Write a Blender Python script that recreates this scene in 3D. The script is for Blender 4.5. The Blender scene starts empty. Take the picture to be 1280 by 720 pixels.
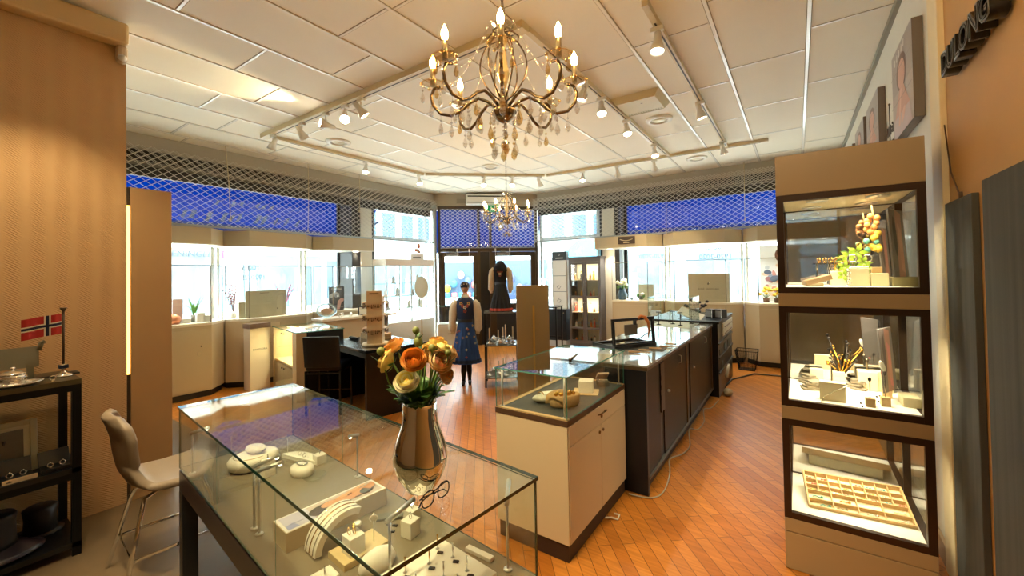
import bpy, bmesh, math, random
from mathutils import Vector, Matrix, Euler
random.seed(7)
PI = math.pi
scene = bpy.context.scene
COL = scene.collection

# ------------------------------------------------------------------ camera model (1280x720)
YAW, PITCH, ROLL, FPX, CY, EYE = .6042, .0166, -.0175, 516.3, 334.33, 1.65
_f = Vector((-math.sin(YAW)*math.cos(PITCH), math.cos(YAW)*math.cos(PITCH), math.sin(PITCH)))
_r = Vector((math.cos(YAW), math.sin(YAW), 0)); _u = _r.cross(_f)
CR = math.cos(ROLL)*_r + math.sin(ROLL)*_u
CU = -math.sin(ROLL)*_r + math.cos(ROLL)*_u
CF = _f
EYEV = Vector((0, 0, EYE))
def ray(px, py):
    return CR*((px-640)/FPX) - CU*((py-CY)/FPX) + CF
def on(ax, val, px, py):
    d = ray(px, py); return EYEV + d*((val-EYEV[ax])/d[ax])
def atx(v, px, py): return on(0, v, px, py)
def aty(v, px, py): return on(1, v, px, py)
def atz(v, px, py): return on(2, v, px, py)
def atd(depth, px, py): return EYEV + ray(px, py)*depth

# ------------------------------------------------------------------ colours and materials
def lin(h):
    h = h.lstrip('#'); out = []
    for i in (0, 2, 4):
        c = int(h[i:i+2], 16)/255
        out.append(c/12.92 if c <= .04045 else ((c+.055)/1.055)**2.4)
    return (*out, 1)
MATS = {}
def P(name, hexcol, rough=.5, metal=0., noise=.0, scale=8., bump=0., bscale=60., spec=.5, emis=None, estr=0., coat=0., trans=0., sheen=0.):
    if name in MATS: return MATS[name]
    m = bpy.data.materials.new(name); m.use_nodes = True; nt = m.node_tree
    b = nt.nodes['Principled BSDF']; c = lin(hexcol)
    b.inputs['Base Color'].default_value = c
    b.inputs['Roughness'].default_value = rough; b.inputs['Metallic'].default_value = metal
    b.inputs['Specular IOR Level'].default_value = spec
    b.inputs['Coat Weight'].default_value = coat; b.inputs['Coat Roughness'].default_value = .08
    b.inputs['Transmission Weight'].default_value = trans
    b.inputs['Sheen Weight'].default_value = sheen
    tc = nt.nodes.new('ShaderNodeTexCoord')
    n = nt.nodes.new('ShaderNodeTexNoise'); n.inputs['Scale'].default_value = scale; n.inputs['Detail'].default_value = 4
    nt.links.new(tc.outputs['Object'], n.inputs['Vector'])
    a = max(noise, .02)
    mx = nt.nodes.new('ShaderNodeMix'); mx.data_type = 'RGBA'
    mx.inputs['A'].default_value = tuple(max(0, x*(1-a)) for x in c[:3])+(1,)
    mx.inputs['B'].default_value = tuple(min(1, x*(1+a)) for x in c[:3])+(1,)
    nt.links.new(n.outputs['Fac'], mx.inputs['Factor']); nt.links.new(mx.outputs['Result'], b.inputs['Base Color'])
    if bump:
        n2 = nt.nodes.new('ShaderNodeTexNoise'); n2.inputs['Scale'].default_value = bscale; n2.inputs['Detail'].default_value = 3
        nt.links.new(tc.outputs['Object'], n2.inputs['Vector'])
        bp = nt.nodes.new('ShaderNodeBump'); bp.inputs['Strength'].default_value = bump; bp.inputs['Distance'].default_value = .01
        nt.links.new(n2.outputs['Fac'], bp.inputs['Height']); nt.links.new(bp.outputs['Normal'], b.inputs['Normal'])
    if emis:
        b.inputs['Emission Color'].default_value = lin(emis); b.inputs['Emission Strength'].default_value = estr
    MATS[name] = m; return m
def C(hexcol, rough=.6): return P('paint_'+hexcol.lstrip('#')+('_%d' % (rough*100)), hexcol, rough)
def glassmat(name, tint=(.95, .985, .97), ior=1.5, rough=0.0, boost=1.0):
    m = bpy.data.materials.new(name); m.use_nodes = True; nt = m.node_tree; nt.nodes.clear()
    o = nt.nodes.new('ShaderNodeOutputMaterial'); t = nt.nodes.new('ShaderNodeBsdfTransparent')
    g = nt.nodes.new('ShaderNodeBsdfGlossy'); fr = nt.nodes.new('ShaderNodeFresnel'); mx = nt.nodes.new('ShaderNodeMixShader')
    t.inputs['Color'].default_value = (*tint, 1); g.inputs['Roughness'].default_value = rough
    g.inputs['Color'].default_value = (boost, boost, boost, 1)
    geo = nt.nodes.new('ShaderNodeNewGeometry'); vm = nt.nodes.new('ShaderNodeMix'); vm.data_type = 'FLOAT'
    fr2 = nt.nodes.new('ShaderNodeFresnel'); fr.inputs['IOR'].default_value = ior; fr2.inputs['IOR'].default_value = 1/ior if False else ior
    # both faces of a pane reflect like its outer face
    lw = nt.nodes.new('ShaderNodeLayerWeight')
    dot = nt.nodes.new('ShaderNodeVectorMath'); dot.operation = 'DOT_PRODUCT'
    nt.links.new(geo.outputs['Incoming'], dot.inputs[0]); nt.links.new(geo.outputs['Normal'], dot.inputs[1])
    ab = nt.nodes.new('ShaderNodeMath'); ab.operation = 'ABSOLUTE'; nt.links.new(dot.outputs['Value'], ab.inputs[0])
    om = nt.nodes.new('ShaderNodeMath'); om.operation = 'SUBTRACT'; om.inputs[0].default_value = 1; nt.links.new(ab.outputs[0], om.inputs[1])
    pw = nt.nodes.new('ShaderNodeMath'); pw.operation = 'POWER'; pw.inputs[1].default_value = 5; nt.links.new(om.outputs[0], pw.inputs[0])
    f0 = ((ior-1)/(ior+1))**2
    ma = nt.nodes.new('ShaderNodeMath'); ma.operation = 'MULTIPLY_ADD'; ma.inputs[1].default_value = 1-f0; ma.inputs[2].default_value = f0
    nt.links.new(pw.outputs[0], ma.inputs[0])
    nt.links.new(ma.outputs[0], mx.inputs['Fac']); nt.links.new(t.outputs[0], mx.inputs[1]); nt.links.new(g.outputs[0], mx.inputs[2])
    nt.links.new(mx.outputs[0], o.inputs['Surface'])
    for x in (fr, fr2, vm, lw): nt.nodes.remove(x)
    MATS[name] = m; return m
def emat(name, hexcol, strength):
    if name in MATS: return MATS[name]
    m = bpy.data.materials.new(name); m.use_nodes = True; nt = m.node_tree
    b = nt.nodes['Principled BSDF']; b.inputs['Base Color'].default_value = lin(hexcol)
    b.inputs['Emission Color'].default_value = lin(hexcol); b.inputs['Emission Strength'].default_value = strength
    MATS[name] = m; return m

# ------------------------------------------------------------------ mesh builder
class MB:
    def __init__(s): s.bm = bmesh.new(); s.mi = 0; s.M = Matrix.Identity(4); s.sm = False
    def v(s, p): return s.bm.verts.new(s.M @ Vector(p))
    def f(s, vs, mi=None, sm=None):
        try: f = s.bm.faces.new(vs)
        except ValueError: return None
        f.material_index = s.mi if mi is None else mi; f.smooth = s.sm if sm is None else sm
        return f
    def box(s, x0, x1, y0, y1, z0, z1, bev=0, edge_mi=None):
        x0, x1 = min(x0, x1), max(x0, x1); y0, y1 = min(y0, y1), max(y0, y1); z0, z1 = min(z0, z1), max(z0, z1)
        vs = [s.v((x, y, z)) for z in (z0, z1) for x, y in ((x0, y0), (x1, y0), (x1, y1), (x0, y1))]
        fs = [s.f([vs[i] for i in q], sm=False) for q in ((3, 2, 1, 0), (4, 5, 6, 7), (0, 1, 5, 4), (1, 2, 6, 5), (2, 3, 7, 6), (3, 0, 4, 7))]
        if edge_mi is not None:      # the thin faces of a pane get another material
            dims = {0: x1-x0, 1: y1-y0, 2: z1-z0}; thin = min(dims, key=dims.get)
            faceax = (2, 2, 1, 0, 1, 0)
            for f, a in zip(fs, faceax):
                if a != thin: f.material_index = edge_mi
        if bev:
            es = list({e for f in fs for e in f.edges})
            bmesh.ops.bevel(s.bm, geom=es, offset=bev, segments=2, affect='EDGES', profile=.5)
        return s
    def cbox(s, c, d, bev=0, edge_mi=None):
        return s.box(c[0]-d[0]/2, c[0]+d[0]/2, c[1]-d[1]/2, c[1]+d[1]/2, c[2]-d[2]/2, c[2]+d[2]/2, bev, edge_mi)
    def poly(s, pts, mi=None): return s.f([s.v(p) for p in pts], mi)
    def prism(s, pts, z0, z1, mi=None):
        n = len(pts)
        a = sum(pts[i][0]*pts[(i+1) % n][1]-pts[(i+1) % n][0]*pts[i][1] for i in range(n))
        if a < 0: pts = pts[::-1]
        lo = [s.v((p[0], p[1], z0)) for p in pts]; hi = [s.v((p[0], p[1], z1)) for p in pts]
        s.f(lo[::-1], mi, False); s.f(hi, mi, False)
        for i in range(n): s.f([lo[i], lo[(i+1) % n], hi[(i+1) % n], hi[i]], mi, False)
        return s
    def ring(s, c, ax1, ax2, r, n): return [s.v(Vector(c)+ax1*(r*math.cos(2*PI*i/n))+ax2*(r*math.sin(2*PI*i/n))) for i in range(n)]
    @staticmethod
    def frame(d):
        d = d.normalized(); a = Vector((0, 0, 1)) if abs(d.z) < .9 else Vector((1, 0, 0))
        x = d.cross(a).normalized(); return x, x.cross(d).normalized()*-1
    def cyl(s, p0, p1, r0, r1=None, n=12, caps=True, sm=True):
        p0, p1 = Vector(p0), Vector(p1); r1 = r0 if r1 is None else r1
        x = MB.frame(p1-p0)[0]; y = (p1-p0).normalized().cross(x)
        a = s.ring(p0, x, y, r0, n); b = s.ring(p1, x, y, r1, n)
        for i in range(n): s.f([a[i], a[(i+1) % n], b[(i+1) % n], b[i]], sm=sm)
        if caps: s.f(a[::-1], sm=False); s.f(b, sm=False)
        return s
    def tube(s, pts, r, n=8, caps=True, closed=False):
        pts = [Vector(p) for p in pts]; m = len(pts); rs = r if isinstance(r, (list, tuple)) else [r]*m
        rings = []; x = None
        for i in range(m):
            if closed: d = pts[(i+1) % m]-pts[i-1]
            else: d = pts[min(i+1, m-1)]-pts[max(i-1, 0)]
            if d.length < 1e-9: d = Vector((0, 0, 1))
            d.normalize()
            if x is None: x = MB.frame(d)[0]
            else:
                x = x-d*x.dot(d)
                x = x.normalized() if x.length > 1e-6 else MB.frame(d)[0]
            y = d.cross(x); rings.append(s.ring(pts[i], x, y, rs[i], n))
        for i in range(m if closed else m-1):
            a, b = rings[i], rings[(i+1) % m]
            for k in range(n): s.f([a[k], a[(k+1) % n], b[(k+1) % n], b[k]], sm=True)
        if caps and not closed: s.f(rings[0][::-1], sm=False); s.f(rings[-1], sm=False)
        return s
    def lathe(s, prof, c=(0, 0, 0), n=24, sm=True, sx=1., sy=1.):
        rings = []
        for r, z in prof:
            if r < 1e-6: rings.append([s.v((c[0], c[1], c[2]+z))])
            else: rings.append([s.v((c[0]+sx*r*math.cos(2*PI*i/n), c[1]+sy*r*math.sin(2*PI*i/n), c[2]+z)) for i in range(n)])
        for a, b in zip(rings, rings[1:]):
            for i in range(n):
                j = (i+1) % n
                if len(a) == 1 and len(b) == 1: continue
                if len(a) == 1: s.f([a[0], b[j], b[i]], sm=sm)
                elif len(b) == 1: s.f([a[i], a[j], b[0]], sm=sm)
                else: s.f([a[i], a[j], b[j], b[i]], sm=sm)
        if len(rings[0]) > 1: s.f(rings[0][::-1], sm=False)
        if len(rings[-1]) > 1: s.f(rings[-1], sm=False)
        return s
    def ball(s, c, r, n=12, m=8):
        rx, ry, rz = r if isinstance(r, (tuple, list)) else (r, r, r)
        return s.lathe([(math.sin(PI*i/m), -math.cos(PI*i/m)*rz) for i in range(m+1)], c, n, True, rx, ry)
    def torus(s, c, R, r, ax=(0, 0, 1), n=20, k=6):
        x, y = MB.frame(Vector(ax)); return s.tube([Vector(c)+x*(R*math.cos(2*PI*i/n))+y*(R*math.sin(2*PI*i/n)) for i in range(n)], r, k, closed=True)
    def surf(s, fn, nu, nv, close_u=False, th=0.):
        g = [[s.v(fn(i/(nu if close_u else nu-1), j/(nv-1))) for j in range(nv)] for i in range(nu)]
        for i in range(nu if close_u else nu-1):
            for j in range(nv-1): s.f([g[i][j], g[(i+1) % nu][j], g[(i+1) % nu][j+1], g[i][j+1]], sm=True)
        return s
    def at(s, loc=(0, 0, 0), rz=0., rx=0., ry=0., sc=1.):
        s.M = Matrix.Translation(Vector(loc)) @ Euler((rx, ry, rz)).to_matrix().to_4x4() @ Matrix.Scale(sc, 4); return s
    def build(s, name, mats, parent=None, fix=True):
        if fix: bmesh.ops.recalc_face_normals(s.bm, faces=s.bm.faces)
        me = bpy.data.meshes.new(name); s.bm.to_mesh(me); s.bm.free()
        for m in (mats if isinstance(mats, (list, tuple)) else [mats]): me.materials.append(m)
        o = bpy.data.objects.new(name, me); COL.objects.link(o)
        if parent is not None: o.parent = parent
        return o
def tag(o, label=None, cat=None, group=None, kind=None):
    if label: o['label'] = label
    if cat: o['category'] = cat
    if group: o['group'] = group
    if kind: o['kind'] = kind
    return o
def thing(name, label, cat, loc=(0, 0, 0), rz=0., group=None):
    o = bpy.data.objects.new(name, None); COL.objects.link(o); o.empty_display_size = .05
    o.location = loc; o.rotation_euler = (0, 0, rz); return tag(o, label, cat, group)
def solo(name, mb, mats, label, cat, loc=(0, 0, 0), rz=0., group=None):
    o = mb.build(name, mats); o.location = loc; o.rotation_euler = (0, 0, rz); return tag(o, label, cat, group)
def struct(name, mb, mats, parent=None):
    o = mb.build(name, mats, parent)
    if parent is None: o['kind'] = 'structure'
    return o
def dup(src, loc, rz=None, label=None, scale=None):
    def rec(o, par):
        c = o.copy(); COL.objects.link(c)
        if par: c.parent = par
        for ch in o.children: rec(ch, c)
        return c
    c = rec(src, None); c.location = loc
    if rz is not None: c.rotation_euler = (0, 0, rz)
    if scale: c.scale = (scale,)*3 if not isinstance(scale, tuple) else scale
    if label: c['label'] = label
    return c
def text(name, body, size, m, parent=None, loc=(0, 0, 0), rot=(0, 0, 0), ext=.002, align='CENTER', offset=0., bevel=0.):
    """raised or printed lettering turned into a mesh"""
    cu = bpy.data.curves.new(name, 'FONT'); cu.body = body; cu.size = size; cu.extrude = ext; cu.align_x = align; cu.align_y = 'CENTER'
    cu.resolution_u = 3; cu.offset = offset; cu.bevel_depth = bevel
    tmp = bpy.data.objects.new('tmp', cu); COL.objects.link(tmp)
    bpy.context.view_layer.update()
    me = bpy.data.meshes.new_from_object(tmp.evaluated_get(bpy.context.evaluated_depsgraph_get())); me.name = name
    me.materials.clear(); me.materials.append(m)
    bpy.data.objects.remove(tmp)
    o = bpy.data.objects.new(name, me); COL.objects.link(o); o.location = loc; o.rotation_euler = rot
    if parent is not None: o.parent = parent
    return o
def art(name, shapes, parent=None, M=None, off=.0006):
    """flat printed picture in its own x,y plane (z up out of the sheet): coloured patches of one print"""
    mb = MB(); mats = []; idx = {}
    mb.M = M or Matrix.Identity(4)
    for k, sh in enumerate(shapes):
        col = sh[-1]
        if col not in idx: idx[col] = len(mats); mats.append(C(col, .45))
        z = off*(k+1)
        if sh[0] == 'r': _, x, y, w, h, _c = sh; pts = [(x, y, z), (x+w, y, z), (x+w, y+h, z), (x, y+h, z)]
        elif sh[0] == 'e':
            _, x, y, rx, ry, a, _c = sh; pts = []
            for i in range(20):
                t = 2*PI*i/20; p, q = rx*math.cos(t), ry*math.sin(t)
                pts.append((x+p*math.cos(a)-q*math.sin(a), y+p*math.sin(a)+q*math.cos(a), z))
        else: pts = [(x, y, z) for x, y in sh[1]]
        mb.poly(pts, idx[col])
    return mb.build(name, mats, parent, fix=False)
def basis(o, x, y, z):
    return Matrix(((x[0], y[0], z[0], o[0]), (x[1], y[1], z[1], o[1]), (x[2], y[2], z[2], o[2]), (0, 0, 0, 1)))

def smooth(pts, n=6):
    """Catmull-Rom through the points"""
    pts = [Vector(p) for p in pts]; out = []
    for i in range(len(pts)-1):
        a, b, c, d = pts[max(i-1, 0)], pts[i], pts[i+1], pts[min(i+2, len(pts)-1)]
        for k in range(n):
            t = k/n; out.append(.5*((2*b)+(c-a)*t+(2*a-5*b+4*c-d)*t*t+(3*b-a-3*c+d)*t**3))
    return out+[pts[-1]]
# ------------------------------------------------------------------ materials
GLASS = glassmat('clear_glass', (.95, .975, .96), 1.4)
GLASSTOP = glassmat('table_glass', (.93, .965, .945), 1.42)
PANE = glassmat('window_glass', (.97, .985, .99))
EDGE = P('glass_edge', '#0f3a2c', .12, spec=.8)
EDGEL = P('glass_edge_bright', '#4f8f7c', .12, spec=.8)
CREAM = P('cream_laminate', '#c9b795', .42, noise=.02, scale=3)
BEIGE = P('beige_laminate', '#b9a888', .45, noise=.02, scale=3)
TOWERM = P('taupe_lacquer', '#a08a68', .4, noise=.02, scale=2)
BRONZE = P('bronze_aluminium', '#3d2c20', .38, .55)
DKBROWN = P('dark_brown_plinth', '#33231b', .5)
BLACKM = P('black_metal', '#121417', .35, .6)
BLACK = P('black_laminate', '#0d0f12', .3, noise=.05)
BLACKW = P('black_stained_wood', '#0e0d0e', .32, noise=.2, scale=14)
NAVY = P('dark_navy_laminate', '#08111b', .35)
WALNUT = P('brushed_brown_door', '#1c150f', .36, .0, noise=.2, scale=5, spec=.2)
STEEL = P('brushed_steel', '#d2cfc5', .28, .7, noise=.05)
CHROME = P('chrome', '#e6e4de', .05, 1.)
SILVER = P('silver', '#e6e2d8', .2, .8)
GOLD = P('gold', '#d9a441', .2, 1.)
BRASS = P('aged_brass', '#8f7f68', .2, .95, noise=.15, scale=30)
WHITE = P('white_paint', '#e9e6dc', .45)
WHITEM = P('white_metal', '#e8e4d8', .35)
PADDED = P('cream_display_leather', '#f3e9d6', .55, bump=.05, bscale=200)
PADW = P('white_display_leather', '#efe8d6', .5, bump=.03, bscale=200)
GREYF = P('grey_case_floor', '#80725a', .6, noise=.05)
TAUPE = P('taupe_leather', '#8a7a66', .5, noise=.08, bump=.05, bscale=140)
BLUECLOTH = None
GREEN = P('leaf_green', '#3d6b28', .5, noise=.3, scale=20)
GREENL = P('lime_green', '#8fae2d', .5, noise=.25, scale=25)
ORANGE = P('orange_petal', '#ffb45e', .55, noise=.25, scale=40)
PEACH = P('peach_petal', '#ffcf94', .55, noise=.25, scale=40)
YELLOW = P('yellow_petal', '#fbe794', .55, noise=.15, scale=40)
IVORY = P('ivory_petal', '#fff9dc', .55, noise=.1, scale=40)
CREAMW = P('cream_wood', '#d9bf8b', .5, noise=.12, scale=18)
LWOOD = P('light_wood', '#c9a873', .5, noise=.2, scale=22)
BASKET = P('wicker', '#b08b57', .7, noise=.3, scale=60, bump=.6, bscale=160)
GREYWOOD = P('grey_painted_wood', '#5a5553', .5, noise=.06)
PEARL = P('pearl', '#f3ecdd', .2, spec=.8)
CRYSTAL = glassmat('crystal', (.97, .96, .93), 3.4)
CRYSTALY = glassmat('amber_crystal', (.95, .80, .50), 3.4)
BULB = emat('candle_bulb', '#ffcf80', 75)
LAMPF = emat('spot_face', '#fff0d2', 12)
DOWN = emat('downlight_face', '#fff1d0', 8)
STRIP = emat('led_strip', '#ffc45a', 2.2)
SKIN = '#d9a588'
def mats_floor():
    m = bpy.data.materials.new('oak_strip_floor'); m.use_nodes = True; nt = m.node_tree; b = nt.nodes['Principled BSDF']
    tc = nt.nodes.new('ShaderNodeTexCoord'); mp = nt.nodes.new('ShaderNodeMapping'); mp.inputs['Rotation'].default_value = (0, 0, math.radians(51))
    br = nt.nodes.new('ShaderNodeTexBrick'); br.offset = .37; br.inputs['Scale'].default_value = 1
    br.inputs['Brick Width'].default_value = .62; br.inputs['Row Height'].default_value = .076; br.inputs['Mortar Size'].default_value = .0016
    br.inputs['Mortar Smooth'].default_value = .1; br.inputs['Bias'].default_value = 0
    br.inputs['Color1'].default_value = lin('#b06a22'); br.inputs['Color2'].default_value = lin('#c98336'); br.inputs['Mortar'].default_value = lin('#3c2412')
    nz = nt.nodes.new('ShaderNodeTexNoise'); nz.inputs['Scale'].default_value = 4; nz.inputs['Detail'].default_value = 6
    mp2 = nt.nodes.new('ShaderNodeMapping'); mp2.inputs['Rotation'].default_value = (0, 0, math.radians(51)); mp2.inputs['Scale'].default_value = (1.2, 14, 1)
    mx = nt.nodes.new('ShaderNodeMix'); mx.data_type = 'RGBA'; mx.blend_type = 'MULTIPLY'; mx.inputs['Factor'].default_value = .55
    cr = nt.nodes.new('ShaderNodeValToRGB'); cr.color_ramp.elements[0].position = .3; cr.color_ramp.elements[0].color = (.52, .45, .4, 1); cr.color_ramp.elements[1].position = .7; cr.color_ramp.elements[1].color = (1.15, 1.1, 1.05, 1)
    L = nt.links.new
    L(tc.outputs['Object'], mp.inputs[0]); L(mp.outputs[0], br.inputs['Vector']); L(tc.outputs['Object'], mp2.inputs[0]); L(mp2.outputs[0], nz.inputs['Vector'])
    L(nz.outputs['Fac'], cr.inputs[0]); L(br.outputs['Color'], mx.inputs['A']); L(cr.outputs[0], mx.inputs['B']); L(mx.outputs['Result'], b.inputs['Base Color'])
    b.inputs['Roughness'].default_value = .34; b.inputs['Specular IOR Level'].default_value = .32
    bp = nt.nodes.new('ShaderNodeBump'); bp.inputs['Strength'].default_value = .25; bp.inputs['Distance'].default_value = .004
    iv = nt.nodes.new('ShaderNodeMath'); iv.operation = 'SUBTRACT'; iv.inputs[0].default_value = 1; L(br.outputs['Fac'], iv.inputs[1])
    L(iv.outputs[0], bp.inputs['Height']); L(bp.outputs[0], b.inputs['Normal'])
    return m
FLOORM = mats_floor()
VINYL = P('grey_brown_vinyl', '#6f5d44', .45, noise=.35, scale=3.2)
CEILM = P('ceiling_tile', '#f1ead8', .8, noise=.03, scale=2)
TBAR = P('ceiling_grid', '#fbf7ec', .22)
WALLW = P('white_wall', '#ddd8c8', .6)
BAND = P('grey_beige_wall', '#b3ab97', .7)
def wall_texture():
    m = bpy.data.materials.new('woven_wallpaper'); m.use_nodes = True; nt = m.node_tree; b = nt.nodes['Principled BSDF']; L = nt.links.new
    b.inputs['Base Color'].default_value = lin('#cfa877'); b.inputs['Roughness'].default_value = .7
    tc = nt.nodes.new('ShaderNodeTexCoord'); sp = nt.nodes.new('ShaderNodeSeparateXYZ'); L(tc.outputs['Object'], sp.inputs[0])
    def mth(op, a, bb):
        n = nt.nodes.new('ShaderNodeMath'); n.operation = op
        for i, x in enumerate((a, bb)):
            if x is None: continue
            if isinstance(x, (int, float)): n.inputs[i].default_value = x
            else: L(x, n.inputs[i])
        return n.outputs[0]
    # zig-zag of slanted ridges in vertical bands
    band = mth('PINGPONG', sp.outputs['Y'], .055)
    ph = mth('ADD', mth('MULTIPLY', sp.outputs['Z'], 420.), mth('MULTIPLY', sp.outputs['Y'], 300.))
    s1 = mth('SINE', ph, None)
    amp = mth('SINE', mth('MULTIPLY', sp.outputs['Y'], 57.), None)
    h = mth('MULTIPLY', s1, mth('ADD', mth('MULTIPLY', amp, .5), .5))
    bp = nt.nodes.new('ShaderNodeBump'); bp.inputs['Strength'].default_value = .5; bp.inputs['Distance'].default_value = .004
    L(h, bp.inputs['Height']); L(bp.outputs[0], b.inputs['Normal'])
    return m
WOVEN = wall_texture()
def fabric_panel():
    m = bpy.data.materials.new('blue_grey_fabric'); m.use_nodes = True; nt = m.node_tree; b = nt.nodes['Principled BSDF']; L = nt.links.new
    b.inputs['Roughness'].default_value = .85
    tc = nt.nodes.new('ShaderNodeTexCoord'); mp = nt.nodes.new('ShaderNodeMapping'); mp.inputs['Scale'].default_value = (1, 22, .5)
    n = nt.nodes.new('ShaderNodeTexNoise'); n.inputs['Scale'].default_value = 1.2; n.inputs['Detail'].default_value = 3
    cr = nt.nodes.new('ShaderNodeValToRGB'); cr.color_ramp.elements[0].color = lin('#2b2c2c'); cr.color_ramp.elements[1].color = lin('#55554e')
    L(tc.outputs['Object'], mp.inputs[0]); L(mp.outputs[0], n.inputs['Vector']); L(n.outputs['Fac'], cr.inputs[0]); L(cr.outputs[0], b.inputs['Base Color'])
    n2 = nt.nodes.new('ShaderNodeTexNoise'); n2.inputs['Scale'].default_value = 260; L(tc.outputs['Object'], n2.inputs['Vector'])
    bp = nt.nodes.new('ShaderNodeBump'); bp.inputs['Strength'].default_value = .3; bp.inputs['Distance'].default_value = .003
    L(n2.outputs['Fac'], bp.inputs['Height']); L(bp.outputs[0], b.inputs['Normal'])
    return m
FABRICP = fabric_panel()
def awning_mat():
    m = bpy.data.materials.new('blue_awning_cloth'); m.use_nodes = True; nt = m.node_tree; nt.nodes.clear(); L = nt.links.new
    o = nt.nodes.new('ShaderNodeOutputMaterial'); d = nt.nodes.new('ShaderNodeBsdfDiffuse'); t = nt.nodes.new('ShaderNodeBsdfTranslucent'); mx = nt.nodes.new('ShaderNodeMixShader')
    n = nt.nodes.new('ShaderNodeTexNoise'); n.inputs['Scale'].default_value = 2; tc = nt.nodes.new('ShaderNodeTexCoord'); L(tc.outputs['Object'], n.inputs['Vector'])
    cr = nt.nodes.new('ShaderNodeValToRGB'); cr.color_ramp.elements[0].color = lin('#00307a'); cr.color_ramp.elements[1].color = lin('#003c8a')
    L(n.outputs['Fac'], cr.inputs[0])
    for x in (d, t): L(cr.outputs[0], x.inputs['Color'])
    mx.inputs['Fac'].default_value = .6
    L(d.outputs[0], mx.inputs[1]); L(t.outputs[0], mx.inputs[2]); L(mx.outputs[0], o.inputs['Surface'])
    return m
AWNING = awning_mat()
# ------------------------------------------------------------------ setting
CE = 3.57
PA, PB = Vector((-6.85, 7.0)), Vector((-5.18, 8.5))          # the chamfered corner with the doors
dD = (PB-PA).normalized(); nD = Vector((-dD.y, dD.x)); DL = (PB-PA).length
DANG = math.atan2(dD.y, dD.x)
mb = MB(); mb.prism([(-7.65, -2.5), (.8, -2.5), (.8, 9.05), (-5.1, 9.05), (-5.1, 8.6), (-6.85, 7.02), (-7.65, 7.02)], -.12, 0)
struct('floor', mb, FLOORM)
mb = MB(); mb.prism([(-7.2, -2.5), (.66, -2.5), (.66, .55), (-1.2, .55), (-1.2, 1.75), (-7.2, 1.75)], 0, .004)
struct('floor_vinyl', mb, VINYL)
mb = MB(); mb.prism([(-7.7, -2.5), (.8, -2.5), (.8, 9.05), (-5.4, 9.05), (-7.7, 7.1)], CE, CE+.12)
struct('ceiling', mb, CEILM)
# exposed ceiling grid
mb = MB(); k = 0
tx = [.12-.62*i for i in range(13)]
for x in tx:
    yend = 8.45 if x > -5.2 else 8.4-(-5.2-x)*.9
    mb.mi = 0; mb.box(x-.012, x+.012, -2.5, yend, CE-.008, CE+.002); mb.mi = 1; mb.box(x-.018, x+.018, -2.5, yend, CE-.0015, CE+.002)
offs = [4.05, 4.42, 3.50, 3.62, 3.15, 3.12, 3.45, 2.87, 3.3, 3.0, 3.4, 3.1, 3.3]
edges = [.65]+tx
for i, o in enumerate(offs):
    xa, xb = edges[i], edges[i+1] if i+1 < len(edges) else -7
    for q in range(-6, 6):
        y = o+1.197*q
        if -2.4 < y < (8.4 if xb > -5.2 else 8.3-(-5.2-xb)*.9): mb.mi = 0; mb.box(xb+.022, xa-.022, y-.009, y+.009, CE-.005, CE+.002); mb.mi = 1; mb.box(xb+.0225, xa-.0225, y-.015, y+.015, CE-.001, CE+.002)
struct('trim_1', mb, [TBAR, P('groove_shade', '#a4977c', .8)])  # darker strips beside the bars paint the shadow lines of the tile edges
mb = MB(); mb.box(.65, .8, -2.5, 9.05, 0, CE); struct('wall_right', mb, WALLW)
mb = MB(); mb.box(.625, .65, -2.5, 2.89, 0, CE); struct('wall_right_panel', mb, P('amber_wall_paint', '#b98d52', .55, noise=.06, scale=5, bump=.04, bscale=120))
mb = MB(); mb.box(.60, .65, 2.89, 2.94, 0, CE, .004); mb.box(.628, .65, 2.94, 3.2, 0, CE); struct('trim_2', mb, P('cream_trim', '#e2cfa6', .5))
mb = MB(); mb.box(.60, .625, -2.5, 2.89, 0, .14, .004); mb.box(.63, .65, 3.2, 8.3, 0, .12, .004); struct('baseboard_right', mb, P('tan_baseboard', '#9c8460', .45))
mb = MB(); mb.box(.62, .65, 3.2, 8.45, CE-.05, CE-.002); struct('trim_3', mb, P('grey_ceiling_trim', '#8c8674', .6))  # grey-beige trim along the top of the white wall
mb = MB(); mb.box(-4.5, .8, -2.62, -2.5, 0, CE); struct('wall_back', mb, P('tan_wall', '#b99a6c', .6))
mb = MB(); mb.box(-4.4, -4.14, -2.5, .907, 0, CE-.0); struct('wall_left', mb, WOVEN)
mb = MB(); mb.box(-7.6, -4.4, .78, .907, 0, CE); struct('wall_left_return', mb, BAND)
mb = MB(); mb.box(-4.14, -4.02, -1.5, .9, 3.39, 3.55, .02); struct('trim_4', mb, P('cornice_cream', '#d8bd8c', .5))
# ---- left street front (runs away from the camera), right street front, door corner
DKF = P('dark_window_frame', '#2a2620', .4, .3)
BRF = P('brown_door_frame', '#4a3c2c', .4, .4)
mb = MB(); mb.box(-7.7, -7.0, .907, 6.95, 3.37, CE); mb.box(-7.7, -7.62, .907, 6.95, -.12, .5); struct('wall_street_left', mb, BAND)
mb = MB(); mb.box(-5.1, .65, 8.5, 9.05, 3.37, CE); mb.box(-5.1, .65, 8.97, 9.05, -.12, .5); struct('wall_street_rear', mb, BAND)
mb = MB(); mb.box(-7.11, -7.05, .907, 6.9, 3.03, 3.37); mb.box(-7.62, -7.111, .907, 6.9, 3.35, 3.37); struct('lintel_left', mb, DKF)
mb = MB(); mb.box(-5.1, .65, 8.52, 8.57, 3.04, 3.37); mb.box(-5.1, .65, 8.571, 8.98, 3.35, 3.37); struct('lintel_rear', mb, DKF)
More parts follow.
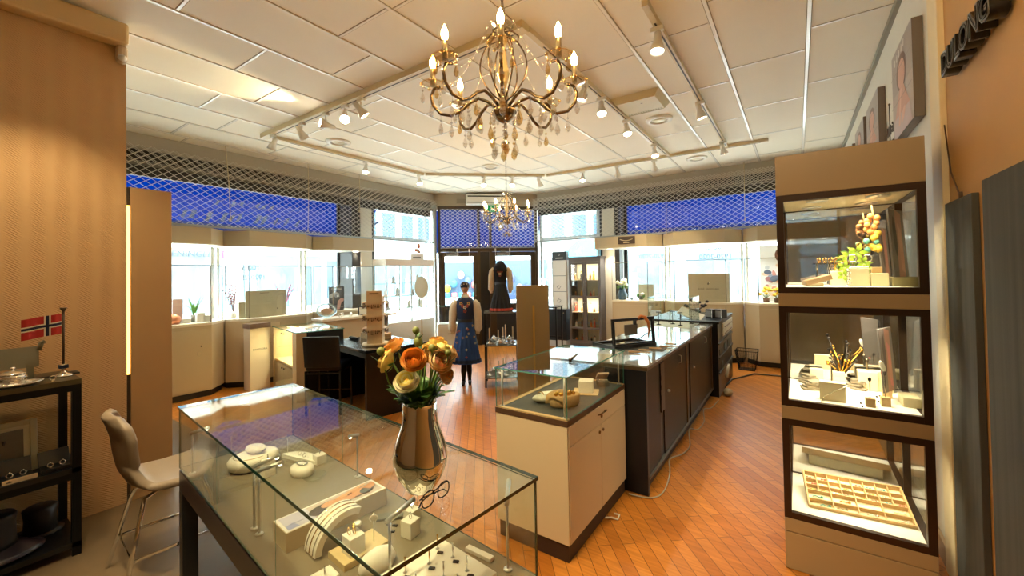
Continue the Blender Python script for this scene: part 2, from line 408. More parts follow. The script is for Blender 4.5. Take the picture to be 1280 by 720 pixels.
mb = MB(); mb.cyl((-7.0, .92, 3.185), (-7.0, 6.9, 3.185), .033); struct('trim_5', mb, P('grey_roller_tube', '#777266', .45))
mb = MB(); mb.cyl((-5.1, 8.46, 3.2), (.64, 8.46, 3.2), .033); struct('trim_6', mb, MATS['grey_roller_tube'])
def frame_wall(name, o, x, L, z0, z1, posts, rails, fm, w=.05, d=.06, pane=True):
    """window: a pane with posts and rails around it"""
    z = Vector((0, 0, 1)); y = z.cross(x)
    M = basis((*o, 0), x, y, z)
    mb = MB(); mb.M = M
    mb.box(0, L, -.004, .004, z0, z1)
    g = struct(name, mb, PANE)
    f = MB(); f.M = M
    for p in posts: f.box(p-w/2, p+w/2, -d/2, d/2, z0, z1)
    for r in rails: f.box(0, L, -d/2+.002, d/2-.002, r-w/2, r+w/2)
    f.build('frame', fm, g)
    return g
X1, Y1 = Vector((1, 0, 0)), Vector((0, 1, 0))
LF = P('pale_window_frame', '#b9c3c6', .35, .3)
yA = atx(-7.3, 435, 300).y; yB = atx(-7.3, 444, 300).y; yC = atx(-7.3, 458, 300).y
frame_wall('window_1', (-7.58, .92), Y1, yA-.92, .5, 3.36, (.03, yA-.95), (.53, 3.33), DKF)
frame_wall('window_2', (-7.2, yC+.05), Y1, 6.92-yC-.05, .5, 3.36, (.03, 6.85-yC-.05), (.53, 2.48, 3.33), LF)
mb = MB(); mb.box(-7.55, -7.12, yB, yC, 0, 3.37); struct('pillar_left', mb, WALLW)
mb = MB(); mb.box(-7.57, -7.13, yA-.03, yB-.002, 0, 3.3); mb.box(-7.5, -7.14, yC+.002, yC+.07, 0, 3.3); struct('trim_7', mb, DKF)
xa = aty(8.6, 754, 300).x; xb = aty(8.6, 769, 300).x
frame_wall('window_3', (-5.1, 8.62), X1, xa-.06+5.1, .5, 3.36, (.03, xa-.12+5.1), (.53, 2.48, 3.33), LF)
frame_wall('window_4', (xb+.1, 8.93), X1, .65-xb-.1, .5, 3.36, (.03, .6-xb-.1), (.53, 3.33), DKF)
mb = MB(); mb.box(xa, xb, 8.55, 8.95, 0, 3.37); struct('pillar_rear', mb, WALLW)
mb = MB(); mb.box(xa-.06, xa-.002, 8.57, 8.9, 0, 3.3); mb.box(xb+.002, xb+.1, 8.57, 8.97, 0, 3.3); struct('trim_8', mb, DKF)
# corner posts
def dpt(s, t=0.): return PA+dD*s+nD*t
mb = MB()
for q in ((-6.98, 6.93), (-5.22, 8.62)): mb.box(q[0]-.04, q[0]+.04, q[1]-.04, q[1]+.04, 0, 3.3, .004)
struct('trim_9', mb, P('pale_post', '#cfd2cc', .4, .2))
# door corner: header wall, transom, two glazed doors
MD = Matrix.Translation((PA.x, PA.y, 0)) @ Matrix.Rotation(DANG, 4, 'Z')      # local x along the doors, -y towards the room
mb = MB(); mb.M = MD; mb.box(-.06, DL+.06, .02, .25, 3.265, CE); mb.box(-.5, -.061, .06, .25, 3.2, CE); mb.box(DL+.061, DL+.5, .06, .25, 3.2, CE); struct('wall_over_doors', mb, P('wall_over_doors_paint', '#b7ae9a', .7))
mb = MB(); mb.M = MD; mb.box(.9, .92, -.02, .1, 2.2, 3.2)
for a, b, z0, z1 in ((-.06, 2.3, 3.2, 3.27), (-.06, 2.3, 2.2, 2.28), (-.06, -.0, 0, 3.2), (.86, .92, 0, 3.2), (1.14, 1.2, 0, 3.2), (2.24, 2.3, 0, 3.2)): mb.box(a, b, -.03, .1, z0, z1)
struct('trim_10', mb, BRF)
mb = MB(); mb.M = MD; mb.box(.92, 1.14, .02, .06, 0, 2.2); struct('trim_11', mb, P('dark_door_infill', '#191b20', .4))
mb = MB(); mb.M = MD; mb.box(0, 2.24, .04, .048, 2.28, 3.2); struct('window_5', mb, PANE)
for nm, a, b, hx in (('door_1', 0., .86, .8), ('door_2', 1.2, 2.24, 1.27)):
    mb = MB(); mb.M = MD
    for q in ((a, a+.09, 0, 2.19), (b-.11, b, 0, 2.19), (a+.09, b-.11, 2.09, 2.19), (a+.09, b-.11, 0, .1), (a+.09, b-.11, .86, .96)): mb.box(q[0], q[1], .0, .05, q[2], q[3], .004)
    d_ = struct(nm, mb, BRF)
    g = MB(); g.M = MD; g.box(a+.09, b-.11, .02, .028, .96, 2.09); g.build('pane', PANE, d_)
    g = MB(); g.M = MD; g.box(a+.09, b-.11, .015, .04, .1, .86); g.build('panel', P('door_kick_panel', '#23262a', .4), d_)
    g = MB(); g.M = MD; g.box(hx-.015, hx+.015, -.05, -.03, 1.15, 1.45, .006); g.box(hx-.01, hx+.01, -.03, 0, 1.2, 1.22); g.box(hx-.01, hx+.01, -.03, 0, 1.38, 1.4); g.build('handle', BRASS, d_)
    g = MB(); g.M = MD; g.box(a+.12, a+.42, -.05, 0, 2.11, 2.17, .006); g.tube([(a+.4, -.03, 2.17), (a+.3, -.1, 2.19), (a+.2, -.02, 2.2)], .01, 6); g.build('closer', P('grey_closer', '#8d8b83', .4, .5), d_)
# hooks hanging from the transom
for i, s in enumerate((.38, .66, 1.28, 1.62)):
    t = MB(); t.M = MD; t.tube([(s, -.06, 2.26), (s, -.06, 2.12), (s, -.075, 2.09), (s, -.06, 2.06)], .006, 6); t.box(s-.015, s+.015, -.065, -.03, 2.2, 2.27)
    solo('hanging_hook', t, P('pale_hook', '#d8d3c4', .4, .4), ['leftmost pale hook hanging from the beam over the glazed doors', 'pale hook on the beam above the left door, next to the centre post', 'pale hook on the beam just past the centre post', 'rightmost pale hook hanging over the right glazed door'][i], 'hook', group='hooks on the door beam')
# ---- roller grilles: diamond lattice curtains
GRM = P('galvanised_lattice', '#d6d1c3', .45, .25)
def lattice(mb, L, h, dx=.12, dz=.082, r=.0041):
    sl = dz/dx
    c = -h
    for sgn in (1, -1):
        n0 = int(-h/dz)-1; n1 = int((L*sl+h)/dz)+2
        for i in range(n0, n1):
            # line z = sgn*sl*x + b
            b = -i*dz if sgn > 0 else i*dz
            pts = []
            x0, x1 = 0., L
            za, zb = sgn*sl*x0+b, sgn*sl*x1+b
            ts = [0., 1.]
            if abs(zb-za) > 1e-9:
                ta, tb = (0-za)/(zb-za), (h-za)/(zb-za)
                lo, hi = max(0, min(ta, tb)), min(1, max(ta, tb))
            else: lo, hi = 0, 1
            if hi-lo < 1e-4: continue
            p = Vector((x0+(x1-x0)*lo, sgn*.003, za+(zb-za)*lo)); q = Vector((x0+(x1-x0)*hi, sgn*.003, za+(zb-za)*hi))
            mb.cyl(p, q, r, n=4, caps=False, sm=False)
def grille(label, o, ang, L, z0, z1, rail=True):
    t = thing('roller_grille', label, 'security grille', (*o, z0), ang, 'security grilles along the shop front')
    mb = MB(); lattice(mb, L, z1-z0); mb.build('lattice', GRM, t, fix=False)
    mb = MB(); mb.box(0, L, -.012, .012, -.02, .012); mb.build('bottom_rail', P('grille_rail', '#9aa09c', .4, .5), t)
    mb = MB(); mb.M = Matrix.Translation((0, -.05, z1-z0-.24)); lattice(mb, L, .24, .12, .082, .0046); mb.build('rolled_lattice', GRM, t, fix=False)
    return t
grille('diamond lattice grille in front of the long blue awning on the left street side', (-6.96, .93), PI/2, 6.95-.93, 2.42, 3.40)
grille('diamond lattice grille in front of the blue awning on the rear street side', (-5.15, 8.40), 0, 5.78, 2.42, 3.43)
t = thing('roller_grille', 'diamond lattice grille behind the transom over the two glazed doors', 'security grille', (PA.x+.0, PA.y, 2.28), DANG, 'security grilles along the shop front')
mb = MB(); mb.M = Matrix.Translation((0, -.035, 0)); lattice(mb, 2.24, .92, .115, .08, .0045); mb.build('lattice', GRM, t, fix=False)
mb = MB(); mb.M = Matrix.Translation((0, -.035, 0)); mb.box(0, 2.24, -.01, .01, 0, .015); mb.build('bottom_rail', MATS['grille_rail'], t)
# thin pull cords from ceiling in front of the grilles
CORD = P('cream_cord', '#cbbd97', .6)
for i, (px, yt, yb) in enumerate(((282, 196, 272), (385, 206, 286), (449, 216, 262))):
    p = atx(-6.7, px, yt); q = atx(-6.7, px+(6 if i == 0 else 0), yb)
    p.z = CE
    mb = MB(); mb.tube([p, (p+q)/2+Vector((0, .01, 0)), q], .006, 5); mb.cyl(q, q+Vector((0, 0, -.05)), .01, .014)
    solo('pull_cord', mb, CORD, ['pale pull cord in front of the left grille, nearest the beige panel', 'pale pull cord in the middle of the left grille', 'pale pull cord by the white pillar of the left street side'][i], 'cord', group='pull cords of the grilles')
for i, (px, yb) in enumerate(((833, 290), (931, 272))):
    p = aty(8.3, px, 240); p.z = CE; q = aty(8.3, px, yb)
    mb = MB(); mb.tube([p, q], .006, 5); mb.cyl(q, q+Vector((0, 0, -.05)), .01, .014)
    solo('pull_cord', mb, CORD, ['pale pull cord in the middle of the rear grille', 'pale pull cord of the rear grille nearest the tall display tower'][i], 'cord', group='pull cords of the grilles')
# ---- awnings outside
def awning(label, M, L, zf=2.66, zv=2.44):
    t = thing('awning', label, 'awning', M.translation, M.to_euler().z, 'blue awnings outside the shop')
    mb = MB()
    a0, a1, b0, b1 = Vector((0, 0, 3.32)), Vector((L, 0, 3.32)), Vector((0, .95, zf)), Vector((L, .95, zf))
    dn = Vector((0, 0, -.006))
    mb.f([mb.v(a0), mb.v(a1), mb.v(b1), mb.v(b0)]); mb.f([mb.v(p+dn) for p in (a0, b0, b1, a1)])
    mb.build('cloth', AWNING, t, fix=False)
    mb = MB(); mb.box(0, L, .945, .953, zv, zf); mb.build('valance', AWNING, t)
    mb = MB(); mb.cyl((0, .95, zf), (L, .95, zf), .02); mb.cyl((.05, .05, 2.9), (.05, .95, zf-.02), .018); mb.cyl((L-.05, .05, 2.9), (L-.05, .95, zf-.02), .018); mb.build('arm_frame', P('navy_tube', '#0c2356', .5), t)
    return t
yEnd = atx(-8.7, 446, 280).y
def awn_seg(label, o, ang, L, *a): return awning(label, Matrix.Translation((*o, 0)) @ Matrix.Rotation(ang, 4, 'Z'), L, *a)
aw = awn_seg('long blue cloth awning outside the left street windows', (-7.75, -.6), PI/2, yEnd+.6)
xS = aty(10.0, 766, 280).x
ar = awn_seg('long blue cloth awning outside the rear street windows', (xS, 9.1), 0, 3.6)
ad = awn_seg('blue cloth awning outside over the two glazed doors', tuple(dpt(-.2, .3)), DANG, 2.7, 2.42, 2.24)
# printed letters on the awning, dark and out of focus (no legible word)
mb = MB()
for (px, py, w, h) in ((230, 266, 3, 10), (241, 267, 4, 11), (261, 270, 4, 12), (280, 271, 4, 12), (290, 272, 3, 11), (299, 272, 3, 11), (322, 274, 4, 12), (330, 275, 4, 12), (345, 276, 3, 11), (358, 277, 3, 11), (372, 279, 3, 11),
                       (272, 252, 3, 6), (292, 254, 3, 6), (302, 255, 3, 5), (322, 257, 3, 6), (330, 258, 3, 6), (340, 259, 3, 6)):
    # on the sloping cloth: x=-7.75-t*.95, z=3.32-.66t
    d = ray(px, py); den = d.z*.95 - .66*d.x*1.0
    tt = ((3.32-EYE)*.95 + .66*7.75 )/(d.z*.95 - .66*d.x) if abs(den) > 1e-6 else 0
    # plane: .66*(x+7.75)/.95 ... solve numerically
    lo, hi = 6., 14.
    for _ in range(50):
        mid = (lo+hi)/2; p = EYEV+d*mid; s_ = (-7.75-p.x)/.95
        if p.z < 3.32-.66*s_: lo = mid
        else: hi = mid
    p = EYEV+d*lo
    if -7.8 > p.x > -8.75 and p.y > -.5:
        ww = w*.017; hh = h*.017
        s_ = (-7.75-p.x)/.95
        mb.poly([(p.x-hh/2, p.y-ww/2, p.z-hh/2*.69-.012), (p.x-hh/2, p.y+ww/2, p.z-hh/2*.69-.012), (p.x+hh/2, p.y+ww/2, p.z+hh/2*.69-.012), (p.x+hh/2, p.y-ww/2, p.z+hh/2*.69-.012)])
mb.M = Matrix.Identity(4)
pr_ = mb.build('print', C('#10203a'), None)
pr_.parent = aw; pr_.matrix_parent_inverse = (Matrix.Translation(aw.location) @ aw.rotation_euler.to_matrix().to_4x4()).inverted(); tag(pr_, 'dark printed letters')
# ---- street outside
mb = MB(); mb.box(-60, -7.72, -40, 60, -.3, -.13); mb.box(-7.72, 60, 9.08, 60, -.3, -.13); mb.prism([(-7.72, 7.03), (-6.87, 7.03), (-5.12, 8.62), (-5.12, 9.08), (-7.72, 9.08)], -.3, -.13)
struct('street', mb, P('pale_paving', '#cfd2cf', .8, noise=.1, scale=.6))
FW = [P('pale_render', '#b0aca2', .8), P('pale_blue_render', '#9aa8ae', .8), P('grey_render', '#8c8f8e', .8)]
WIN = P('street_window', '#3f5666', .3)
AXES = {}
def building(label, o, ang, L, D, Hh, wm, floors, cols, sign=None, shopz=3.0):
    t = thing('building', label, 'building', (*o, -.13), ang, 'buildings across the street')
    mb = MB(); mb.box(0, L, 0, D, 0, Hh); mb.build('wall', wm, t)
    for fl in range(floors):
        mb = MB()
        z = 4.6+fl*2.9
        for c in range(cols):
            x = (c+.5)*L/cols; mb.box(x-.55, x+.55, -.04, .02, z, z+1.7)
        tag(mb.build('window_row', WIN, t))
    mb = MB()
    for c in range(max(2, cols//2)):
        w = L/max(2, cols//2); mb.box(c*w+.3, (c+1)*w-.3, -.06, .02, .5, shopz-.2)
    mb.build('shop_window', P('shop_window_glass', '#566670', .3, noise=.75, scale=1.1), t)
    mb = MB()
    for c in range(max(4, cols)):
        x = .3+(L-.6)*(c+random.random()*.6)/max(4, cols); h = .5+1.3*random.random(); mb.box(x, x+.3+.4*random.random(), -.12, -.062, .5, .5+h)
    mb.build('window_goods', P('window_goods', '#7a94a3', .6, noise=.6, scale=.8), t)
    mb = MB(); mb.box(.1, L-.1, -.3, 0, shopz, shopz+.75); mb.build('fascia', P('white_fascia', '#d3d6d6', .6), t)
    return t
b1 = building('pale render building across the street on the left, with a white lettered fascia', (-19, 11.6), -PI/2-.0, 16, 6, 12, FW[0], 3, 9)
b1.rotation_euler.z = PI/2; b1.location = (-19, -4.5, -.13)
b2 = building('pale blue building seen past the corner of the left street windows', (-24, 13.5), PI/2, 10, 6, 11, FW[1], 3, 6)
b3 = building('grey building straight beyond the corner doors', (-20, 25), .6, 10, 6, 12, FW[2], 3, 6)
b4 = building('pale blue building beyond the market tents', (-9, 24), .1, 11, 6, 13, FW[1], 3, 7)
b5 = building('pale render building across the rear street', (4, 22), 0, 14, 6, 12, FW[0], 3, 8)
# lettered sign on the fascia of the left building
p = atx(-18.65, 213, 317); q = atx(-18.65, 271, 317); fsz = (q.y-p.y)/4.6
fs = text('sign_lettering', 'FORENINGEN', fsz, C('#343c42'), None, (-18.66, q.y-.05, p.z), (PI/2, 0, PI/2), .02, 'RIGHT')
tag(fs, 'grey shop lettering on the white fascia across the left street', 'sign')
ft = text('sign_letter', 'T', fsz*1.35, C('#b02a52'), None, (-18.66, atx(-18.65, 279, 317).y, p.z), (PI/2, 0, PI/2), .02)
tag(ft, 'large pink letter beside the grey lettering across the left street', 'sign')
# market tents
def tent(label, o, s, m, rz):
    t = thing('market_tent', label, 'market tent', (*o, -.13), rz, 'market tents in the square')
    mb = MB(); h = 2.4
    ap = mb.v((0, 0, h+1.0)); c = [mb.v(p) for p in ((-s, -s, h), (s, -s, h), (s, s, h), (-s, s, h))]
    for i in range(4): mb.f([c[i], c[(i+1) % 4], ap])
    for i, (a, b) in enumerate((((-s, -s), (s, -s)), ((s, -s), (s, s)), ((s, s), (-s, s)), ((-s, s), (-s, -s)))):
        mb.poly([(*a, h), (*b, h), (*b, h-.3), (*a, h-.3)])
    mb.build('canopy', m, t)
    for a in ((-s, -s), (s, -s), (s, s), (-s, s)): mb = MB(); mb.cyl((*a, 0), (*a, h), .03); mb.build('pole', WHITEM, t)
tent('white market tent seen through the right glazed door', (-10.4, 15.6), 1.05, P('white_tent', '#b9c3cc', .7), .5)
tent('turquoise market tent seen through the rear corner window', (-7.2, 15.8), 1.0, P('turquoise_tent', '#2f8296', .7), .3)
# stalls/passers-by coloured goods beyond the doors
def stall(label, o, rz, cols):
    t = thing('market_stall', label, 'market stall', (*o, -.13), rz, 'market stalls in the square')
    mb = MB(); mb.box(-1.1, 1.1, -.4, .4, 0, .9); mb.build('table', P('stall_cloth', '#9fb0bb', .8), t)
    mb = MB(); mb.box(-1.1, 1.1, .35, .42, .9, 2.3); mb.build('back_board', P('stall_board', '#41566b', .7), t)
    for i in range(8):
        x = -1+.27*i; mb = MB(); z = .92+random.random()*.9
        mb.at((x, .2, z)); mb.ball((0, 0, 0), (.13, .08, .16), 10, 6); mb.build('goods', C(cols[i % len(cols)]), t)
        mb = MB(); mb.cbox((x, 0, 1.0), (.2, .3, .18), .02); mb.build('goods', C(cols[(i*3+1) % len(cols)]), t)
stall('street stall with yellow and blue goods seen through the left glazed door', (-10.6, 12.6), .75, ['#e3d21f', '#2d6b86', '#d9b49a', '#3f5c8c', '#c45a52', '#e9ecef'])
stall('street stall with dark blue goods seen through the right glazed door', (-8.2, 12.2), .6, ['#24366b', '#6d86b8', '#e9ecef', '#31406e', '#b7a3c4'])
# ---- camera, world, view
cam = bpy.data.cameras.new('camera'); co = bpy.data.objects.new('camera', cam); COL.objects.link(co); scene.camera = co
cam.sensor_width = 36; cam.lens = FPX/1280*36; cam.shift_y = -(360-CY)/1280; cam.clip_start = .02; cam.clip_end = 300
co.matrix_world = basis(EYEV, CR, CU, -CF)
w = bpy.data.worlds.new('daylight'); scene.world = w; w.use_nodes = True
nt = w.node_tree; bg = nt.nodes['Background']
tc = nt.nodes.new('ShaderNodeTexCoord'); sp = nt.nodes.new('ShaderNodeSeparateXYZ'); cr = nt.nodes.new('ShaderNodeValToRGB')
cr.color_ramp.elements[0].color = (.80, .96, 1, 1); cr.color_ramp.elements[1].color = (.90, .98, .98, 1)
nt.links.new(tc.outputs['Generated'], sp.inputs[0]); nt.links.new(sp.outputs['Z'], cr.inputs[0]); nt.links.new(cr.outputs[0], bg.inputs[0])
bg.inputs[1].default_value = 8.2
vs = scene.view_settings; vs.view_transform = 'Standard'; vs.look = 'None'; vs.exposure = 1.38; vs.gamma = 1; vs.use_curve_mapping = False
cy = scene.cycles
cy.max_bounces = 10; cy.diffuse_bounces = 4; cy.glossy_bounces = 5; cy.transmission_bounces = 6; cy.transparent_max_bounces = 40
cy.caustics_reflective = False; cy.caustics_refractive = False; cy.sample_clamp_indirect = 6; cy.use_denoising = True
try: cy.denoiser = 'OPENIMAGEDENOISE'
except Exception: pass
# ------------------------------------------------------------------ ceiling fittings
def track(label, a, b, w=.045, h=.045):
    a, b = Vector((*a, 0)), Vector((*b, 0)); L = (b-a).length; ang = math.atan2(b.y-a.y, b.x-a.x)
    t = thing('lighting_track', label, 'lighting track', (a.x, a.y, CE-h), ang, 'lighting tracks on the ceiling')
    mb = MB(); mb.box(0, L, -w/2, w/2, 0, h-.001); mb.build('rail', P('cream_track', '#d9c9a2', .45), t)
    mb = MB(); mb.box(.25, L-.1, -.006, .006, -.002, .004); mb.build('slot', P('track_slot', '#3a3226', .6), t)
track('long cream track across the ceiling, in front of the large chandelier', (-5.8, 2.64), (-1.66, 2.64), .09, .06)
track('cream track running along the left street side of the ceiling', (-5.75, 2.7), (-5.7, 5.4))
track('short diagonal cream track over the door corner', (-5.68, 5.43), (-3.98, 6.92))
track('cream track along the rear street side of the ceiling', (-3.94, 6.95), (-.3, 7.08))
track('cream track over the service counter carrying three spotlights', (-.84, 2.92), (-.84, 7.0))
track('cream track from the long cross track towards the rear windows', (-1.68, 2.7), (-1.68, 6.95))
SP = {}
def spotlight(label, base, aim, E=60, colr=(1, .81, .48), size=62):
    """one adjustable track head: adapter, yoke arm, cone-shaped head with a lit face"""
    base = Vector(base); aim = Vector(aim)
    t = thing('track_spotlight', label, 'spotlight', base, 0, 'track spotlights')
    mb = MB(); mb.box(-.05, .05, -.02, .02, -.035, 0, .004); mb.build('adapter', WHITEM, t)
    hc = Vector((0, 0, -.13)); d = (aim-(base+hc)).normalized()
    mb = MB(); mb.tube([(0, 0, -.03), (.0, .0, -.07), hc-d*.05], .011, 8); mb.build('arm', WHITEM, t)
    q = d.to_track_quat('Z', 'Y').to_matrix().to_4x4(); M = Matrix.Translation(hc) @ q
    mb = MB(); mb.M = M; mb.lathe([(.0, -.1), (.026, -.1), (.03, -.03), (.052, .03), (.058, .065), (.053, .065), (.046, .045), (0, .045)], n=16)
    mb.build('head', WHITEM, t)
    mb = MB(); mb.M = M; mb.lathe([(0, .056), (.046, .056), (.046, .05), (0, .05)], n=16); mb.build('lit_face', LAMPF, t)
    l = bpy.data.lights.new('spot_lamp', 'SPOT'); l.energy = E; l.color = colr; l.spot_size = math.radians(size); l.spot_blend = .6; l.shadow_soft_size = .05
    o = bpy.data.objects.new('spot_lamp', l); COL.objects.link(o); o.parent = t
    o.matrix_local = Matrix.Translation(hc+d*.075) @ (-d).to_track_quat('Z', 'Y').to_matrix().to_4x4()
    return t
zt = CE-.046
S = [((-5.55, 2.64), (-6.6, 2.2, .8), 'spotlight at the far left end of the long cross track'),
     ((-4.85, 2.64), (-5.2, 4.4, 1.0), 'second spotlight from the left end of the long cross track'),
     ((-4.35, 2.64), (-4.6, 1.4, 3.52), 'spotlight turned sideways in the middle of the group on the long cross track'),
     ((-3.98, 2.64), (-2.0, 1.2, .9), 'downward spotlight beside the boxy adapter on the long cross track'),
     ((-3.70, 2.64), (-2.6, 4.2, .9), 'rightmost spotlight of the group on the long cross track'),
     ((-5.72, 4.16), (-5.0, 3.4, .8), 'spotlight on the left street track in front of the white pillar'),
     ((-5.70, 5.30), (-4.6, 4.6, .8), 'spotlight on the left street track nearest the door corner'),
     ((-4.86, 6.15), (-4.0, 4.9, .8), 'left spotlight over the air conditioner'),
     ((-4.45, 6.50), (-3.7, 5.3, .8), 'middle spotlight over the air conditioner'),
     ((-4.05, 6.86), (-3.6, 7.9, 1.), 'right spotlight over the air conditioner, at the diagonal end'),
     ((-3.2, 6.97), (-2.9, 6.0, .8), 'spotlight on the rear track in front of the rear corner window'),
     ((-2.55, 7.0), (-2.7, 8.4, 1.), 'spotlight on the rear track in front of the pale rear pillar'),
     ((-1.92, 7.02), (-2.0, 8.4, 1.), 'spotlight on the rear track just beyond the end of a forward track'),
     ((-1.68, 6.17), (-1.2, 5.2, 1.), 'spotlight on the inner forward track nearest the rear windows'),
     ((-1.68, 4.97), (-1.1, 4.2, .95), 'third spotlight along the inner forward track, past the ceiling box'),
     ((-1.68, 4.17), (-1.3, 3.4, .95), 'spotlight on the inner forward track beside the ceiling box'),
     ((-1.68, 3.70), (-2.4, 3.4, .9), 'spotlight on the inner forward track closest to the large chandelier'),
     ((-.84, 3.23), (-.9, 2.9, .9), 'front spotlight on the track over the service counter'),
     ((-.84, 4.93), (.0, 5.4, 0), 'middle spotlight on the track over the service counter'),
     ((-.84, 6.65), (-.2, 7.2, .3), 'rear spotlight on the track over the service counter')]
for p, a, lb in S: spotlight(lb, (*p, CE-(.061 if p[1] == 2.64 else .046)), a, 30)
# fill spotlights and track, added out of view to light the shop's front
track('added out-of-view cream track on the ceiling above the glass display table', (-3.6, .2), (.2, .2))
for x, a, lb in ((-3.3, (-3.9, .6, 1.), 'added out-of-view spotlight turned towards the black shelf unit'), (-2.3, (-1.9, 1.0, .7), 'added out-of-view spotlight turned onto the left half of the display table'), (-1.2, (-1.2, 1.0, .7), 'added out-of-view spotlight turned onto the right half of the display table'), (-.1, (.6, 2.1, 2.2), 'added out-of-view spotlight turned onto the amber wall')):
    spotlight(lb, (x, .2, CE-.046), a, 110 if 'table' in lb else 34, (1, .79, .46), 80)

# ---- chandelier
def drop(parent, p, s=1., m=None):
    mb = MB(); mb.at(p, sc=s*1.2)
    mb.cyl((0, 0, 0), (0, 0, -.018), .0012, n=4)
    mb.lathe([(0, -.017), (.006, -.023), (0, -.031)], n=6, sm=False)
    mb.lathe([(0, -.031), (.006, -.043), (.0125, -.062), (.009, -.074), (0, -.083)], n=6, sm=False)
    return mb.build('crystal_drop', m or (CRYSTAL if random.random() < .62 else CRYSTALY), parent)
def chandelier(label, loc):
    t = thing('chandelier', label, 'chandelier', loc, .2, 'crystal chandeliers')
    R = .335
    mb = MB(); mb.lathe([(0, .165), (.02, .17), (.045, .19), (.06, .215), (.04, .24), (.018, .25), (.018, .27), (0, .27)], n=20); mb.build('bowl', BRASS, t)
    mb = MB(); mb.lathe([(.0, .26), (.024, .28), (.013, .34), (.03, .40), (.018, .46), (.012, .52), (.022, .56), (.01, .62), (0, .63)], n=14, sm=False); mb.build('stem', P('crystal_stem', '#e8d6ab', .08, .4, spec=1.), t)
    mb = MB(); mb.lathe([(.0, .60), (.03, .605), (.055, .63), (.05, .634), (.02, .615), (0, .615)], n=8, sm=False); mb.build('top_dish', CRYSTAL, t)
    mb = MB(); top = CE-loc[2]
    n = int((top-.66)/.03)
    for i in range(n):
        z = .645+.03*i; mb.M = Matrix.Translation((0, 0, z)) @ Matrix.Rotation(PI/2*(i % 2), 4, 'Z') @ Matrix.Rotation(PI/2, 4, 'X') @ Matrix.Diagonal((.6, 1, 1, 1)); mb.torus((0, 0, 0), .017, .0022, n=10, k=4)
    mb.build('chain', BRASS, t)
    mb = MB(); mb.lathe([(0, top), (.06, top), (.055, top-.02), (.012, top-.04), (0, top-.04)], n=20); mb.build('ceiling_rose', BRASS, t)
    for i in range(6):      # curled scrolls of the upper cage
        a = 2*PI*i/6+.3; mb = MB(); pts = []
        for j in range(14):
            u = j/13; r = .012+.10*math.sin(PI*u)**.8*(1 if u < .85 else .8); z = .27+.33*u
            pts.append((r*math.cos(a), r*math.sin(a), z))
        pts += [((.045)*math.cos(a), .045*math.sin(a), .60), (.075*math.cos(a), .075*math.sin(a), .575), (.07*math.cos(a), .07*math.sin(a), .545)]
        mb.tube(pts, .0042, 6); mb.build('scroll', BRASS, t)
    for i in range(8):
        a = 2*PI*(i+.5)/8
        A = thing_part('arm_joint', t)
        mb = MB(); ca, sa = math.cos(a), math.sin(a)
        prof = [(.03, .235), (.08, .27), (.12, .285), (.165, .262), (.205, .225), (.25, .205), (.30, .215), (.335, .255), (.345, .30), (.33, .335), (.30, .345)]
        pts = []
        for j in range(len(prof)-1):
            for u in (0, .5): pts.append(((prof[j][0]*(1-u)+prof[j+1][0]*u), (prof[j][1]*(1-u)+prof[j+1][1]*u)))
        pts.append(prof[-1])
        mb.tube([(r*ca, r*sa, z) for r, z in pts], .0075, 8); arm = mb.build('arm', BRASS, t)
        bpy.data.objects.remove(A)
        cx, cyy = R*ca, R*sa
        mb = MB(); mb.lathe([(0, .335), (.012, .335), (.05, .35), (.058, .362), (.05, .360), (.014, .350), (0, .350)], (cx, cyy, 0), 8, False); mb.build('drip_dish', glassmat('dish_glass', (.97, .93, .82), 2.2) if 'dish_glass' not in MATS else MATS['dish_glass'], arm)
        mb = MB(); mb.cyl((cx, cyy, .35), (cx, cyy, .43), .0125, n=12); mb.build('candle_sleeve', P('candle_sleeve', '#b0a48a', .3, .6), arm)
        mb = MB(); mb.lathe([(0, .43), (.010, .432), (.015, .452), (.0125, .472), (.005, .49), (0, .50)], (cx, cyy, 0), 10); mb.build('bulb', BULB, arm)
        for q in range(3):
            b = a+2*PI*q/3; drop(arm, (cx+.05*math.cos(b), cyy+.05*math.sin(b), .352), .85)
        drop(arm, (.25*ca, .25*sa, .2), 1.)
        mb = MB()
        for q in range(5): mb.ball((cx+.054*math.cos(q*1.257), cyy+.054*math.sin(q*1.257), .356), .009, 6, 4)
        mb.torus((cx, cyy, .356), .054, .002, n=16, k=4); mb.build('glass_beads', CRYSTALY, arm)
        for rr_, zz_ in ((.30, .215), (.345, .30), (.17, .255)): drop(arm, (rr_*ca, rr_*sa, zz_-.006), .95)
        mb = MB()
        for q in range(7): mb.ball((cx*(1-q*.13), cyy*(1-q*.13), .352-.10*math.sin(PI*q/6)+.045*q), .0075, 6, 4)
        mb.tube([(cx*(1-q*.13), cyy*(1-q*.13), .352-.10*math.sin(PI*q/6)+.045*q) for q in range(7)], .0015, 4); mb.build('crystal_garland', CRYSTAL, arm)
    for i in range(6):
        a = 2*PI*i/6; r = .055
        mb = MB()
        for j in range(5): mb.ball((r*math.cos(a), r*math.sin(a), .185-.018*j), .0055, 6, 4)
        mb.build('bead_string', CRYSTAL, t); drop(t, (r*math.cos(a), r*math.sin(a), .11), 1.15)
        drop(t, (.12*math.cos(a+.5), .12*math.sin(a+.5), .235), 1.2)
        drop(t, (.17*math.cos(a+.26), .17*math.sin(a+.26), .19), 1.)
    mb = MB()
    for j in range(4): mb.ball((0, 0, .15-.02*j), .006, 6, 4)
    mb.build('bead_string', CRYSTAL, t)
    mb = MB(); mb.ball((0, 0, .055), .02, 8, 6); mb.build('crystal_ball', CRYSTALY, t)
    return t
def thing_part(n, t):
    o = bpy.data.objects.new(n, None); COL.objects.link(o); o.parent = t; return o
pc = atd(1.95, 631, 190)
